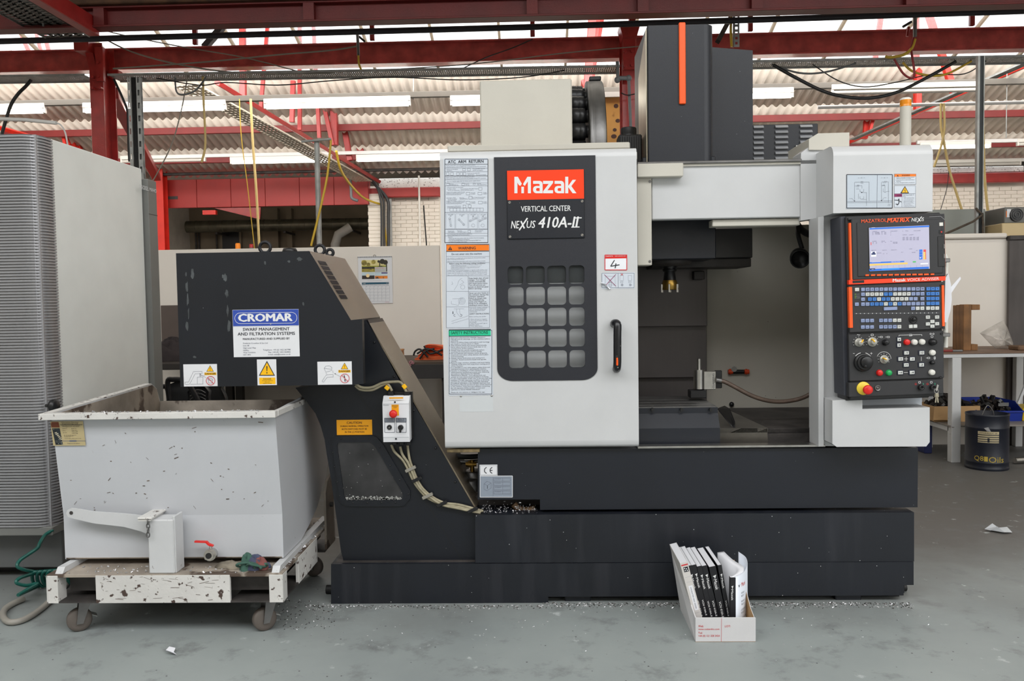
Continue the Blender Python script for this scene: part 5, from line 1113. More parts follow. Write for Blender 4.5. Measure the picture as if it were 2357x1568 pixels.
# signs on the head
d = Decal(536.5, 712.5, 688.5, 821.5, YD, SIGNW)
d.rect(536, 713, 687.4, 750.6, BLUE); d.rect(536, 750.2, 688.6, 750.9, SIGNW, 2)
lp = [(553+12.6*math.cos(math.pi/2+k*.2618), 732.8+12.4*math.sin(math.pi/2+k*.2618)) for k in range(13)]+[(671+12.6*math.cos(-math.pi/2+k*.2618), 731.6+12.4*math.sin(-math.pi/2+k*.2618)) for k in range(13)]
d.line(lp, .9, PRINTW, 2, True)
d.text('CROMAR', 548, 740.4, 674, 17, PRINTW, 2, .05)
d.text('SWARF MANAGEMENT', 559, 762, 666.6, 6.9, INK, 2, .014); d.text('AND FILTRATION SYSTEMS', 547, 772.6, 679, 6.9, INK, 2, .014); d.text('MANUFACTURED AND SUPPLIED BY', 559, 782.8, 667, 4.4, INK, 2, .014)
for t, x0, y, x1 in (('Frederick Crowther & Son Ltd', 559.5, 792, 616), ('Unit 4B', 559.5, 797.4, 573.6), ('High Level Way', 560, 802.8, 589), ('Halifax', 560, 808, 573), ('West Yorkshire', 560, 813.2, 588), ('HX1 4PN', 560, 818.4, 577), ('Telephone: +44 (0) 1422 367788', 605.4, 807.2, 668.6), ('Fax: +44 (0) 1422 363802', 618, 812.4, 668.6), ('e-mail: sales@cromar.co.uk', 617, 817.6, 668.6)): d.text(t, x0, y, x1, 3.1, INKG, 2)
d.disc(623, 746.4, 1.6, INKL, 3, 8)
d.done('supplier_sign', HD2, 'blue and white sign with CROMAR lettering')
def tri(d, x, y0, y1, w, big=False):
    d.poly([(x-w/2, y1), (x+w/2, y1), (x, y0)], INK, 1); k = .84; d.poly([(x-w/2*k, y1-(y1-y0)*.055), (x+w/2*k, y1-(y1-y0)*.055), (x, y0+(y1-y0)*.12)], YEL, 2)
    h = y1-y0; d.poly([(x-w*.035, y0+h*.36), (x+w*.035, y0+h*.36), (x+w*.02, y0+h*.70), (x-w*.02, y0+h*.70)], INK, 3); d.disc(x, y0+h*.81, w*.04, INK, 3, 8)
def noentry(d, x, y, r): d.line([(x+r*math.cos(k*.3142), y+r*math.sin(k*.3142)) for k in range(20)], 1.1, REDP, 4, True); d.line([(x-r*.7, y-r*.7), (x+r*.7, y+r*.7)], 1.2, REDP, 4)
d = Decal(422.5, 838.5, 500, 889.5, YD, SIGNW); tri(d, 483.6, 841, 855.6, 17); d.rect(470.6, 857.6, 498, 863.6, YEL); d.text('DANGER', 471.6, 862.6, 497, 4, INK, 2, .02)
for pts in ([(426, 885), (426, 879.6), (434, 879.6), (445, 855.6), (465, 855.2), (465, 860.4), (449, 860.6), (440, 878), (436, 884.6), (426, 885)], [(454, 868.6), (467, 868.2), (467, 884), (454, 884.2), (454, 868.6)], [(459, 861), (474.6, 870)], [(460, 865.4), (471, 865)], [(438, 884.6), (468, 884)]): d.line(pts, .5, INKG)
for pts in ([(459, 861), (462, 860.8), (461, 863)], [(458.6, 865.4), (461.4, 864.2), (461.4, 866.6)]): d.poly(pts, INK, 2)
d.frame(480, 875, 489, 882, .6, INKG); d.line([(478, 875), (480.6, 871.4), (488, 871.4), (490, 875)], .6, INKG); noentry(d, 484.6, 876.4, 10); d.done('danger_sign', HD2, 'white DANGER pictogram sign at the lower left')
d = Decal(592, 827.4, 636.4, 887, YD, SIGNW); tri(d, 614.4, 830.6, 865, 37); d.rect(597, 869.4, 634, 884.4, YEL); d.text('DANGER', 606, 874.4, 624.4, 3.4, INK, 2); d.text('Automatic machinery', 603, 877.4, 628, 1.8, INK, 2); d.text('may start', 609.6, 880.4, 621, 1.8, INK, 2); d.text('without warning', 605, 883.6, 625, 1.8, INK, 2)
d.done('danger_sign', HD2, 'white sign with a large yellow warning triangle')
d = Decal(731, 832.4, 810, 885.6, YD, SIGNW); tri(d, 793, 835, 850, 17); d.rect(779, 851.8, 807, 857.8, YEL); d.text('DANGER', 780, 856.6, 806, 4, INK, 2, .02)
for pts in ([(746, 848), (750, 843), (758, 842), (764, 846), (763, 853), (750, 857), (746, 848), (762, 850)], [(741, 878), (751, 863), (767, 862.4), (767, 868), (753, 868.6), (744.6, 880), (741, 878)], [(750, 858), (752, 861)], [(766, 853), (767, 860)], [(770, 860), (783, 867)]): d.line(pts, .5, INKG)
d.poly([(769.4, 859.4), (773, 860), (771.6, 862)], INK, 2); d.line([(792, 864), (793.6, 870)], 1.8, INK, 2); d.line([(793.6, 873), (794.4, 878.6)], 1.8, INK, 2); noentry(d, 793.6, 871, 10.2); d.done('danger_sign', HD2, 'white DANGER pictogram sign at the lower right')
d = Decal(775, 966.6, 856.6, 1001.4, YI, YELC)
for t, x0, y, x1, h in (('CAUTION', 798, 976, 833, 5.2), ('DURING NORMAL OPERATION', 783.6, 983.2, 848, 3.6), ('BOTH SWITCHES MUST BE', 787, 990, 844.6, 3.6), ('IN THE (1) POSITION', 794, 996.6, 838.6, 3.6)): d.text(t, x0, y, x1, h, M('caution_ink', (70, 36, 16), .5, var=0) if 'caution_ink' not in MATS else MATS['caution_ink'], 2, .012)
d.done('caution_sign', SV, 'orange CAUTION sign')
# control box on the incline
YX = -.035
ob('box_bracket', B().mat(BLACK).rbox(892, 902, 950, 1010, .03, .025, .002), None, SV)
b = B().mat(SIGNW); X0, X1, Z0, Z1 = R(881, 913, 942, 1018, YX); X0b, X1b = X0+.002, X1-.002
cz = .018; pr = [(.02, Z0+.004), (YX+.004, Z0), (YX, Z0+.02), (YX, Z1-cz*1.6), (YX+.03, Z1), (.02, Z1)]
b.prism([(X0, y, z) for y, z in pr], (X1-X0, 0, 0))
CB = ob('control_box', b, None, SV, 'white control box with red emergency stop')
d = Decal(881.5, 930, 941, 930.6, YX, INKL, .0005)
d.rect(901.4, 931.6, 918, 957, YELC); d.text('EMERGENCY', 902.4, 936, 917, 2.4, INK, 2); d.text('STOP', 906, 939.6, 913, 2.4, INK, 2); d.text('Moeller', 882.6, 933.8, 896, 2, INKG, 2); d.line([(881.6, 1007), (941, 1006.4)], .5, INKL)
for x0, t1, t2 in ((885, 'SCRAPER', 'CONVEYOR'), (911.6, 'BELT', 'CONVEYOR')):
    d.rect(x0, 962.6, x0+23.6, 971.4, M('grey_legend', (124, 130, 140), .4, var=.02) if 'grey_legend' not in MATS else MATS['grey_legend']); d.frame(x0, 962.6, x0+23.6, 971.4, .8, INK, 2); d.text(t1, x0+4, 966.4, x0+19, 2, INK, 2); d.text(t2, x0+4, 969.6, x0+19, 2, INK, 2)
    d.frame(x0+.4, 972, x0+23.4, 995.4, .9, INKG, 2)
d.disc(909, 926, 2.2, INK, 1, 10); d.disc(911.4, 1010.4, 2.2, INK, 1, 10)
d.rect(896, 914.6, 928, 918, YELC, 1); d.done('box_print', CB)
p = P(907, 951.6, YX); ob('emergency_stop', B().mat(RED).lathe(p, (0, -1, 0), [(.010, 0), (.010, .012), (.0165, .014), (.0175, .022), (.015, .029), (.008, .032), (0, .033)], 20), None, CB)
p = P(896.6, 983.6, YX); ob('key_switch', B().mat(BLACK).lathe(p, (0, -1, 0), [(.0105, 0), (.0105, .006), (.005, .007), (.0045, .002), (0, .002)], 16).mat(STEEL).cyl(p+V((0, -.002, 0)), p+V((0, -.006, 0)), .003, n=8), None, CB)
p = P(922.6, 984, YX); ob('selector', B().mat(BLACK).lathe(p, (0, -1, 0), [(.0115, 0), (.0115, .008), (.009, .010), (0, .010)], 16).obox(p+V((0, -.016, -.004)), (.004, 0, 0), (0, .008, 0), (0, 0, .016), .002), None, CB)
for x in (898, 935): ob('gland', B().mat(BLACK).rbox(x-6, 902, x+7, 913, 0, .03, .003), None, CB)
for x in (908, 924, 940): ob('gland', B().mat(BLACK).rbox(x-6, 1018, x+5, 1026, 0, .03, .003), None, CB)
# cables, with yellow tags and ties
def cab(px, Y, r, nm='cable', m=BEIGEC): return ob(nm, B().mat(m).tube(pb(px, Y, 5), r, 8), None, SV)
cab([(818, 888), (830, 897), (856, 898), (878, 888), (892, 884), (902, 900)], .02, .006); cab([(818, 883), (832, 892), (856, 892), (880, 882), (908, 879), (924, 882), (936, 904)], .015, .006)
for x, y, a_ in ((891, 893, -.7), (931, 890, -.9)):
    p = P(x, y, .012); u = V((math.cos(a_), 0, math.sin(a_))); w = V((-u.z, 0, u.x)); ob('cable_tag', B().mat(YEL).obox(p, u*.010, (0, .009, 0), w*.008, .002), None, SV)
cab([(901, 1024), (908, 1040), (926, 1058), (938, 1078), (952, 1108), (966, 1128), (984, 1146), (1014, 1160), (1050, 1166), (1092, 1175), (1108, 1178)], .035, .0058)
cab([(921, 1028), (926, 1046), (938, 1064), (947, 1084), (958, 1110), (972, 1130), (994, 1148), (1020, 1163), (1052, 1170), (1090, 1178), (1106, 1181)], .03, .0058)
cab([(938, 1024), (940, 1042), (944, 1062), (952, 1084), (962, 1108), (976, 1128), (998, 1146), (1024, 1158), (1056, 1162), (1094, 1172), (1112, 1177)], .036, .0058)
for x, y in ((945, 1080), (984, 1142), (959, 1104), (1017, 1160), (1088, 1174)):
    p = P(x, y, .03); ob('cable_tie', B().mat(GCABLE if x in (945, 984) else BLACK).obox(p, (.022, 0, .010), (0, .010, 0), (-.003, 0, .006), .002), None, SV)
# chips lodged in the notch under the bed, with a stub of soiled hose
b = B().mat(SWARF); rr = random.Random(5)
for i in range(260):
    x = 1100+rr.random()*138; y = 1183-abs(rr.gauss(0, 10)); p = P(x, y, .03+.1*rr.random()); p.z = max(p.z, P(1150, 1186, .03).z+.003); s_ = .001+.0018*rr.random()
    a1 = V((rr.gauss(0, 1), rr.gauss(0, 1), rr.gauss(0, 1))).normalized(); b.obox(p, a1*s_*1.6, a1.orthogonal()*s_*.6, a1.cross(a1.orthogonal())*s_*.3)
ob('swarf_chips', b, None, SV, kind='stuff')
ob('notch_back', B().mat(DIRT).rbox(1095, 1140, 1260, 1184, .18, .01), None, SV)
ob('drain_hose', B().mat(M('brown_elbow', (104, 80, 56), .6, var=.25, vs=30)).tube(pb([(1182, 1160), (1192, 1170), (1204, 1174), (1216, 1174), (1232, 1170)], .10, 4), .015, 10), None, SV)
# ================================================================== tipping swarf bin on its wheeled pallet
SB = thing('swarf_bin', V((-1.45, .05, 0)), 'chipped white tipping swarf bin on a wheeled steel pallet under the conveyor head', 'bin')
BX0, BX1 = -1.945, -1.043
zr0 = P(380, 951, -.32).z; zf = P(395, 1186, -.24).z; zb0 = P(395, 1286, -.24).z
side = [(-.30, zr0), (.58, zr0+.03), (.63, zr0+.004), (.668, zr0-.07), (.655, zr0-.12), (.60, zr0-.26), (.48, zr0-.42), (.30, zr0-.53), (.15, zb0+.03), (.02, zb0), (-.24, zb0), (-.24, zf)]
TT = .006
b = B().mat(TUBW)
b.prism([(BX0, y, z) for y, z in side], (TT, 0, 0))
ob('side_plate', b, None, SB)
b = B().mat(TUBW).prism([(BX1-TT, y, z) for y, z in side], (TT, 0, 0)); ob('side_plate', b, None, SB)
b = B().mat(TUBW).prism([(BX0+TT, -.30, zr0), (BX0+TT, -.24, zf), (BX0+TT, -.24, zb0), (BX0+TT, -.234, zb0), (BX0+TT, -.234, zf), (BX0+TT, -.294, zr0)], (BX1-BX0-2*TT, 0, 0)); FP = ob('front_plate', b, None, SB)
b = B().mat(RUSTW)
sh = [(.668, zr0-.07), (.655, zr0-.12), (.60, zr0-.26), (.48, zr0-.42), (.30, zr0-.53), (.15, zb0+.03), (.02, zb0), (-.24, zb0)]
for (ya, za), (yb, zb1) in zip(sh, sh[1:]): b.prism([(BX0+TT, ya, za), (BX0+TT, yb, zb1), (BX0+TT, yb-.006, zb1+.006), (BX0+TT, ya-.006, za+.006)], (BX1-BX0-2*TT, 0, 0))
ob('curved_back', b, None, SB)
for xx in (BX0+TT, BX1-TT-.004): ob('inner_lining', B().mat(RUSTW).prism([(xx, -.24, zr0-.24), (xx, .60, zr0-.24), (xx, .655, zr0-.08), (xx, .625, zr0-.0), (xx, .575, zr0+.026), (xx, -.28, zr0-.004)], (.004, 0, 0)), None, SB)
b = B().mat(WORNX); fz = .022
b.box(BX0-.032, BX1+.012, -.335, -.295, zr0-fz, zr0+.004, .002)
b.prism([(BX0-.032, -.30, zr0-.012), (BX0-.032, .58, zr0+.02), (BX0-.032, .58, zr0+.034), (BX0-.032, -.30, zr0+.004)], (.036, 0, 0)); b.box(BX1-.004, BX1+.014, -.30, .50, zr0-.02, zr0+.004, .002)
ob('rim', b, None, SB)
# swarf lying in the bin
b = B().mat(STEELD); zz = zr0-.25; n = 14; rr = random.Random(11)
pts = []
for i in range(n+1):
    for j in range(9):
        pts.append((BX0+.02+(BX1-BX0-.04)*i/n, -.26+.88*j/8, zz-.012+.02*rr.random()))
b.add(pts, [[i*9+j, (i+1)*9+j, (i+1)*9+j+1, i*9+j+1] for i in range(n) for j in range(8)], True)
SW_ = M('swarf_bed', (104, 100, 96), .6, .3, var=.25, vs=40, bump=.6, bs=160, spk=((210, 210, 210), 50, .12))
b.mats = [SW_]
ob('swarf_heap', b, None, SB, kind='stuff')
# pallet
PX0, PX1 = -1.955, -1.013; YPF = -.36
zd = P(380, 1322, YPF).z; zdl = P(380, 1388, YPF).z
b = B().mat(RUSTW).box(PX0, PX1, YPF, .50, zd-.012, zd, .001); ob('deck', b, None, SB)
b = B().mat(DIRT).box(PX0, P(222, 1385, YPF).x, YPF, -.05, zdl, zdl+.006).box(P(530, 1385, YPF).x, PX1, YPF, -.05, zdl, zdl+.006).box(PX0, PX1, .3, .5, zdl, zdl+.006); ob('base_strip', b, None, SB)
for x0, x1 in ((110, 134), (221, 530), (620, 651)):
    a_ = P(x0, 1360, YPF).x; c_ = P(x1, 1360, YPF).x
    ob('fascia_block', B().mat(WORNX).box(a_, c_, YPF-.002, YPF+.012 if x1-x0 > 200 else YPF+.06, zdl, zd-.004, .001), None, SB)
for y0, y1 in ((-.36, -.33), (-.14, .16), (.44, .5)):
    ob('side_block', B().mat(WORNX).box(PX1-.012, PX1+.002, y0, y1, zdl, zd-.004, .001), None, SB); ob('side_block', B().mat(WORNX).box(PX0-.002, PX0+.012, y0, y1, zdl, zd-.004, .001), None, SB)
ob('fork_tube', B().mat(DIRT).box(PX0+.06, PX1-.06, -.30, .46, zdl+.03, zd-.03), None, SB)
for x0 in (PX0+.03, PX1-.045):
    ob('runner', B().mat(WORNW).prism([(x0, -.35, zd), (x0, -.33, zd+.022), (x0, .44, zd+.022), (x0, .46, zd)], (.03, 0, 0)), None, SB)
ob('latch_plate', B().mat(RUSTW).prism([(PX1+.006, .28, zdl+.02), (PX1+.006, .28, zd+.17), (PX1+.006, .32, zd+.22), (PX1+.006, .43, zd+.25), (PX1+.006, .43, zdl+.02)], (.010, 0, 0)), None, SB)
ob('latch_pin', B().mat(DIRT).cyl((PX1+.016, .36, zd+.1), (PX1+.03, .36, zd+.1), .012, n=10), None, SB)
# front post, lever arm, cap plate, chain
YPO = -.355
a_, c_ = P(341, 1260, YPO), P(400, 1260, YPO); zt1 = P(372, 1197, YPO).z; zt2 = P(372, 1329, YPO).z
po = ob('post', B().mat(WORNW).box(a_.x, c_.x, YPO, YPO+.09, zd, zt1, .004).box(c_.x-.006, c_.x+.004, YPO+.008, YPO+.085, zd, zt1+.012, .002), None, SB)
arm = [(152, 1182), (155, 1174), (164, 1170), (180, 1172), (215, 1178), (262, 1181), (300, 1184), (343, 1190), (343, 1232), (326, 1224), (285, 1213), (215, 1205), (168, 1194), (156, 1190)]
arm3 = [P(x, y, -.29) for x, y in arm]
hole = P(164, 1181, -.29)
b = B().mat(WORNW).prism(arm3, (0, .008, 0)); ar = ob('lever_arm', b, None, SB)
ob('pin_hole', B().mat(DIRT).cyl(hole+V((0, -.001, 0)), hole+V((0, .004, 0)), .0075, n=14), None, ar)
b = B().mat(WORNX).box(P(319, 1194, -.36).x, P(352, 1194, -.36).x, -.372, -.24, zt1+.006, zt1+.014, .002).box(P(320, 1194, -.36).x, P(348, 1194, -.36).x, -.368, -.25, zt1-.002, zt1+.004, .001); ob('cap_plate', b, None, SB)
for i in range(4):
    c = P(341, 1201+i*10, -.37); b = B().mat(STEELD); u, w = (V((.006, 0, 0)), V((0, .006, 0))) if i % 2 else (V((0, .006, 0)), V((.006, 0, 0)))
    b.tube([c+u*math.cos(k*.628)+V((0, 0, .011*math.sin(k*.628))) for k in range(10)], .0025, 6, True); ob('chain_link', b, None, SB)
# drain valve with red lever
v0, v1 = P(492, 1272, -.24), P(480, 1280, -.33)
vv = ob('drain_valve', B().mat(STEEL).cyl(v0, v0+(v1-v0)*.4, .017, n=14).cyl(v0+(v1-v0)*.35, v0+(v1-v0)*.75, .024, n=14).cyl(v0+(v1-v0)*.7, v1, .020, n=6).mat(BLACK).cyl(v1+(v1-v0)*-.02, v1+(v1-v0)*.01, .012, n=12), None, SB)
h0 = v0+(v1-v0)*.55+V((0, 0, .034)); ob('valve_stem', B().mat(STEEL).cyl(h0-V((0, 0, .02)), h0, .006, n=8), None, vv)
ob('red_handle', B().mat(RED).prism([h0+V((.008, 0, .002)), h0+V((-.008, 0, .008)), h0+V((-.018, 0, .018)), h0+V((-.066, 0, .020)), h0+V((-.066, 0, .014)), h0+V((-.021, 0, .012)), h0+V((-.010, 0, .001)), h0+V((.008, 0, -.004))], (0, .014, 0)), None, vv)
SCR_ = M('scratch_brown', (92, 76, 66), .7, var=.3, vs=60)
b = B().mat(SCR_); rr = random.Random(31)
for i in range(46):                                 # knocks and scratches through the tub paint
    z = zf+.02+(zr0-zf-.05)*rr.random(); x = BX0+.04+(BX1-BX0-.08)*rr.random(); k = (z-zf)/(zr0-zf); y = -.24-.06*k-.0012; l_ = .002+.008*rr.random()**2; w_ = .0006+.0012*rr.random(); a_ = rr.gauss(0, .5)
    dx, dz = l_*math.cos(a_), l_*math.sin(a_); b.add([(x-dx, y+.0012*0, z-dz-w_), (x+dx, y, z+dz-w_), (x+dx, y, z+dz+w_), (x-dx, y, z-dz+w_)], [(0, 1, 2, 3)])
ob('scratch_marks', b, None, SB, kind='stuff')
b = B().mat(SCR_)
for i in range(34):
    x = P(224, 1360, YPF).x+(P(527, 1360, YPF).x-P(224, 1360, YPF).x)*rr.random(); z = zdl+.006+(zd-zdl-.012)*rr.random(); l_ = .003+.02*rr.random()**2; w_ = .0003+.0006*rr.random(); a_ = rr.gauss(0, .25)
    dx, dz = l_*math.cos(a_), l_*math.sin(a_); b.add([(x-dx, YPF-.003, z-dz-w_), (x+dx, YPF-.003, z+dz-w_), (x+dx, YPF-.003, z+dz+w_), (x-dx, YPF-.003, z-dz+w_)], [(0, 1, 2, 3)])
ob('scratch_marks', b, None, SB, kind='stuff')
# maker's plate on the bin
YT = -.285
d = Decal(121.5, 968.5, 196, 1026, -.285, M('buff_plate', (186, 170, 128), .45, var=.04))
d.b.v = [v for v in d.b.v]
d.poly([(121, 976), (123, 970), (139, 970), (141, 983), (122, 983)], M('rust_print', (118, 60, 32), .5, var=.1), 1); d.poly([(123, 985), (140.6, 984.6), (145, 1024), (128, 1024)], M('photo_dark', (34, 40, 44), .5, var=.4, vs=90, spk=((160, 160, 150), 160, .25)), 1)
for i in range(6): d.poly([(128+i*2.3, 995+i*3.2), (133+i*2.3, 993.6+i*3.2), (134+i*2.3, 995.4+i*3.2), (129+i*2.3, 997+i*3.2)], M('photo_pale', (196, 186, 160), .5, var=0) if 'photo_pale' not in MATS else MATS['photo_pale'], 2)
for t, x0, y, x1, h in (('Filtration Service', 146, 972.6, 184.6, 2.6), ('Engineering, Ltd.', 147, 975.4, 184, 2.4), ('Manufacturers of Swarf', 146, 979.4, 187, 2), ('Management Systems', 147, 982, 186, 2), ('CAPACITY', 146, 986.6, 157.4, 1.8), ('0.4 m', 167.6, 987.2, 179, 2.2), ('S.W.L.', 146.4, 991.4, 154.6, 1.8), ('500 Kg', 167.6, 992.2, 181, 2.3), ('NET WT.', 147, 996.4, 156.6, 1.8), ('100 Kg', 168, 997.2, 181, 2.3), ('Do not exceed capacities', 149, 1001.8, 177.6, 1.6), ('Do not lift when full', 149.6, 1004, 170, 1.6), ('Use safety chain', 149.6, 1005.8, 164, 1.4), ('Close valve when not in use', 150, 1009.8, 188, 1.6), ('Telephone and address', 155, 1021.8, 184, 2)): d.text(t, x0, y, x1, h, INK, 2)
d.line([(142, 976.6), (193.6, 976.4)], 1, INK, 1); d.line([(145, 1014.8), (198, 1014.8)], 1.2, INKG, 1); d.rect(161, 1013, 177, 1016.4, INKG, 2)
dq = d.done('capacity_plate', SB, 'buff maker\'s plate with small print')
# tilt the plate to lie on the sloping front
dq.rotation_euler.x = math.atan2(.06, zr0-zf)
# castors
def castor(x, y, ang):
    b = B().mat(M('castor_tread', (96, 88, 82), .55, var=.15) if 'castor_tread' not in MATS else MATS['castor_tread']); r = .047; A = V((math.cos(ang), math.sin(ang), 0)); T_ = V((-A.y, A.x, 0)); c = V((x, y, r))
    b.lathe(c-A*.019, A, [(.012, -.002), (.03, 0), (.042, .002), (r, .008), (r, .030), (.042, .036), (.03, .038), (.012, .040)], 24)
    w = ob('castor_wheel', b, None, SB)
    top = zdl+.002
    f = B().mat(STEELD); 
    for k in (-1, 1):
        p = c+A*k*.026; f.prism([p+T_*-.012+V((0, 0, -.012)), p+T_*.012+V((0, 0, -.012)), p+T_*.045+V((0, 0, top-r-.010)), p+T_*.0+V((0, 0, top-r-.010))], A*.003*k)
    f.obox(c+T_*.024+V((0, 0, top-r-.006)), A*.032, T_*.034, (0, 0, .004), .001).cyl(c-A*.03, c+A*.03, .007, n=8)
    ob('castor_fork', f, None, SB)
    q = B().mat(GALV).obox(c+T_*.046+A*-.02+V((0, 0, .008)), A*.02, T_*.020+V((0, 0, -.010)), V((0, .0, .0022)), .001).obox(c+A*-.032+T_*.006+V((0, 0, .014)), A*.002, T_*.020+V((0, 0, .012)), T_*-.006+V((0, 0, .012)), .001); ob('brake_lever', q, None, SB)
castor(-1.868, -.29, -1.0); castor(-1.112, -.29, -.95); castor(-1.868, .38, 1.2); castor(-1.09, .38, 1.3)
# rag on the deck
RG = [M('rag_green', (62, 96, 84), .9, var=.2, vs=20), M('rag_red', (124, 74, 70), .9, var=.2, vs=20), M('rag_blue', (70, 76, 100), .9, var=.2, vs=20), M('rag_grey', (128, 120, 106), .9, var=.2, vs=14)]
q = P(585, 1318, -.30); rg = thing('rag', V((q.x, -.28, zd)), 'crumpled multicoloured rag lying on the white pallet deck', 'rag')
rr = random.Random(4)
def lump(cx, cy, w, dd, h, m, nm, ph, parent, z0=zd):
    n, k = 18, 7; pts = []; F = []
    for j in range(k+1):
        a_ = (math.pi/2)*j/k
        for i in range(n):
            t_ = 2*math.pi*i/n; f_ = 1+.18*math.sin(3*t_+ph)+.12*math.sin(5*t_+2*ph+j*.7)
            pts.append((cx+w*math.cos(t_)*math.cos(a_)*f_, cy+dd*math.sin(t_)*math.cos(a_)*f_, z0+.001+h*math.sin(a_)*(1+.25*math.sin(2*t_+ph+j))))
    for j in range(k):
        for i in range(n): F.append([j*n+i, j*n+(i+1) % n, (j+1)*n+(i+1) % n, (j+1)*n+i])
    return ob(nm, B().mat(m).add(pts, F, True), None, parent)
lump(q.x, -.29, .055, .035, .045, RG[2], 'cloth', .5, rg); lump(q.x-.025, -.305, .03, .03, .055, RG[0], 'cloth', 1.7, rg); lump(q.x+.028, -.30, .03, .025, .04, RG[1], 'cloth', 2.9, rg)
lump(q.x-.10, -.27, .055, .04, .02, RG[3], 'cloth', 4.1, rg)
for off, ph in ((-.02, 0), (.03, 1.2)):
    ob('hem', B().mat(RG[0]).tube(bez([V((q.x+off+.035*math.cos(k*.7+ph), -.335+.012*math.sin(k*1.3), zd+.012+.024*abs(math.sin(k*.55)))) for k in range(9)], 3), .005, 6), None, rg)
# chips on the pallet and bin rim
b = B().mat(SWARF); rr = random.Random(8)
for i in range(420):
    if i < 240: x, y, z = PX1-.004-.05*abs(rr.gauss(0, .6)), -.3+.78*rr.random(), zd
    elif i < 330: x, y, z = PX0+.05+.8*rr.random(), -.35+.09*rr.random(), zd
    else: x, y, z = BX0+.1+.75*rr.random(), -.33+.035*rr.random(), zr0+.004
    s_ = .001+.0022*rr.random(); a1 = V((rr.gauss(0, 1), rr.gauss(0, 1), rr.gauss(0, .4))).normalized(); b.obox((x, y, z+s_*.5), a1*s_*1.7, a1.orthogonal()*s_*.6, a1.cross(a1.orthogonal())*s_*.4)
ob('swarf_chips', b, None, SB, kind='stuff')
# ================================================================== grey ribbed machine at far left
LX = -2.30
LM = thing('machine_cabinet', V((-2.75, .9, 0)), 'tall pale machine cabinet with a ribbed silver corner at the left edge', 'machine')
yf0 = .27; zc1 = P(64, 314, .33).z; zc0 = PX(100, 1228, LX).z
SIL = M('silver_ribbing', (160, 160, 163), .3, .3, var=.03); 
r = .075; plan = [(-3.35, yf0), (LX-r, yf0)]+[(LX-r+r*math.sin(a*math.pi/16), yf0+r-r*math.cos(a*math.pi/16)) for a in range(1, 9)]+[(LX+.0, yf0+.13)]
nr = []
for i in range(len(plan)):
    a_ = V(plan[max(0, i-1)]); c_ = V(plan[min(len(plan)-1, i+1)]); t_ = (c_-a_).normalized(); nr.append(V((t_.y, -t_.x)))
b = B().mat(SIL); nrib = 132; lev = []
for i in range(nrib):
    z = zc0+.012+(zc1-zc0-.012)*i/nrib; hgt = (zc1-zc0-.012)/nrib
    lev += [(z, -.006), (z+hgt*.06, .006), (z+hgt*.56, .006), (z+hgt*.62, -.006)]
lev.append((zc1, 0)); n = len(plan)
pts = [(p[0]+q.x*o, p[1]+q.y*o, z) for z, o in lev for p, q in zip(plan, nr)]
b.add(pts, [[j*n+i, j*n+i+1, (j+1)*n+i+1, (j+1)*n+i] for j in range(len(lev)-1) for i in range(n-1)], False)
b.box(-3.35, LX-.01, yf0+.02, yf0+.12, zc0, zc1)
ob('ribbed_cover', b, None, LM)
ya = PX(333, 600, LX).y
ob('side_door', B().mat(M('pale_cabinet', (236, 239, 236), .5, var=.02)).box(-3.35, LX, yf0+.13, ya, zc0+.02, zc1-.0, .004), None, LM, 'pale grey-green side panel')
zg = PX(345, 417, LX).z; yb_ = PX(366, 600, LX+.03).y
gc = ob('rear_cabinet', B().mat(GREYC).box(-3.3, LX+.03, ya+.01, yb_, zc0-.2, zg, .004), None, LM, 'grey rear cabinet')
zs_ = PX(350, 494, LX+.03).z; ob('seam', B().mat(DIRT).box(LX+.0301, LX+.0306, ya+.01, yb_, zs_-.002, zs_+.002), None, gc)
b = B().mat(SIGNW); a_ = PX(326, 436, LX+.031); c_ = PX(360, 440, LX+.031); a_.z = c_.z
b.text('DECKEL MAHO', V((LX+.032, ya-.10, a_.z-.012)), V((0, c_.y-ya+.10, 0)), V((0, 0, .022)), .02); ob('lettering', b, None, gc)
ob('base', B().mat(M('grey_base', (92, 94, 94), .5, var=.08, spk=((170, 170, 170), 24, .04))).box(-3.35, PX(100, 1290, LX).x-.01, yf0+.10, ya, .05, zc0-.02, .004), None, LM)
ob('base_shade_block', B().mat(BLACK).box(-3.3, LX+.02, yf0+.2, yb_, .0, zc0-.06), None, LM)  # black block put in for the shadowed cavity under the cabinet
ob('drip_edge', B().mat(GREYC).box(-3.35, LX+.004, yf0-.0, ya, zc0-.03, zc0+.012, .004), None, LM)
ob('door_knob', B().mat(BLACK).lathe(PX(106, 934, LX), (1, -.2, 0), [(.008, 0), (.008, .03), (.03, .035), (.032, .05), (.02, .06), (0, .062)], 16), None, LM)
# coiled green air hose and grey hose on the floor
t = thing('coiled_air_hose', V((-2.2, .15, 0)), 'coiled dark green air hose hanging down beside the left machine base', 'hose')
pts = [P(122, 1220, .28), P(104, 1232, .25), P(92, 1250, .2), P(86, 1262, .18), P(66, 1276, .15), P(46, 1290, .12), P(40, 1304, .1), P(56, 1312, .12), P(82, 1318, .18), P(66, 1324, .12), P(44, 1332, .05), P(38, 1342, .03), P(60, 1348, .06), P(86, 1344, .1), P(62, 1358, .02), P(42, 1370, -.03)]
ob('hose', B().mat(TEAL).tube(bez(pts, 6), .008, 8), None, t)
c0 = G(44, 1376); cpts = []; n = 9*14
for i in range(n):
    k = i/14; a_ = 2*math.pi*k; c = G(62+k*11.5, 1372-k*1.0); cpts.append(V((c.x+.045*math.cos(a_)*.35, c.y+.06+.05*math.sin(a_)*.6, .055+.045*math.cos(a_+1.2))))
ob('coil', B().mat(TEAL).tube([P(42, 1370, -.03)]+cpts[3:], .008, 7), None, t)
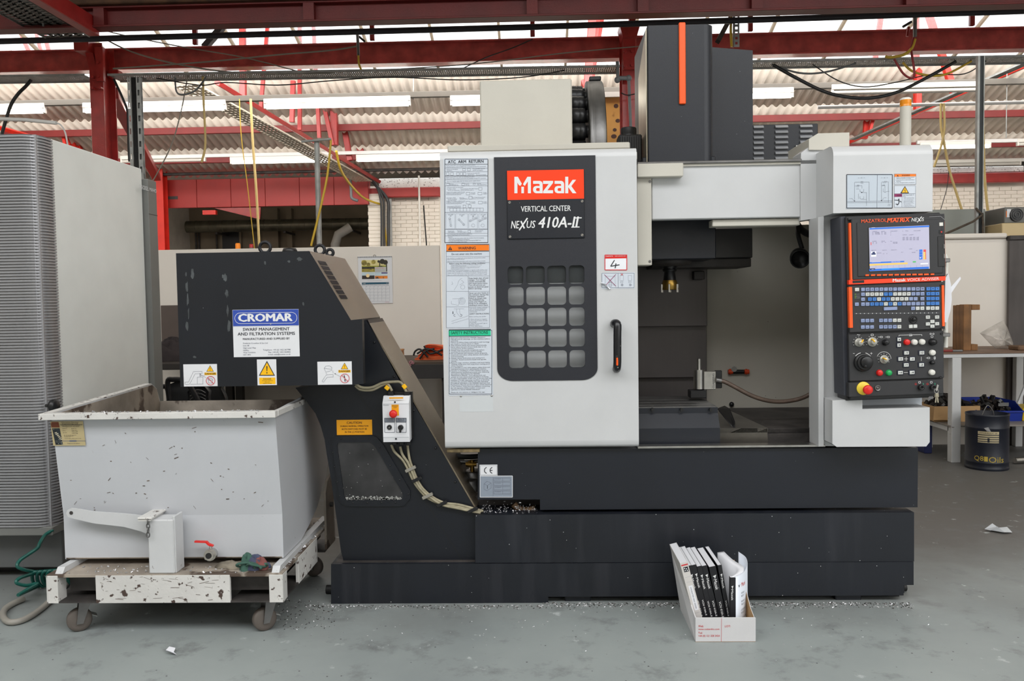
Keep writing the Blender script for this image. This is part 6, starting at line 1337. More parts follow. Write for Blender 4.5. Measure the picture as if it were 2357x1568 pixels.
t = tag(ob('water_hose', B().mat(M('grey_hose', (150, 146, 138), .45, var=.06)).tube(bez([G(160, 1340)+V((0, .05, .02)), G(140, 1365)+V((0, 0, .014)), G(112, 1394)+V((0, 0, .014)), G(80, 1420)+V((0, 0, .014)), G(50, 1436)+V((0, 0, .014)), G(22, 1440)+V((0, 0, .014)), G(8, 1428)+V((0, 0, .014)), G(10, 1412)+V((0, 0, .014)), G(28, 1398)+V((0, 0, .014)), G(54, 1386)+V((0, 0, .014))], 6), .013, 8)), 'pale grey hose looped on the floor at the lower left', 'hose')
# ================================================================== behind the bin: chair, brown board, bench with jacket
cx, cy = P(405, 915, 1.55).x, 1.75
t = thing('office_chair', V((cx, cy, 0)), 'black office chair half hidden behind the swarf bin', 'chair')
zt = P(400, 884, 1.6).z
def shell(cx, y, z0, z1, w, cur, m, nm, par):
    n, k = 10, 8; pts = []; F = []
    for j in range(k+1):
        v_ = j/k; ww = w*(.78+.22*math.sin(math.pi*min(1, v_*1.15+.05))) if v_ < .85 else w*(.98-(v_-.85)*3.2)
        for i in range(n+1):
            u = -1+2*i/n; pts.append((cx+ww*u, y-cur*u*u+.05*(v_-.5)**2, z0+(z1-z0)*v_))
    F = [[j*(n+1)+i, j*(n+1)+i+1, (j+1)*(n+1)+i+1, (j+1)*(n+1)+i] for j in range(k) for i in range(n)]
    o = len(pts); q = pts+[(x, y_+.05, z) for x, y_, z in pts]; F2 = F+[[o+a for a in f[::-1]] for f in F]
    edge = [i for i in range(n+1)]+[(j+1)*(n+1)-1+0 for j in range(1, k+1)]+[k*(n+1)+i for i in range(n-1, -1, -1)]+[j*(n+1) for j in range(k-1, 0, -1)]
    F2 += [[edge[i], edge[(i+1) % len(edge)], edge[(i+1) % len(edge)]+o, edge[i]+o] for i in range(len(edge))]
    return ob(nm, B().mat(m).add(q, F2, True), None, par)
shell(cx-.02, cy+.2, .56, zt, .20, .05, BLKR, 'backrest', t)
sh2 = shell(cx+.075, cy-.03, .50, P(428, 893, 1.6).z, .075, .02, BLACK, 'backrest_shell', t)
for i in range(7):
    z = .62+i*.022; ob('vent_slot', B().mat(STEELD).tube([V((cx+.075+.05*u, cy-.048-.0+.0*u, z+.02*(1-u*u))) for u in (-1, -.5, 0, .5, 1)], .003, 5), None, sh2)
for px_ in ((388, 900), (398, 874), (424, 874), (434, 890), (446, 914)),: ob('armrest', B().mat(BLACK).tube(bez([P(392, 932, 1.6), P(386, 880, 1.6), P(398, 874, 1.6), P(428, 878, 1.6), P(446, 905, 1.62), P(462, 936, 1.64)], 5), .017, 8), None, t)
ob('armrest', B().mat(BLACK).tube(bez([P(358, 930, 1.8), P(356, 904, 1.8), P(366, 894, 1.8), P(384, 892, 1.8), P(390, 930, 1.8)], 4), .016, 8), None, t)
ob('seat', B().mat(BLKR).box(cx-.23, cx+.23, cy-.2, cy+.24, .42, .50, .03), None, t)
ob('gas_post', B().mat(BLACK).cyl((cx, cy, .1), (cx, cy, .43), .03, n=12), None, t)
for i in range(5):
    a_ = i*1.2566; e = V((cx+.28*math.cos(a_), cy+.28*math.sin(a_), .07)); ob('foot', B().mat(BLACK).tube([(cx, cy, .11), e], [.028, .016], 8), None, t); ob('castor', B().mat(BLACK).cyl(e+V((-.015, 0, -.035)), e+V((.015, 0, -.035)), .035, n=12), None, t)
X0, X1, Z0, Z1 = R(371, 703, 411, 780, 3.5)
LB = M('dark_bench', (52, 47, 45), .6, var=.15)
t = thing('bench', V((-2.6, 3.2, 0)), 'dark workbench behind the bin, a folded coat on it', 'bench')
zt = P(395, 832, 3.1).z; ob('top', B().mat(LB).box(P(345, 830, 3.1).x, P(470, 830, 3.1).x, 2.85, 3.78, zt-.05, zt, .004), None, t)
for x in (378, 466): X = P(x, 830, 3.1).x; ob('leg', B().mat(LB).box(X-.03, X+.03, 2.9, 2.96, 0, zt-.05), None, t); 
for x in (378, 466): X = P(x, 830, 3.1).x; ob('leg', B().mat(LB).box(X-.03, X+.03, 3.66, 3.72, 0, zt-.05), None, t)
tag(ob('back_board', B().mat(M('brown_board', (86, 74, 68), .6, var=.04)).box(X0-.1, X1, 3.72, 3.745, zt, Z1, .003)), 'brown board leaning on the partition at the back of the dark bench', 'board')
cz = thing('coat', V((P(392, 820, 3.3).x, 3.3, zt)), 'dark folded coat lying on the bench behind the bin', 'coat')
lump(P(390, 800, 3.3).x, 3.35, .17, .14, P(392, 772, 3.3).z-zt-.05, M('coat_cloth', (44, 38, 40), .9, var=.15), 'cloth', .4, cz, zt); lump(P(404, 800, 3.3).x, 3.2, .14, .12, .14, M('coat_lining', (52, 45, 46), .9, var=.15), 'cloth', 2.2, cz, zt)
# ================================================================== bench behind the conveyor, calendar, straps, box
t = thing('workbench', V((-.75, 3.4, 0)), 'dark topped workbench against the partition left of the white door', 'bench')
zt = P(960, 828, 3.2).z; X0, X1 = P(470, 830, 3.1).x+.02, P(1040, 830, 3.0).x
BT = M('bench_top', (84, 70, 58), .6, var=.12); ob('top', B().mat(BT).box(X0, X1, 2.95, 3.79, zt-.03, zt, .004), None, t)
ob('apron', B().mat(M('bench_apron', (52, 50, 50), .6, var=.1)).box(X0, X1, 2.93, 2.955, zt-.13, zt-.02, .003), None, t)
for x in (X0+.05, X1-.05):
    for y in (3.0, 3.7): ob('leg', B().mat(LB).box(x-.03, x+.03, y-.03, y+.03, 0, zt-.03), None, t)
PK = M('chalk_pink', (186, 130, 140), .8, var=.1)
b = B().mat(PK)
for i, (x, y, r_) in enumerate(((931, 836, 4), (938, 839, 4), (946, 834, 4), (943, 841, 3), (950, 836, 3))): b.tube([P(x+r_*math.cos(k*.785), y+r_*.7*math.sin(k*.785), 2.928) for k in range(8)], .004, 5, True)
ob('chalk_mark', b, None, t)
X0, X1, Z0, Z1 = R(903, 804, 925, 826, 3.3); q = thing('wooden_box', V(((X0+X1)/2, 3.33, zt)), 'small varnished wooden box on the bench beside the conveyor', 'box')
ob('body', B().mat(M('varnished_box', (176, 118, 52), .5, var=.12, vs=12)).box(X0, X1, 3.25, 3.42, zt, zt+(Z1-Z0)*.78, .003), None, q); ob('lid', B().mat(M('box_lid', (186, 128, 60), .5, var=.1, vs=12)).box(X0-.003, X1+.003, 3.247, 3.423, zt+(Z1-Z0)*.8, zt+(Z1-Z0), .004), None, q)
q = thing('lifting_strap', V((P(990, 815, 3.25).x, 3.25, zt)), 'folded bright orange lifting strap with black buckles on the bench', 'strap')
OS = M('strap_orange', (255, 112, 62), .7, var=.12, vs=18)
for i in range(4):
    z = zt+.012+i*.026; x0_ = 956+i*7; ob('strap_fold', B().mat(OS).prism(bez([P(x0_, 0, 3.2)*V((1, 0, 0)) if False else V((P(x0_, 815, 3.2).x, 3.16+.015*i, z)), V((P(985, 812, 3.2).x, 3.15, z+.02+.01*(i % 2))), V((P(1040, 812, 3.2).x, 3.16, z+.012))], 5)+[V((P(1040, 812, 3.2).x, 3.16, z-.01)), V((P(x0_, 815, 3.2).x, 3.16+.015*i, z-.014))], (0, .16, 0)), None, q)
for pts in ([(952, 822), (956, 812), (968, 808), (985, 826)], [(966, 830), (980, 812), (1000, 806)], [(960, 818), (985, 806), (1018, 822)], [(976, 800), (990, 818), (1020, 808)]): ob('black_webbing', B().mat(BLACK).tube([p+V((0, 0, .012)) for p in pb(pts, 3.13, 4)], .008, 6), None, q)
# calendar on the partition
X0, X1, Z0, Z1 = R(822, 590, 905, 699, YP-.012)
CL = thing('wall_calendar', V(((X0+X1)/2, YP-.01, Z0)), 'white wall calendar with landscape pictures hanging on the partition', 'calendar')
d = Decal(825, 590, 903, 698.5, YP-.002, SIGNW, .006)
GOLF = M('picture_golf', (150, 136, 62), .6, var=.6, vs=16); SKY_ = M('picture_sky', (226, 214, 150), .6, var=.1); DKT = M('picture_tree', (48, 44, 34), .6, var=.3, vs=30); GRN = M('picture_grass', (140, 140, 40), .6, var=.5, vs=14); SUN = M('picture_sunset', (216, 120, 40), .6, var=.35, vs=12); LBL = M('picture_pale', (200, 220, 226), .6, var=.1); DUS = M('picture_dusk', (48, 40, 36), .6, var=.3, vs=20); CLB = M('calendar_bar', (34, 84, 106), .6, var=.1)
d.rect(832.4, 598.6, 891, 626, SKY_, 1); d.rect(833, 612, 891, 626, GRN, 2); d.rect(833, 614.4, 862, 619, DKT, 3); d.rect(833, 619, 862, 625, GOLF, 3)
for x, y, r_, m_ in ((838, 605, 6.4, GOLF), (859.6, 603, 5, GOLF), (848, 609, 4.4, GOLF), (880, 602, 6, DKT), (887, 604, 5.6, DKT), (871.6, 602, 3, DKT)): d.disc(x, y, r_, m_, 4, 12)
d.rect(873, 603, 875.2, 618, DKT, 4); d.rect(888.6, 604, 891, 625, DKT, 4); d.disc(853, 617, 1.6, DKT, 5, 8); d.line([(853, 617), (851.4, 622)], 1, DKT, 5); d.line([(853, 617), (855, 622)], 1, DKT, 5)
d.rect(863, 614.6, 889, 625.4, M('caption_grey', (196, 198, 194), .6, var=.02), 6); d.text('Golf in Project', 864.4, 618.4, 885, 2.2, REDP, 7); d.text('the long low light of autumn', 864.4, 622.4, 886, 1.4, INKG, 7)
d.rect(833, 627.6, 862, 642.4, LBL, 1); d.rect(833.4, 634.4, 862, 642.4, DUS, 2); d.disc(846.6, 634.6, 4.2, M('picture_sun', (255, 226, 170), .6, var=0), 3, 12); d.rect(833.4, 638.6, 862, 642.4, DUS, 4)
d.rect(863.2, 627, 892, 641.4, LBL, 1); d.rect(863.2, 635, 892, 641.4, SUN, 2); d.rect(878, 627, 892, 630, M('picture_violet', (92, 84, 130), .6, var=.2), 2); d.poly([(864, 641), (868, 637.6), (873, 641)], DUS, 3); d.rect(882, 637, 883, 641, DUS, 3)
d.text('The course at the end of the season', 846, 646.8, 878, 1.3, INKL, 2)
d.rect(833, 650, 895, 654.6, CLB, 1); d.text('August', 834.6, 653.4, 842, 2, PRINTW, 2); d.text('2016', 889, 652.6, 894, 1.6, PRINTW, 2)
for i in range(7): d.text('Monday', 833+i*9.1, 656.6, 840.6+i*9.1, 1.4, CLB, 2)
for i in range(8): d.line([(832.6+i*9.1, 658), (833.4+i*9.1, 694)], .35, INKL, 1)
for j in range(6): d.line([(833, 658+j*7.2), (896, 657.6+j*7.2)], .35, INKL, 1)
for i in range(31):
    k = i+1; d.text(str(k), 834+(k % 7)*9.1, 660.6+(k//7)*7.2, 835.6+(k % 7)*9.1, 1.4, INKL, 2)
d.text('www.print.com', 886, 696.4, 896, 1.4, REDP, 2); d.done('page', CL)
zt_ = Z1; b = B().mat(STEELD)
xm = (X0+X1)/2; b.tube([V((xm+.012*math.cos(k*.45), YP-.012, zt_+.012*math.sin(k*.45))) for k in range(8)], .002, 5); ob('hanger', b, None, CL)
b = B().mat(BLACK)
for i in range(34): x = X0+.01+(X1-X0-.02)*i/33; b.obox((x, YP-.009, zt_-.006), (.0012, 0, 0), (0, .003, 0), (0, 0, .005))
ob('binding', b, None, CL, kind='stuff')
# beacons of a machine beyond the partition and what stands behind it
for x0, x1, y0, y1, m_, lab in ((542, 553, 560, 568, M('amber_cap', (236, 132, 20), .4, emit=.3), 'small amber beacon showing above the partition left of the lifting eye'), (574, 583, 562, 568, M('red_cap', (190, 40, 40), .4), 'small red beacon showing above the partition beside the amber one')):
    X0, X1, Z0, Z1 = R(x0, y0, x1, y1, 4.3); r_ = (X1-X0)/2
    t = thing('beacon', V(((X0+X1)/2, 4.3, 0)), lab, 'beacon'); ob('post', B().mat(GREYP).cyl(((X0+X1)/2, 4.3, 0), ((X0+X1)/2, 4.3, Z0-.01), .02, n=8), None, t); ob('lens', B().mat(m_).lathe(((X0+X1)/2, 4.3, Z0-.02), (0, 0, 1), [(r_, 0), (r_, Z1-Z0+.01), (r_*.8, Z1-Z0+.02), (0, Z1-Z0+.02)], 14), None, t)
# ventilation duct in the dark far bay, grille and pipes
DU = M('duct_metal', (92, 88, 74), .35, .7, var=.2, vs=5)
t = thing('air_duct', V((P(600, 520, 18).x, 18.6, P(600, 520, 18.6).z)), 'dull metal air duct running along the dark far wall at left', 'duct')
a_, c_ = P(372, 522, 18.6), P(880, 516, 18.6); a_.x = max(a_.x, -9.2); c_.z = a_.z = (a_.z+c_.z)/2
ob('main_run', B().mat(DU).cyl(a_, c_, .155, n=20), None, t)
for k in (.15, .5, .85): p = a_+(c_-a_)*k; ob('wall_bracket', B().mat(DIRT).box(p.x-.03, p.x+.03, 18.6, 19.49, p.z-.2, p.z-.15), None, t)
for i in range(14): p = a_+(c_-a_)*(.05+.07*i); ob('seam', B().mat(DU).cyl(p-V((.015, 0, 0)), p+V((.015, 0, 0)), .162, n=20), None, t)
p = P(776, 540, 18.4); ob('branch', B().mat(BATTEN).tube([V((p.x+.35, 18.4, a_.z-.1)), V((p.x+.05, 18.3, a_.z-.3)), V((p.x-.03, 18.3, a_.z-.55)), V((p.x-.03, 18.3, a_.z-1.2))], .12, 12), None, t)
X0, X1, Z0, Z1 = R(509, 531, 547, 568, 19.3); t = thing('vent_grille', V(((X0+X1)/2, 19.3, Z0-.3)), 'black mesh grille on the dark far wall at left', 'grille')
ob('frame', B().mat(DIRTYW).box(X0-.06, X1+.06, 19.4, 19.46, Z0-.3, Z1+.05), None, t); ob('mesh', B().mat(BLACK).box(X0, X1, 19.38, 19.41, Z0-.3, Z1), None, t)
for x0, x1, lab in ((604, 640, 'left'), (660, 672, 'right')):
    X0, X1, Z0, Z1 = R(x0, 505, x1, 570, 19.3); tag(ob('wall_pier', B().mat(DIRTYW).box(X0, X1, 19.3, 19.5, 0, Z1+.3)), '%s soiled pier on the dark far wall beneath the duct' % lab, 'pier')
for i, x in enumerate((420, 446, 453, 494)):
    X = P(x, 520, 19.3).x; tag(ob('wall_pipe', B().mat(DIRT).cyl((X, 19.42, 1), (X, 19.42, 3.4), .025, n=8)), 'thin dark pipe on the far wall, number %d from the red column' % (i+1) if False else ['thin dark pipe nearest the distant red column on the far wall', 'left of two close thin pipes on the dark far wall', 'right of two close thin pipes on the dark far wall', 'thin dark pipe just left of the black grille'][i], 'pipe')
# ================================================================== right hand bench and what is on it
YBF = 3.0
zt = P(2280, 811, YBF).z
WB = thing('work_table', V((P(2290, 811, 3.3).x, 3.35, 0)), 'white framed steel table with brown top at right', 'table')
X0, X1 = P(2120, 812, YBF).x, P(2480, 812, YBF).x
ob('top', B().mat(M('brown_top', (116, 92, 76), .6, var=.12, vs=4)).box(X0, X1, YBF, 3.78, zt-.012, zt, .003), None, WB)
zf_ = P(2280, 823, YBF).z; ob('frame_rail', B().mat(WORNW).box(P(2168, 818, YBF).x, X1, YBF+.005, YBF+.04, zf_, zt-.012, .002), None, WB)
LGX0, LGX1 = P(2192, 940, YBF).x, P(2213, 940, YBF).x
ob('leg', B().mat(WORNW).box(LGX0, LGX1, YBF+.005, YBF+.075, 0, zf_, .003), None, WB)
X2, X3 = P(2140, 900, 3.65).x, P(2152, 900, 3.65).x; ob('leg', B().mat(WORNW).box(X2, X3, 3.68, 3.74, 0, zf_, .003), None, WB); ob('leg', B().mat(WORNW).box(X1-.08, X1-.02, YBF+.005, YBF+.075, 0, zf_, .003), None, WB); ob('leg', B().mat(WORNW).box(X1-.08, X1-.02, 3.68, 3.74, 0, zf_, .003), None, WB)
zsf = P(2230, 976, YBF+.1).z
ob('side_rail', B().mat(WORNW).box(LGX0-.0, LGX0+.03, YBF+.06, 3.7, zsf-.05, zsf-.012, .002), None, WB)
ob('shelf', B().mat(M('grey_shelf', (130, 124, 118), .6, var=.1)).box(LGX0-.01, X1, YBF+.02, 3.75, zsf-.012, zsf, .002), None, WB)
# wooden C-block
yw = 3.25; q = lambda x, y: P(x, y, yw)
zt0 = zt
X0, X1 = q(2218, 760).x, q(2236, 760).x
t = thing('timber_block', V(((X0+X1)/2, yw+.05, zt0)), 'C-shaped oiled timber block standing on the right hand table', 'block')
ztop_ = q(2220, 701).z
for i in range(3):
    ya_, yb_ = yw+.19*(0, .4, .7)[i], yw+.19*(.4, .7, 1)[i]; ob('plank', B().mat(WOOD).box(X0+.002*i, X1, ya_+.001, yb_-.001, zt0, ztop_-.004*i, .003), None, t)
for y0, y1, x1 in ((702, 714, 2256), (797, 811, 2252)): ob('arm', B().mat(WOOD).box(X1+.001, q(x1, 705).x, yw, yw+.14, (ztop_-.045 if y0 < 750 else zt0), (ztop_-.002 if y0 < 750 else zt0+.048), .003), None, t)
t = thing('adjustable_spanner', V((P(2200, 808, 3.08).x, 3.08, zt0)), 'steel tool with red handle lying at the left end of the right hand table', 'tool')
ob('shank', B().mat(STEELD).obox((P(2203, 808, 3.08).x, 3.08, zt0+.010), (.04, 0, 0), (0, .012, 0), (0, 0, .008), .003), None, t); ob('grip', B().mat(M('grip_red', (130, 40, 36), .5)).obox((P(2182, 808, 3.08).x, 3.08, zt0+.010), (.05, .0, 0), (0, .010, 0), (0, 0, .009), .004), None, t)
# plastic bag
PB = M('clear_bag', (198, 192, 184), .25, var=.15, vs=12, alpha=.45, bump=.8, bs=24)
t = thing('plastic_bag', V((P(2295, 800, 3.4).x, 3.4, zt0)), 'crumpled clear plastic bag slumped on the right hand table', 'bag')
out = [(2255, 767), (2272, 757), (2292, 746), (2310, 737), (2318, 752), (2326, 772), (2332, 790), (2332, 806), (2310, 808), (2292, 806), (2280, 793), (2266, 778)]
b = B().mat(PB); o3 = [P(x, y, 3.4) for x, y in out]
for v in o3: v.z = max(v.z, zt0+.002)
c = P(2298, 782, 3.4); n = len(o3); mid = [c+(v-c)*.55 for v in o3]; pts = o3+[m_+V((0, -.06-.02*(k % 2), 0)) for k, m_ in enumerate(mid)]+[c+V((0, -.09, 0))]+[m_+V((0, .05+.015*(k % 3), 0)) for k, m_ in enumerate(mid)]
F = [[i, (i+1) % n, n+(i+1) % n, n+i] for i in range(n)]+[[n+i, n+(i+1) % n, 2*n] for i in range(n)]+[[(i+1) % n, i, 2*n+1+i, 2*n+1+(i+1) % n] for i in range(n)]
b.add(pts, F, False); ob('film', b, None, t)
t = tag(ob('bracket_part', B().mat(M('rusty_part', (110, 84, 62), .7, var=.2)).box(P(2336, 800, 3.2).x, P(2400, 800, 3.2).x, 3.15, 3.3, zt0, zt0+.035, .008)), 'rusty metal part at the right edge of the table top', 'part')
# shelf: cardboard box of clamps, blue bin, smaller things
def debris(parent, x0, x1, y0, y1, z, h, n, seed, mats, nm, s0=.012):
    r_ = random.Random(seed)
    for m_i, m_ in enumerate(mats):
        b = B().mat(m_)
        for i in range(n):
            a1 = V((r_.gauss(0, 1), r_.gauss(0, 1), r_.gauss(0, 1))).normalized(); s_ = s0*(.6+.8*r_.random()); u = r_.random(); w_ = r_.random()
            hh = h*(1-abs(2*u-1)**2)*r_.random(); b.obox((x0+(x1-x0)*u, y0+(y1-y0)*w_, z+hh), a1*s_*1.6, a1.orthogonal().normalized()*s_*.7, a1.cross(a1.orthogonal()).normalized()*s_*.5, .001)
        ob(nm, b, None, parent, kind='stuff')
YS = 3.22
X0, X1, Z0, Z1 = R(2150, 932, 2256, 972, YS)
t = thing('cardboard_box', V(((X0+X1)/2, YS+.15, zsf)), 'open cardboard box full of dark clamps on the table shelf', 'box')
hb = .125
b = B().mat(CARD); b.box(X0, X1, YS, YS+.005, zsf, zsf+hb).box(X0, X1, YS+.3, YS+.305, zsf, zsf+hb).box(X0, X0+.005, YS+.005, YS+.3, zsf, zsf+hb).box(X1-.005, X1, YS+.005, YS+.3, zsf, zsf+hb).box(X0, X1, YS, YS+.3, zsf, zsf+.004)
ob('carton', b, None, t)
ob('flap', B().mat(CARD).prism([(X0-.02, YS-.03, zsf+.02), (X0+.20, YS-.04, zsf+.02), (X0+.19, YS-.004, zsf+hb), (X0, YS-.004, zsf+hb)], (0, .004, 0)), None, t)
debris(t, X0+.03, X1-.03, YS+.03, YS+.28, zsf+hb-.03, .09, 70, 2, (BLACK, M('oily_steel', (58, 54, 52), .35, .6, var=.2)), 'clamps', .016)
X0, X1 = P(2246, 940, YS).x, P(2352, 940, YS).x
t = thing('storage_bin', V(((X0+X1)/2, YS+.1, zsf)), 'blue plastic storage bin full of metal parts on the table shelf', 'bin')
b = B().mat(BINBLUE); h1, h2 = .15, .085
for x in (X0, X1-.004): b.prism([(x, YS, zsf), (x, YS+.4, zsf), (x, YS+.4, zsf+h1), (x, YS+.10, zsf+h1), (x, YS-.02, zsf+h2)], (.004, 0, 0))
b.box(X0, X1, YS-.0, YS+.4, zsf, zsf+.004).box(X0, X1, YS+.396, YS+.4, zsf, zsf+h1).prism([(X0, YS, zsf), (X0, YS-.02, zsf+h2), (X0, YS-.016, zsf+h2), (X0, YS+.004, zsf)], (X1-X0, 0, 0)).box(X0-.008, X1+.008, YS-.03, YS+.0, zsf+h2-.012, zsf+h2, .002)
ob('tub', b, None, t)
debris(t, X0+.03, X1-.03, YS+.03, YS+.3, zsf+.05, .12, 55, 6, (M('greasy_metal', (96, 88, 82), .3, .7, var=.2), BLACK), 'metal_parts', .018)
d = Decal(2298, 927, 2322, 935, YS+.04, STEELD, .003); d.done('flat_plate', t)
t = tag(ob('storage_bin', B().mat(M('yellow_bin', (214, 180, 24), .45)).box(P(2348, 950, YS).x+.02, P(2450, 950, YS).x, YS, YS+.3, zsf, zsf+.1, .006)), 'yellow plastic bin at the right edge of the table shelf', 'bin')
tag(ob('metal_strip', bar(B().mat(WORNW), P(2343, 930, 3.15), P(2362, 884, 3.15), .02)), 'slim white metal strip leaning at the right edge above the yellow bin', 'strip')
tag(ob('blue_crate', B().mat(M('dark_blue_crate', (24, 34, 84), .5, var=.1)).box(P(2128, 1020, 3.4).x, P(2146, 1020, 3.4).x, 3.4, 3.7, 0, P(2136, 968, 3.4).z, .006)), 'dark blue crate on the floor under the table, beside the white panel plinth', 'crate')
# oil drum
DB = M('drum_blue', (22, 27, 40), .4, var=.12, vs=6, bump=.1)
c = G(2277, 1079); rd = (P(2324, 1040, c.y).x-P(2231, 1040, c.y).x)/2; hz_ = P(2277, 952, c.y).z; c.y += rd*.25
t = thing('oil_drum', V((c.x, c.y, 0)), 'dark blue oil drum with yellow lettering in front of the table', 'drum')
b = B().mat(DB).lathe((c.x, c.y, 0), (0, 0, 1), [(rd*.97, .0), (rd, .004), (rd, .018), (rd*.985, .022), (rd*.985, .05), (rd, .054), (rd, .06), (rd*.985, .064), (rd*.985, hz_-.11), (rd, hz_-.106), (rd, hz_-.098), (rd*.985, hz_-.094), (rd*.985, hz_-.016), (rd, hz_-.012), (rd, hz_), (rd*.94, hz_), (rd*.94, .02)], 36)
ob('shell', b, None, t)
YLW = M('drum_print', (190, 164, 66), .5, var=.1); LBD = M('drum_label', (190, 176, 140), .5, var=.1)
def wrap(bb, t_, a0, a1, z, h, m_, bold=.02):
    g, w = glyphs(t_, 0, 0); vs, fs = g; R_ = rd*.985+.0012
    bb.mat(m_).add([(c.x+R_*math.cos(a0+(a1-a0)*x/w), c.y+R_*math.sin(a0+(a1-a0)*x/w), z+h*y) for x, y in vs], fs)
def rectw(bb, a0, a1, z0_, z1_, m_, o=.0008):
    R_ = rd*.985+o; k = 8; pts = []
    for i in range(k+1): a_ = a0+(a1-a0)*i/k; pts += [(c.x+R_*math.cos(a_), c.y+R_*math.sin(a_), z0_), (c.x+R_*math.cos(a_), c.y+R_*math.sin(a_), z1_)]
    bb.mat(m_).add(pts, [[2*i, 2*i+2, 2*i+3, 2*i+1] for i in range(k)])
def ang(px): return -math.pi/2+math.asin(max(-.98, min(.98, (P(px, 1040, c.y).x-c.x)/rd)))-.12
b = B(); wrap(b, 'Q8', ang(2234), ang(2249), P(2260, 1063, c.y-rd).z, .034, YLW, .02); ob('lettering', b, None, t); b = B(); wrap(b, 'Oils', ang(2259), ang(2292), P(2275, 1066, c.y-rd).z, .042, YLW, .05)
ob('lettering', b, None, t); b = B(); rectw(b, ang(2250), ang(2257), P(2260, 1064, c.y-rd).z, P(2260, 1053, c.y-rd).z, YLW); ob('leaf_mark', b, None, t)
b = B(); rectw(b, ang(2239), ang(2280), P(2260, 1021, c.y-rd).z, P(2260, 995, c.y-rd).z, LBD)
for y in (1003, 1008, 1013, 1018): rectw(b, ang(2239), ang(2280), P(2260, y+.9, c.y-rd).z, P(2260, y-.9, c.y-rd).z, DB, .0012)
rectw(b, ang(2256), ang(2260), P(2260, 1020, c.y-rd).z, P(2260, 1010, c.y-rd).z, DB, .0013); wrap(b, 'HYDRAULIC 68', ang(2242), ang(2276), P(2260, 1000.4, c.y-rd).z, .010, DB, .0); ob('label', b, None, t)
ob('sticker_peel', B().mat(SIGNW).prism([P(2265, 986, c.y-rd-.01), P(2275, 984, c.y-rd-.03), P(2281, 994, c.y-rd-.02), P(2272, 993, c.y-rd-.004)], (0, .001, 0)), None, t)
ob('wire_handle', B().mat(STEELD).tube(pb([(2258, 962), (2272, 934), (2284, 944), (2288, 958)], c.y, 4), .004, 6), None, t)
q = G(2336, 1069); tag(ob('metal_rod', B().mat(STEEL).cyl(q+V((0, 0, .03)), q+V((.5, .1, .03)), .022, n=12)), 'short steel bar lying on the floor at the right edge', 'bar')
# dark board beside the partition, grey cabinet, cooler and carton above it
X0, X1, Z0, Z1 = R(2316, 552, 2480, 1000, YP-.02)
t = tag(ob('dark_board', B().mat(PARTD).box(X0, X1, YP-.05, YP-.02, 0, Z1, .004)), 'tall dark board standing at the right edge beside the pale partition', 'board')
ob('top_rail', B().mat(DIRT).box(X0, X1, YP-.06, YP+.06, Z1, P(2340, 543, YP).z, .004), None, t)
X0, X1, Z0, Z1 = R(2120, 482, 2268, 545, 4.6)
t = thing('electrical_cabinet', V(((X0+X1)/2, 4.7, 0)), 'plain grey cabinet showing above the partition right of the machine', 'cabinet'); ob('body', B().mat(M('cabinet_grey', (142, 146, 140), .5, var=.02)).box(X0, X1, 4.6, 4.9, 0, Z1, .006), None, t)
X0, X1, Z0, Z1 = R(2312, 476, 2440, 513, 4.4)
t = thing('cooling_unit', V(((X0+X1)/2, 4.55, 0)), 'grey cooling unit with round fan on a cream cabinet at the right edge', 'cooler')
ob('cabinet', B().mat(M('cream_cabinet', (206, 184, 140), .5, var=.03)).box(X0-.03, X1, 4.38, 4.9, 0, Z0, .006), None, t)
ob('housing', B().mat(M('cooler_grey', (112, 112, 108), .5, .2, var=.05)).box(X0, X1, 4.4, 4.9, Z0, Z1, .006), None, t)
q = P(2339, 495, 4.4); fg = ob('fan_grille', B().mat(BLACK).cyl(q+V((0, -.012, 0)), q+V((0, .01, 0)), .062, n=24), None, t)
for r_ in (.02, .04, .058): ob('guard_ring', B().mat(STEELD).tube([q+V((r_*math.cos(k*.3927), -.016, r_*math.sin(k*.3927))) for k in range(16)], .0025, 5, True), None, fg)
d = Decal(2318, 481.6, 2327, 500, 4.4, SIGNW); d.rect(2315.6, 486, 2317.4, 500, ORNG2, 1); d.done('rating_label', t)
# scrap of film and paper on the floor
def scrap(pxs, z, lab, m_, nm):
    n = len(pxs); r_ = random.Random(n); top = [G(x, y)+V((0, 0, .003+z*r_.random())) for x, y in pxs]; b = B().mat(m_).add(top, [[0, i, i+1] for i in range(1, n-1)]); b2 = [v+V((0, 0, -.0015)) for v in top]; b.add(b2, [[0, i+1, i] for i in range(1, n-1)]); return tag(ob(nm, b), lab, 'scrap')
scrap([(2266, 1222), (2284, 1218), (2300, 1219), (2318, 1223), (2330, 1228), (2312, 1230), (2296, 1226), (2280, 1225)], .03, 'scrap of clear plastic film lying on the open floor at right', M('film_scrap', (196, 200, 204), .3, var=.05), 'film_scrap')
scrap([(382, 1508), (390, 1500), (404, 1499), (400, 1506), (407, 1509), (394, 1511)], .02, 'small white scrap of paper on the floor at lower left', PAPER, 'paper_scrap')
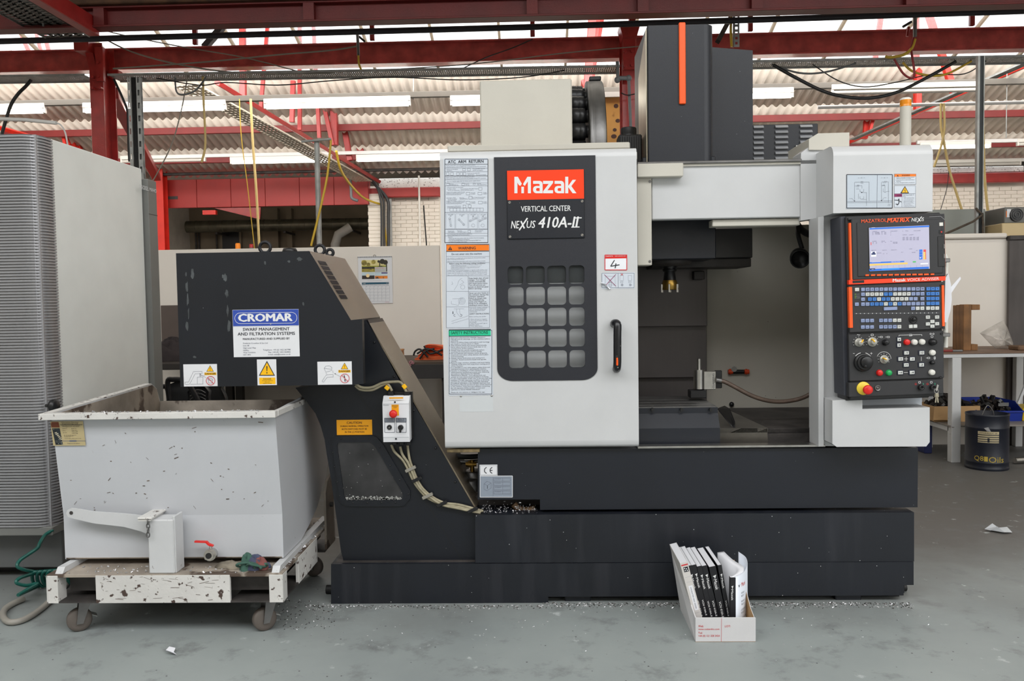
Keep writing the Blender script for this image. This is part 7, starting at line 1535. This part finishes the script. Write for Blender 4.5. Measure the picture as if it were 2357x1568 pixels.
# ================================================================== overhead services
def batten_light(x0, y0, x1, y1, Y, label, lit=True, body=True, hx=None):
    m_ = (y0+y1)/2; a, c = P(x0, y0, Y), P(x1, y1, Y); c.z = a.z = (a.z+c.z)/2; h = .035
    t = thing('fluorescent_light', (a+c)/2, label, 'light')
    if body: ob('body', B().mat(BATTEN).box(a.x-.03, c.x+.03, Y-.035, Y+.035, a.z+.03, a.z+.095, .006), None, t)
    tb = TUBE if lit else TUBEOFF
    ob('tube', B().mat(tb).cyl(a, c, .028, n=12), None, t)
    for p, k in ((a, -1), (c, 1)): ob('end_cap', B().mat(BATTEN).box(p.x, p.x+k*.03, Y-.03, Y+.03, a.z-.03, a.z+.04, .005), None, t)
    return t
YA, YBt = 7.0, 11.7
batten_light(-60, 259, 100, 256, YA, 'lit fluorescent light at the far left above the ribbed cabinet')
batten_light(198, 254, 516, 250, YA, 'lit fluorescent light crossing behind the left red column')
batten_light(614, 245, 940, 240, YA, 'lit fluorescent light left of the cream tool cover, longest one in full view')
batten_light(1042, 238, 1300, 234, YA, 'lit fluorescent light running behind the cream tool cover')
batten_light(1560, 226, 1820, 220, YA, 'lit fluorescent light emerging right of the tall head cover')
batten_light(1918, 213, 2258, 207, YA, 'unlit fluorescent light high up at right under the grey trunking', False)
b = B().mat(TRUNK); a, c = P(-60, 241, YA), P(2420, 186, YA); a.z = c.z = (a.z+c.z)/2
ob('trunking', b.box(a.x, c.x, YA-.03, YA+.03, a.z-.035, a.z+.035, .003), None, None, 'grey cable trunking carrying the nearer row of lights', 'trunking')
batten_light(282, 372, 470, 368, YBt, 'unlit white fluorescent light at back left beside the leaning cord', False)
batten_light(534, 374, 760, 370, YBt, 'lit fluorescent light at back left crossed by the pale hanging hose')
batten_light(824, 369, 1060, 364, YBt, 'lit fluorescent light at back just left of the white door')
batten_light(2120, 340, 2276, 337, YBt, 'lit fluorescent light at back right beside the amber beacon')
batten_light(2344, 332, 2520, 329, YBt, 'white fluorescent light end at the right edge', False)
a, c = P(278, 360, YBt), P(1060, 350, YBt); a.z = c.z = (a.z+c.z)/2; tag(ob('trunking', B().mat(WTRUNK).box(a.x, c.x, YBt-.025, YBt+.025, a.z-.03, a.z+.03, .003)), 'white trunking carrying the back row of lights at left', 'trunking')
a, c = P(2110, 328, YBt), P(2480, 321, YBt); a.z = c.z = (a.z+c.z)/2; tag(ob('trunking', B().mat(WTRUNK).box(a.x, c.x, YBt-.025, YBt+.025, a.z-.03, a.z+.03, .003)), 'white trunking carrying the back row of lights at right', 'trunking')
batten_light(2150, 381, 2346, 376, 13.2, 'unlit white fluorescent light low at back right above the dark red beam', False)
a, c = P(2120, 372, 13.2), P(2480, 366, 13.2); a.z = c.z = (a.z+c.z)/2; tag(ob('trunking', B().mat(WTRUNK).box(a.x, c.x, 13.18, 13.24, a.z-.03, a.z+.03)), 'lowest white trunking at back right against the brick wall', 'trunking')
tag(ob('white_pipe', B().mat(WTRUNK).tube([P(1882, 247, 6.6), P(2420, 234, 6.6)], .021, 8)), 'white plastic pipe running across above the amber beacon', 'pipe')
tag(ob('white_pipe', B().mat(WTRUNK).tube([P(-20, 273, 4.4), P(60, 276, 4.4), P(130, 283, 4.4)], .018, 8)), 'short white conduit above the ribbed cabinet at far left', 'pipe')
tag(ob('white_cable', B().mat(WTRUNK).tube(pb([(130, 283), (140, 288), (150, 305), (156, 335)], 4.4), .008, 6)), 'white cable dropping from the short conduit at far left', 'cable')
# perforated cable trays under the main beam (slotted plates with real rungs)
def tray(label, p, q, w, n, mat, up=None, nm='cable_tray'):
    p, q = V(p), V(q); e = (q-p).normalized(); s_ = e.cross(V((0, 0, 1))).normalized() if abs(e.z) < .9 else V((1, 0, 0))
    nrm = s_.cross(e); t = thing(nm, (p+q)/2, label, 'tray')
    for k in (-1, 1): ob('side_rail', B().mat(mat).obox((p+q)/2+s_*k*w/2, (q-p)/2, s_*.004, nrm*.012), None, t)
    b = B().mat(mat)
    for i in range(n): c = p+(q-p)*((i+.5)/n); b.obox(c, e*((q-p).length/n*.30), s_*w/2, nrm*.0015)
    for k in (-.6, -.2, .2, .6): b.obox((p+q)/2+s_*k*w/2, (q-p)/2, s_*.018, nrm*.0015)
    ob('rungs', b, None, t, kind='stuff'); return t
tray('galvanised perforated cable tray beneath the main beam, left of the cables', P(-60, 184, 5.75), P(210, 180, 5.75), .28, 70, GALV)
tray('galvanised perforated cable tray beneath the main beam, centre run', P(262, 180, 5.75), P(1424, 160, 5.75), .28, 240, GALV)
tray('galvanised perforated cable tray beneath the main beam, right of the head cover', P(1700, 150, 5.75), P(2420, 136, 5.75), .28, 160, GALV)
tray('mesh cable tray following the red truss down behind the conveyor', P(428, 196, 7.2), P(838, 418, 13.0), .32, 60, PALEG)
q_ = P(122, 66, 4.5); tq = tray('wide cable tray running overhead at the top left corner beside the red channel', V((q_.x, 4.75, q_.z)), V((q_.x, 2.0, q_.z)), .44, 46, M('dull_tray', (112, 112, 108), .6, .2, var=.15, vs=12))
for y_ in (4.34, 4.46): ob('hanger_rod', B().mat(GALV).cyl((q_.x, y_, q_.z), (q_.x, y_, ZB2[0]+.004), .01, n=8), None, tq)
for k in range(7): ob('tray_cable', B().mat(CABLE).tube([V((q_.x-.16+.05*k, 2.0, q_.z+.02)), V((q_.x-.15+.05*k, 3.4, q_.z+.024)), V((q_.x-.16+.05*k, 4.75, q_.z+.02))], .014, 6), None, tq)
tray('slim grey channel descending past the amber beacon at right', P(2400, 128, 6.4), P(1960, 322, 11.8), .10, 30, GALV, nm='cable_channel')
# black cables on and below the trays
def hang(label, px, Y, r=.009, m=CABLE, nm='cable', cat='cable'): return tag(ob(nm, B().mat(m).tube(pb(px, Y, 6), r, 6)), label, cat)
hang('grey cable sagging from the beam end at top left across the main beam', [(60, 22), (200, 70), (300, 118), (420, 150), (560, 168), (760, 168)], 5.7, .008, GCABLE)
hang('thin pale cable crossing the top left corner to the main beam', [(0, 10), (95, 38), (180, 54), (280, 80), (420, 108), (560, 132), (700, 168)], 5.68, .006, GCABLE)
hang('pale cable rising along the main beam towards the air hose outlet', [(260, 158), (480, 142), (640, 126), (760, 116), (824, 106)], 5.6, .008, GCABLE)
hang('long thin cable rising along the main beam to the right column', [(700, 170), (900, 160), (1100, 146), (1300, 122), (1480, 106)], 5.66, .006, GCABLE)
hang('thin dark cable drooping from the red post to the cable tray', [(1226, 90), (1180, 110), (1120, 132), (1060, 160)], 5.9, .006)
hang('black cable curving down at far left onto the ribbed cabinet', [(72, 184), (60, 198), (42, 216), (26, 240), (14, 275), (4, 310)], 5.75, .018)
hang('black cable bowing out behind the left column', [(262, 182), (284, 230), (294, 262), (296, 330), (298, 372)], 5.72, .014)
hang('loose thin cables sagging beneath the centre cable tray', [(360, 180), (460, 196), (520, 190), (640, 196), (760, 186), (900, 178), (1060, 184), (1200, 178), (1300, 162)], 5.72, .006)
hang('grey conduit looping below the tray by the mesh tray', [(403, 178), (406, 210), (420, 218), (450, 208), (476, 176)], 5.73, .010, GREYP)
hang('thick black cable sagging widely above the louvred box at right', [(1780, 150), (1830, 178), (1890, 208), (1940, 222), (2000, 226), (2060, 214), (2120, 186), (2200, 142)], 5.72, .018)
hang('grey cable drooping beneath the right cable tray', [(1776, 149), (1840, 168), (1900, 166), (1970, 146)], 5.73, .010, GREYP)
hang('thin black cables drooping beyond the amber beacon', [(1870, 148), (1930, 186), (1990, 200), (2060, 190), (2140, 172), (2220, 170), (2270, 140)], 5.76, .006)
hang('yellow hose sagging above the amber beacon', [(2078, 144), (2100, 164), (2140, 174), (2180, 170), (2236, 141)], 5.74, .012, YHOSE, 'air_hose', 'hose')
hang('thin grey cord leaning from the ceiling to the grey cabinet at left', [(432, 176), (416, 260), (392, 340), (350, 420)], 5.75, .007, GCABLE, 'cord', 'cord')
# air outlets and hoses on the main beam
t = thing('air_outlet', P(826, 110, 5.4), 'air line outlet with brass taps on the main beam above the truss', 'valve')
ob('drop_pipe', B().mat(STEELD).tube([P(822, 72, 5.3), P(824, 100, 5.5), P(825, 128, 5.6)], .016, 8), None, t); ob('tap', B().mat(BLACK).tube([P(826, 84, 5.55), P(840, 96, 5.55)], .012, 6), None, t)
ob('yellow_tail', B().mat(YHOSE).tube(pb([(825, 128), (826, 146), (831, 160)], 5.58), .012, 6), None, t)
t = thing('air_outlet', P(2104, 60, 5.3), 'air line outlet with red and yellow hoses on the beam at right', 'valve')
ob('drop_pipe', B().mat(STEELD).tube([P(2106, 28, 5.26), P(2106, 84, 5.4)], .02, 8), None, t); ob('tap', B().mat(BLACK).tube([P(2098, 50, 5.55), P(2078, 62, 5.55)], .014, 6), None, t); ob('lever', B().mat(REDST).tube([P(2092, 62, 5.5), P(2088, 84, 5.5)], .014, 6), None, t)
ob('yellow_hose', B().mat(YHOSE).tube(pb([(2106, 90), (2098, 112), (2080, 126), (2050, 132), (2038, 130)], 5.5), .016, 6), None, t)
ob('red_hose', B().mat(M('red_hose', (140, 36, 40), .45)).tube(pb([(2108, 70), (2100, 100), (2098, 118), (2104, 160), (2104, 176), (2096, 180), (2078, 168), (2058, 136)], 5.5), .012, 6), None, t)
# left riser: slotted channel with a bundle of black cables
X0, X1, Z0, Z1 = R(294, 176, 324, 380, 5.1); zt = Z1
t = thing('cable_riser', V(((X0+X1)/2, 5.15, 0)), 'slotted galvanised riser with black cables behind the white cabinet', 'riser')
for k, (a_, c_) in enumerate(((X0, X0+.035), (X1-.045, X1))):
    b = B().mat(GALV); n = 28
    b.box(a_, a_+.011, 5.12, 5.125, 0, zt).box(c_-.011, c_, 5.12, 5.125, 0, zt)
    for i in range(n): z = zt*i/n; b.box(a_+.011, c_-.011, 5.12, 5.125, z, z+zt/n*.55)
    ob('slotted_channel', b, None, t)
ob('back_plate', B().mat(GALV).box(X0, X1, 5.16, 5.165, 0, zt), None, t)
for i in range(5): x = X0+.04+i*.013; ob('riser_cable', B().mat(CABLE).tube([V((x, 5.14, 0)), V((x+.004, 5.135, zt*.5)), V((x, 5.14, zt)), V((x+.02, 5.3, zt+.03))], .008, 6), None, t)
# right column's grey pipe
t = thing('drain_pipe', P(1450, 240, 5.6), 'grey plastic pipe with elbow tied along the right column', 'pipe')
ob('run', B().mat(GREYP).tube([P(1421, 142, 5.62), P(1422, 180, 5.62)], .018, 8).tube([P(1422, 180, 5.62), P(1446, 180, 5.62)], .024, 8).tube([P(1447, 178, 5.62), P(1452, 300, 5.62), P(1453, 380, 5.62)], .016, 8), None, t)
for q in ((1447, 180), (1421, 184)): ob('elbow', B().mat(GREYP).sphere(P(q[0], q[1], 5.62), .034, 10, 8), None, t)
ob('tie_wire', B().mat(BLACK).tube(pb([(1430, 214), (1444, 219), (1468, 215)], 5.58), .006, 5), None, t)
hang('black cable bowing beside the right column', [(1478, 120), (1476, 150), (1474, 172), (1468, 190), (1462, 204)], 5.9, .016)
# slotted post and yellow hose right of the head cover
t = thing('slotted_post', P(1695, 50, 5.3), 'galvanised slotted post hanging beside the tall head cover', 'post'); b = B().mat(GALV); X0, X1, Z0, Z1 = R(1688, -20, 1702, 108, 5.3); n = 11
b.box(X0, X0+.018, 5.3, 5.304, Z0, Z1).box(X1-.018, X1, 5.3, 5.304, Z0, Z1).box(X0, X0+.004, 5.3, 5.34, Z0, Z1)
for i in range(n): z = Z0+(Z1-Z0)*i/n; b.box(X0+.018, X1-.018, 5.3, 5.304, z, z+(Z1-Z0)/n*.5)
ob('channel', b, None, t)
hang('yellow hose hanging beside the slotted post', [(1680, 8), (1683, 30), (1682, 70), (1684, 108)], 5.3, .013, YHOSE, 'air_hose', 'hose')
tag(ob('roof_brace', bar(B().mat(CABLE), P(1652, 96, 5.9), P(1686, 32, 6.2), .05)), 'dark brace between the head cover and the slotted post', 'brace')
tag(ob('roof_brace', bar(B().mat(M('dark_brace', (40, 42, 52), .5)), P(470, 110, 6.2), P(512, 62, 6.4), .07)), 'dark brace crossing the bright rooflight at left', 'brace')
# steel post at right rising behind the partition
X0, X1, Z0, Z1 = R(2249, 128, 2265, 545, 4.3)
t = thing('steel_post', V(((X0+X1)/2, 4.32, 0)), 'slender steel post behind the partition at right with a rope tied round it', 'post')
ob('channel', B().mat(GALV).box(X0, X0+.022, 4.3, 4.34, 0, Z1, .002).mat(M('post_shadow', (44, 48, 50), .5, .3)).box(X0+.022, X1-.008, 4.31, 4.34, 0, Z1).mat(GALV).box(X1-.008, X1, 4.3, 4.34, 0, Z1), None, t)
t = tag(ob('rope', B().mat(M('soiled_rope', (76, 66, 56), .8, var=.25, vs=40)).tube([P(2172, 540, 4.0), P(2200, 528, 4.1), P(2240, 510, 4.25), P(2262, 494, 4.28), P(2250, 484, 4.28), P(2247, 480, 4.3)], .011, 6).tube([P(2261, 490, 4.28), P(2263, 520, 4.28), P(2262, 544, 4.28)], .010, 6)), 'soiled rope tied to the slender steel post at right', 'rope')
# conduit pole by the hoses
q = P(729, 322, 4.6); tag(ob('conduit_pole', B().mat(GALV).cyl((q.x, 4.6, 0), (q.x, 4.6, q.z), .026, n=12)), 'galvanised conduit pole rising behind the conveyor head', 'pole')
tag(ob('pole_bracket', B().mat(GALV).tube([P(694, 326, 4.55), P(762, 320, 4.55)], .012, 8)), 'short cross bracket at the top of the conduit pole', 'bracket')
# hanging hoses
hang('pale thick hose hanging straight down behind the discharge head', [(577, 228), (582, 330), (590, 440), (597, 572)], 6.94, .017, PHOSE, 'air_hose', 'hose')
hang('thin brown hose hanging left of the pale thick hose', [(551, 228), (556, 320), (570, 430), (586, 574)], 6.95, .006, YHOSE, 'air_hose', 'hose')
hang('pale hose hanging in front of the left fluorescent light', [(467, 176), (469, 240), (472, 300), (472, 340), (464, 374)], 5.75, .013, PHOSE, 'air_hose', 'hose')
hang('yellow hose hanging left of the conduit pole', [(762, 322), (754, 400), (742, 460), (730, 510), (716, 566)], 4.56, .012, YHOSE, 'air_hose', 'hose')
tag(ob('air_hose', B().mat(YHOSE).tube(bez([P(x, y, Y) for x, y, Y in ((774, 348, 10.4), (784, 390, 10.8), (804, 422, 11.6), (830, 450, 12.5), (850, 462, 13.1), (876, 470, 13.41))], 6), .022, 6)), 'yellow hose draped right from the truss to the white pillar', 'hose')
hang('yellow hose dropping down beside the white pillar', [(876, 470), (880, 500), (886, 530), (892, 570)], 13.68, .022, YHOSE, 'air_hose', 'hose')
for i, (dx, lab) in enumerate(((0, 'leftmost'), (6, 'middle'), (16, 'rightmost'))):
    hang('%s of the black cables dropping down beside the white pillar' % lab, [(812, 384), (842, 402), (866, 428), (876+dx, 460), (878+dx, 500), (878+dx, 572)], 13.30+.05*i, .034 if dx == 16 else .024)
tag(ob('perforated_strip', B().mat(GALV).rbox(897, 450, 902, 566, 13.6, .01)), 'galvanised strip on the cream wall beside the black cables', 'strip')
hang('grey pipe bending on the red boarded beam', [(806, 404), (808, 440), (810, 456), (824, 462)], 13.0, .03, GREYP, 'wall_pipe', 'pipe')
tag(ob('wall_pipe', B().mat(DIRT).tube([P(360, 402, 13.1), P(860, 392, 13.1), P(1060, 388, 13.1)], .03, 8)), 'dark pipe running along the top of the boarded red beam', 'pipe')
tag(ob('wall_pipe', B().mat(BATTEN).tube([P(964, 404, 13.4), P(966, 500, 13.5), P(967, 570, 13.5)], .02, 8)), 'white pipe running down the cream brick wall', 'pipe')
tag(ob('aerial_rod', B().mat(BLACK).tube([P(975, 473, 3.83), P(982, 569, 3.83)], .006, 6)), 'thin black rod showing above the partition by the white door', 'rod')
hang('yellow hose crossing down behind the amber beacon to the grey cabinet', [(2166, 238), (2166, 290), (2176, 345), (2186, 395), (2200, 440), (2214, 484)], 6.57, .014, PHOSE, 'air_hose', 'hose')
hang('pale hose crossing left from the pale channel to the beacon hood', [(2172, 238), (2174, 290), (2168, 330), (2150, 385)], 6.56, .013, PHOSE, 'air_hose', 'hose')
hang('pale hose hanging right of the slender steel post', [(2262, 236), (2264, 340), (2266, 400), (2272, 470), (2284, 545)], 6.56, .015, PHOSE, 'air_hose', 'hose')
hang('thin dark wire hanging from the pale hose to the grey cabinet', [(2184, 392), (2180, 430), (2172, 460), (2164, 486)], 6.57, .004, CABLE)
for x, y0, y1, lab in ((2108, 185, 214, ''),): pass
for x, y0, y1, lab in ((2318, 170, 318, 'right of the slender post'), (953, 110, 230, 'left of the cream tool cover')):
    tag(ob('hanging_chain', B().mat(GALV).tube([P(x, y0, 7.0), P(x-2, y1, 7.0)], .006, 5)), 'thin suspension chain '+lab, 'chain')
# ================================================================== white card box of manuals on the floor
f0, f1 = G(1601, 1478), G(1739, 1478); f0.y = f1.y = (f0.y+f1.y)/2
bx0, bx1, yf_ = f0.x, f1.x, f0.y
back = G(1562, 1396); dp = .34
hgt = P(1670, 1422, yf_).z
t = thing('document_box', V(((bx0+bx1)/2, yf_+dp/2, 0)), 'white card box holding manuals on the floor before the machine', 'box')
ct = .004; hb = P(1556, 1262, yf_+dp).z*.97
ob('front_wall', B().mat(CARDW).box(bx0, bx1, yf_, yf_+ct, 0, hgt, .001), None, t)
ob('base', B().mat(CARD).box(bx0, bx1, yf_, yf_+dp, 0, ct), None, t)
for x, nm in ((bx0, 'side_wall'), (bx1-ct, 'side_wall')):
    top = [(yf_+ct, hgt-.002), (yf_+.06, hgt+.015), (yf_+dp*.6, .20), (yf_+dp, hb if x == bx0 else .21), (yf_+dp, 0), (yf_+ct, 0)]
    fl = -.15 if x == bx0 else .0
    b = B().mat(CARDW).prism([(x+fl*z*(y-yf_)/dp, y, z) for y, z in top], (ct*.5, 0, 0)); b.mat(CARD if x != bx0 else CARDW).prism([(x+fl*z*(y-yf_)/dp+(ct*.5 if x == bx0 else -ct*.0005), y, z) for y, z in top], (ct*.5 if x == bx0 else -.0004, 0, 0)); ob(nm, b, None, t)
ob('back_wall', B().mat(CARD).box(bx0, bx1, yf_+dp-ct, yf_+dp, 0, .21), None, t)
d = Decal(1601, 1422.6, 1739.4, 1477, yf_, CARDW, .0008)
for s_, x0, y, x1, h in (('Web:', 1607.4, 1444, 1619.6, 4.6), ('www.cottandco.com', 1607.4, 1450.4, 1656, 3.8), ('Tel:', 1607.4, 1459.4, 1617, 4.4), ('+44 (0) 121 328 2424', 1607.4, 1466, 1656.4, 4), ('LOT:', 1668.6, 1444, 1682, 4.4)): d.text(s_, x0, y, x1, h, REDP, 2, .008)
d.line([(1661, 1423), (1660.4, 1477)], 1, M('pale_red_print', (206, 130, 136), .6, var=0), 2); d.done('printed_front', t)
# manuals: spine towards the camera, leaning left, each one a thing of its own
MAN = M('manual_black', (30, 30, 34), .35, var=.04)
zb = ct+.001
def book(xb, th, h, dep, lean, yo, label, cover, spine=None, name='manual', group=None, txt=True, page=PAPER):
    a_ = V((math.cos(lean), 0, math.sin(lean))); w_ = V((-math.sin(lean), 0, math.cos(lean)))   # a_: thickness, w_: up the spine
    o = V((xb, yo, zb+(th*math.sin(-lean) if lean < 0 else 0)))
    if lean < 0: o = V((xb, yo, zb+th*math.sin(-lean)))
    t = thing(name, o, label, 'book', group)
    C = lambda u, y, v: o+a_*u+V((0, y, 0))+w_*v
    def slab(u0, u1, y0, y1, v0, v1, m_, nm, c_=.0008): return ob(nm, B().mat(m_).obox((C(u0, y0, v0)+C(u1, y1, v1))/2, a_*(u1-u0)/2, V((0, (y1-y0)/2, 0)), w_*(v1-v0)/2, c_), None, t)
    slab(0, th, 0, .0015, 0, h, spine or cover, 'spine'); slab(0, .0012, .0015, dep, 0, h, cover, 'cover'); slab(th-.0012, th, .0015, dep, 0, h, cover, 'cover')
    slab(.0013, th-.0013, .0016, dep-.002, .002, h-.0006, page, 'pages', 0)
    return t, C, a_, w_
def spine_text(t, C, a_, w_, th, items):
    b = B()
    for s_, v0, v1, k, m_ in items: b.mat(m_).text(s_, C(th*(.5-k/2), -.0006, v1), w_*(v0-v1), a_*th*k, .012)
    ob('spine_print', b, None, t)
def bird(b_, C, th, v, m_):
    b_.mat(m_).add([C(th*.25, -.0006, v), C(th*.5, -.0006, v-.006), C(th*.8, -.0006, v+.003), C(th*.55, -.0006, v-.011), C(th*.45, -.0006, v-.010)], [(0, 1, 2), (1, 2, 3, 4)])
sc = FPX/(yf_+.09-CAM.y)
yo = yf_+.085
xs = lambda px, py: P(px, py, yo).x
def lean_from(px0, py0, px1, py1):     # direction of the spine edge bottom->top
    p, q = P(px0, py0, yo), P(px1, py1, yo); return math.atan2(-(q.x-p.x), q.z-p.z)
L1 = lean_from(1607, 1422, 1578, 1290)
Hh = lambda px, py: P(px, py, yo).z-zb
# white ring binder
xw = bx0+ct+.045
ex = xs(1583, 1340)
t, C, a_, w_ = book(xs(1597, 1420)+math.tan(.25)*(P(1597, 1420, yo).z-zb), .030, .285, .26, .25, yo-.012, 'pale grey ring binder leaning at the left end of the manuals', M('binder_grey', (208, 204, 200), .45, var=.02), None, 'ring_binder')
b = B().mat(REDP); b.add([C(.003, -.0004, .272), C(.029, -.0004, .272), C(.029, -.0004, .277), C(.003, -.0004, .277)], [(0, 1, 2, 3)])
b.mat(INK).add([C(.008, -.0004, .246), C(.026, -.0004, .246), C(.026, -.0004, .266), C(.008, -.0004, .266)], [(0, 1, 2, 3)])
for u, v in ((.012, .261), (.019, .258), (.013, .252), (.021, .251)): b.mat(PRINTW).add([C(u-.002, -.0008, v-.002), C(u+.002, -.0008, v-.002), C(u+.002, -.0008, v+.002), C(u-.002, -.0008, v+.002)], [(0, 1, 2, 3)])
b.mat(PAPER).add([C(.009, -.0004, .09), C(.025, -.0004, .09), C(.025, -.0004, .19), C(.009, -.0004, .19)], [(0, 1, 2, 3)]); b.mat(INKG).text('HYDROTEK MKE 302000', C(.014, -.0009, .183), w_*-.086, a_*.005, .004)
for v in (.205, .225, .08): b.mat(INKL).add([C(.006, -.0004, v), C(.026, -.0004, v), C(.026, -.0004, v+.0006), C(.006, -.0004, v+.0006)], [(0, 1, 2, 3)])
ob('spine_label', b, None, t)
# black manuals
GRP = None
spec = [(1610, 1420, .0190, .268, 'first black manual from the ring binder', .238), (1621, 1420, .0192, .270, 'second black manual from the ring binder', .236), (1632.5, 1420, .0184, .266, 'third black manual from the ring binder', .232), (1643.5, 1420, .0203, .266, 'fourth black manual from the ring binder, just left of the thickest', .228), (1656, 1420, .0262, .262, 'thickest black manual, in the middle of the row', .200), (1672.5, 1420, .016, .266, 'slim black manual half hidden behind the upright one', .165)]
x = None
for i, (px, py, th, h, lab, ln) in enumerate(spec):
    zz_ = P(px, py, yo).z; xb = P(px, py, yo).x+math.tan(ln)*(zz_-zb)
    t, C, a_, w_ = book(xb, th, h, .25, ln, yo+.004*(i % 2), lab, MAN)
    b = B(); bird(b, C, th, h-.038, PRINTW); ob('emblem', b, None, t)
    spine_text(t, C, a_, w_, th, [('Mazak', h-.094, h-.052, .45, PRINTW), ('VCN 410A-II', h-.205, h-.142, .34, PRINTW)])
# upright thick manual with a curling white cover
xb = xs(1677, 1400); th = xs(1686, 1400)-xb; h = Hh(1680, 1315)
t, C, a_, w_ = book(xb, th+.006, h-.015, .02, .0, yo-.03, 'upright black spined manual with a big curling white cover at the right', MAN)
b = B(); bird(b, C, th, h-.05, PRINTW); ob('emblem', b, None, t)
spine_text(t, C, a_, w_, th, [('Mazak', h-.105, h-.062, .5, PRINTW), ('VCN 410A-II', h-.25, h-.17, .45, PRINTW)])
# front cover: curved sheet from the spine, right and back, its text block behind
zc0, zc1 = zb, h-.012+zb
pl_ = bez([V((xb+th+.004, yo-.030, 0)), V((P(1700, 1360, yo-.02).x, yo-.024, 0)), V((P(1714, 1360, yo).x, yo+.01, 0)), V((P(1722, 1340, yo+.07).x, yo+.08, 0)), V((P(1718, 1320, yo+.14).x, yo+.15, 0)), V((P(1700, 1300, yo+.2).x, yo+.20, 0))], 5)
COVW = M('cover_white', (226, 232, 242), .35, var=.01)
b = B().mat(COVW); n = len(pl_); pts = []
nrm_ = []
for i in range(n):
    e = (pl_[min(n-1, i+1)]-pl_[max(0, i-1)]).normalized(); nrm_.append(V((e.y, -e.x, 0)))
for i, p in enumerate(pl_):
    k = i/(n-1); zt_ = zc1+.03*max(0, k-.45)+.012*k
    for q_, z in ((p, zc0+.004), (p, zt_), (p-nrm_[i]*.0012, zc0+.004), (p-nrm_[i]*.0012, zt_)): pts.append(V((q_.x, q_.y, z)))
F = []
for i in range(n-1):
    a2, c2 = 4*i, 4*i+4; F += [[a2, c2, c2+1, a2+1], [a2+2, a2+3, c2+3, c2+2], [a2+1, c2+1, c2+3, a2+3]]
F += [[0, 1, 3, 2], [4*n-4, 4*n-2, 4*n-1, 4*n-3]]
b.add(pts, F, True); ob('curling_cover', b, None, t)
pg = bez([V((xb+.002, yo-.026, 0)), V((P(1693, 1330, yo).x, yo+.0, 0)), V((P(1694, 1300, yo+.05).x, yo+.04, 0)), V((P(1672, 1290, yo+.1).x, yo+.10, 0)), V((P(1650, 1270, yo+.2).x, yo+.19, 0))], 5)
ot = [V((p.x, p.y-.001, 0)) for p in pl_[:13]]
b = B().mat(PAPER); lo = [V((p.x, p.y, zb+.004)) for p in pg]; hi = [V((p.x, p.y, zc1-.004+.034*i/len(pg))) for i, p in enumerate(pg)]
wd_ = [V((.004+.026*min(1, i/6), .016*min(1, i/8), 0)) for i in range(len(pg))]
pts = []
for i in range(len(pg)): pts += [lo[i], hi[i], lo[i]+wd_[i], hi[i]+wd_[i]]
F = []
for i in range(len(pg)-1): a2, c2 = 4*i, 4*i+4; F += [[a2, a2+1, c2+1, c2], [a2+2, c2+2, c2+3, a2+3], [a2+1, a2+3, c2+3, c2+1]]
F += [[0, 2, 3, 1], [4*len(pg)-4, 4*len(pg)-3, 4*len(pg)-1, 4*len(pg)-2]]
b.add(pts, F, True); ob('bent_pages', b, None, t)
# print on the curling cover (follows the first flat stretch)
o_ = pl_[1]; e_ = (pl_[9]-pl_[1]); en = e_.normalized(); nv = V((en.y, -en.x, 0))
def cvt(b_, s_, u0, u1, z, hh, m_, bold=.004):
    g, w = glyphs(s_, 0, 0); vs, fs = g; out = []
    L = [0]
    for i in range(1, n): L.append(L[-1]+(pl_[i]-pl_[i-1]).length)
    for x, y in vs:
        d_ = (u0+(u1-u0)*x/w)*L[14]; i = max(k for k in range(n) if L[k] <= d_ or k == 0); f_ = (d_-L[i])/max(1e-6, (L[min(n-1, i+1)]-L[i])) if i < n-1 else 0
        p = pl_[i]+(pl_[min(n-1, i+1)]-pl_[i])*f_; nn2 = nrm_[i]; out.append(V((p.x, p.y, z+hh*y))+nn2*.0012)
    b_.mat(m_).add(out, fs)
b = B(); cvt(b, 'Mazak', .28, .60, zc1-.045, .016, RED, .02); ob('logo_print', b, None, t); b = B()
for i, (s1, s2) in enumerate((('MECHANICAL', 'PARTS LIST'), ('MECHANISCHE', 'TEILELISTE'), ('LISTE DES PIECES', 'MECANIQUES'), ('ELENCO DELLE PARTI', 'MECCANICHE'))):
    cvt(b, s1, .26, .26+.024*len(s1), zc1-.074-i*.033, .007, INKG); cvt(b, s2, .26, .26+.024*len(s2), zc1-.086-i*.033, .007, INKG)
ob('cover_print', b, None, t); b = B(); cvt(b, 'v', .10, .20, zc1-.044, .016, INK, .03); ob('emblem', b, None, t)
# ================================================================== swarf chips scattered on the floor
b = B().mat(SWARF); b2 = B().mat(M('dark_chip', (70, 66, 62), .5, .5, var=.3)); rr = random.Random(21)
def chip(bb, x, y, s_):
    a1 = V((rr.gauss(0, 1), rr.gauss(0, 1), rr.gauss(0, .35))).normalized(); o1 = a1.orthogonal().normalized(); bb.obox((x, y, s_*.55), a1*s_*1.5, o1*s_*.55, a1.cross(o1)*s_*.3)
for i in range(1700):
    px = 1240+rr.random()*860 if i % 4 else 700+rr.random()*560
    p = G(px, 1392); y = p.y+.02-abs(rr.gauss(0, .03)) if px > 1250 else p.y-.010-abs(rr.gauss(0, .02)); chip(b if rr.random() < .66 else b2, p.x, y, .0008+.0022*rr.random())
for i in range(260):
    p = G(640+rr.random()*1500, 1395+abs(rr.gauss(0, 55))); chip(b, p.x, p.y, .0007+.0013*rr.random())
for i in range(200):
    p = G(640+rr.random()*130, 1380+rr.random()*70); chip(b if rr.random() < .6 else b2, p.x, p.y, .0008+.002*rr.random())
tag(ob('swarf_chips', b), 'bright metal swarf chips strewn along the foot of the machine', 'swarf', kind='stuff')
tag(ob('grimy_chips', b2), 'dark grimy chips strewn along the foot of the machine', 'swarf', kind='stuff')
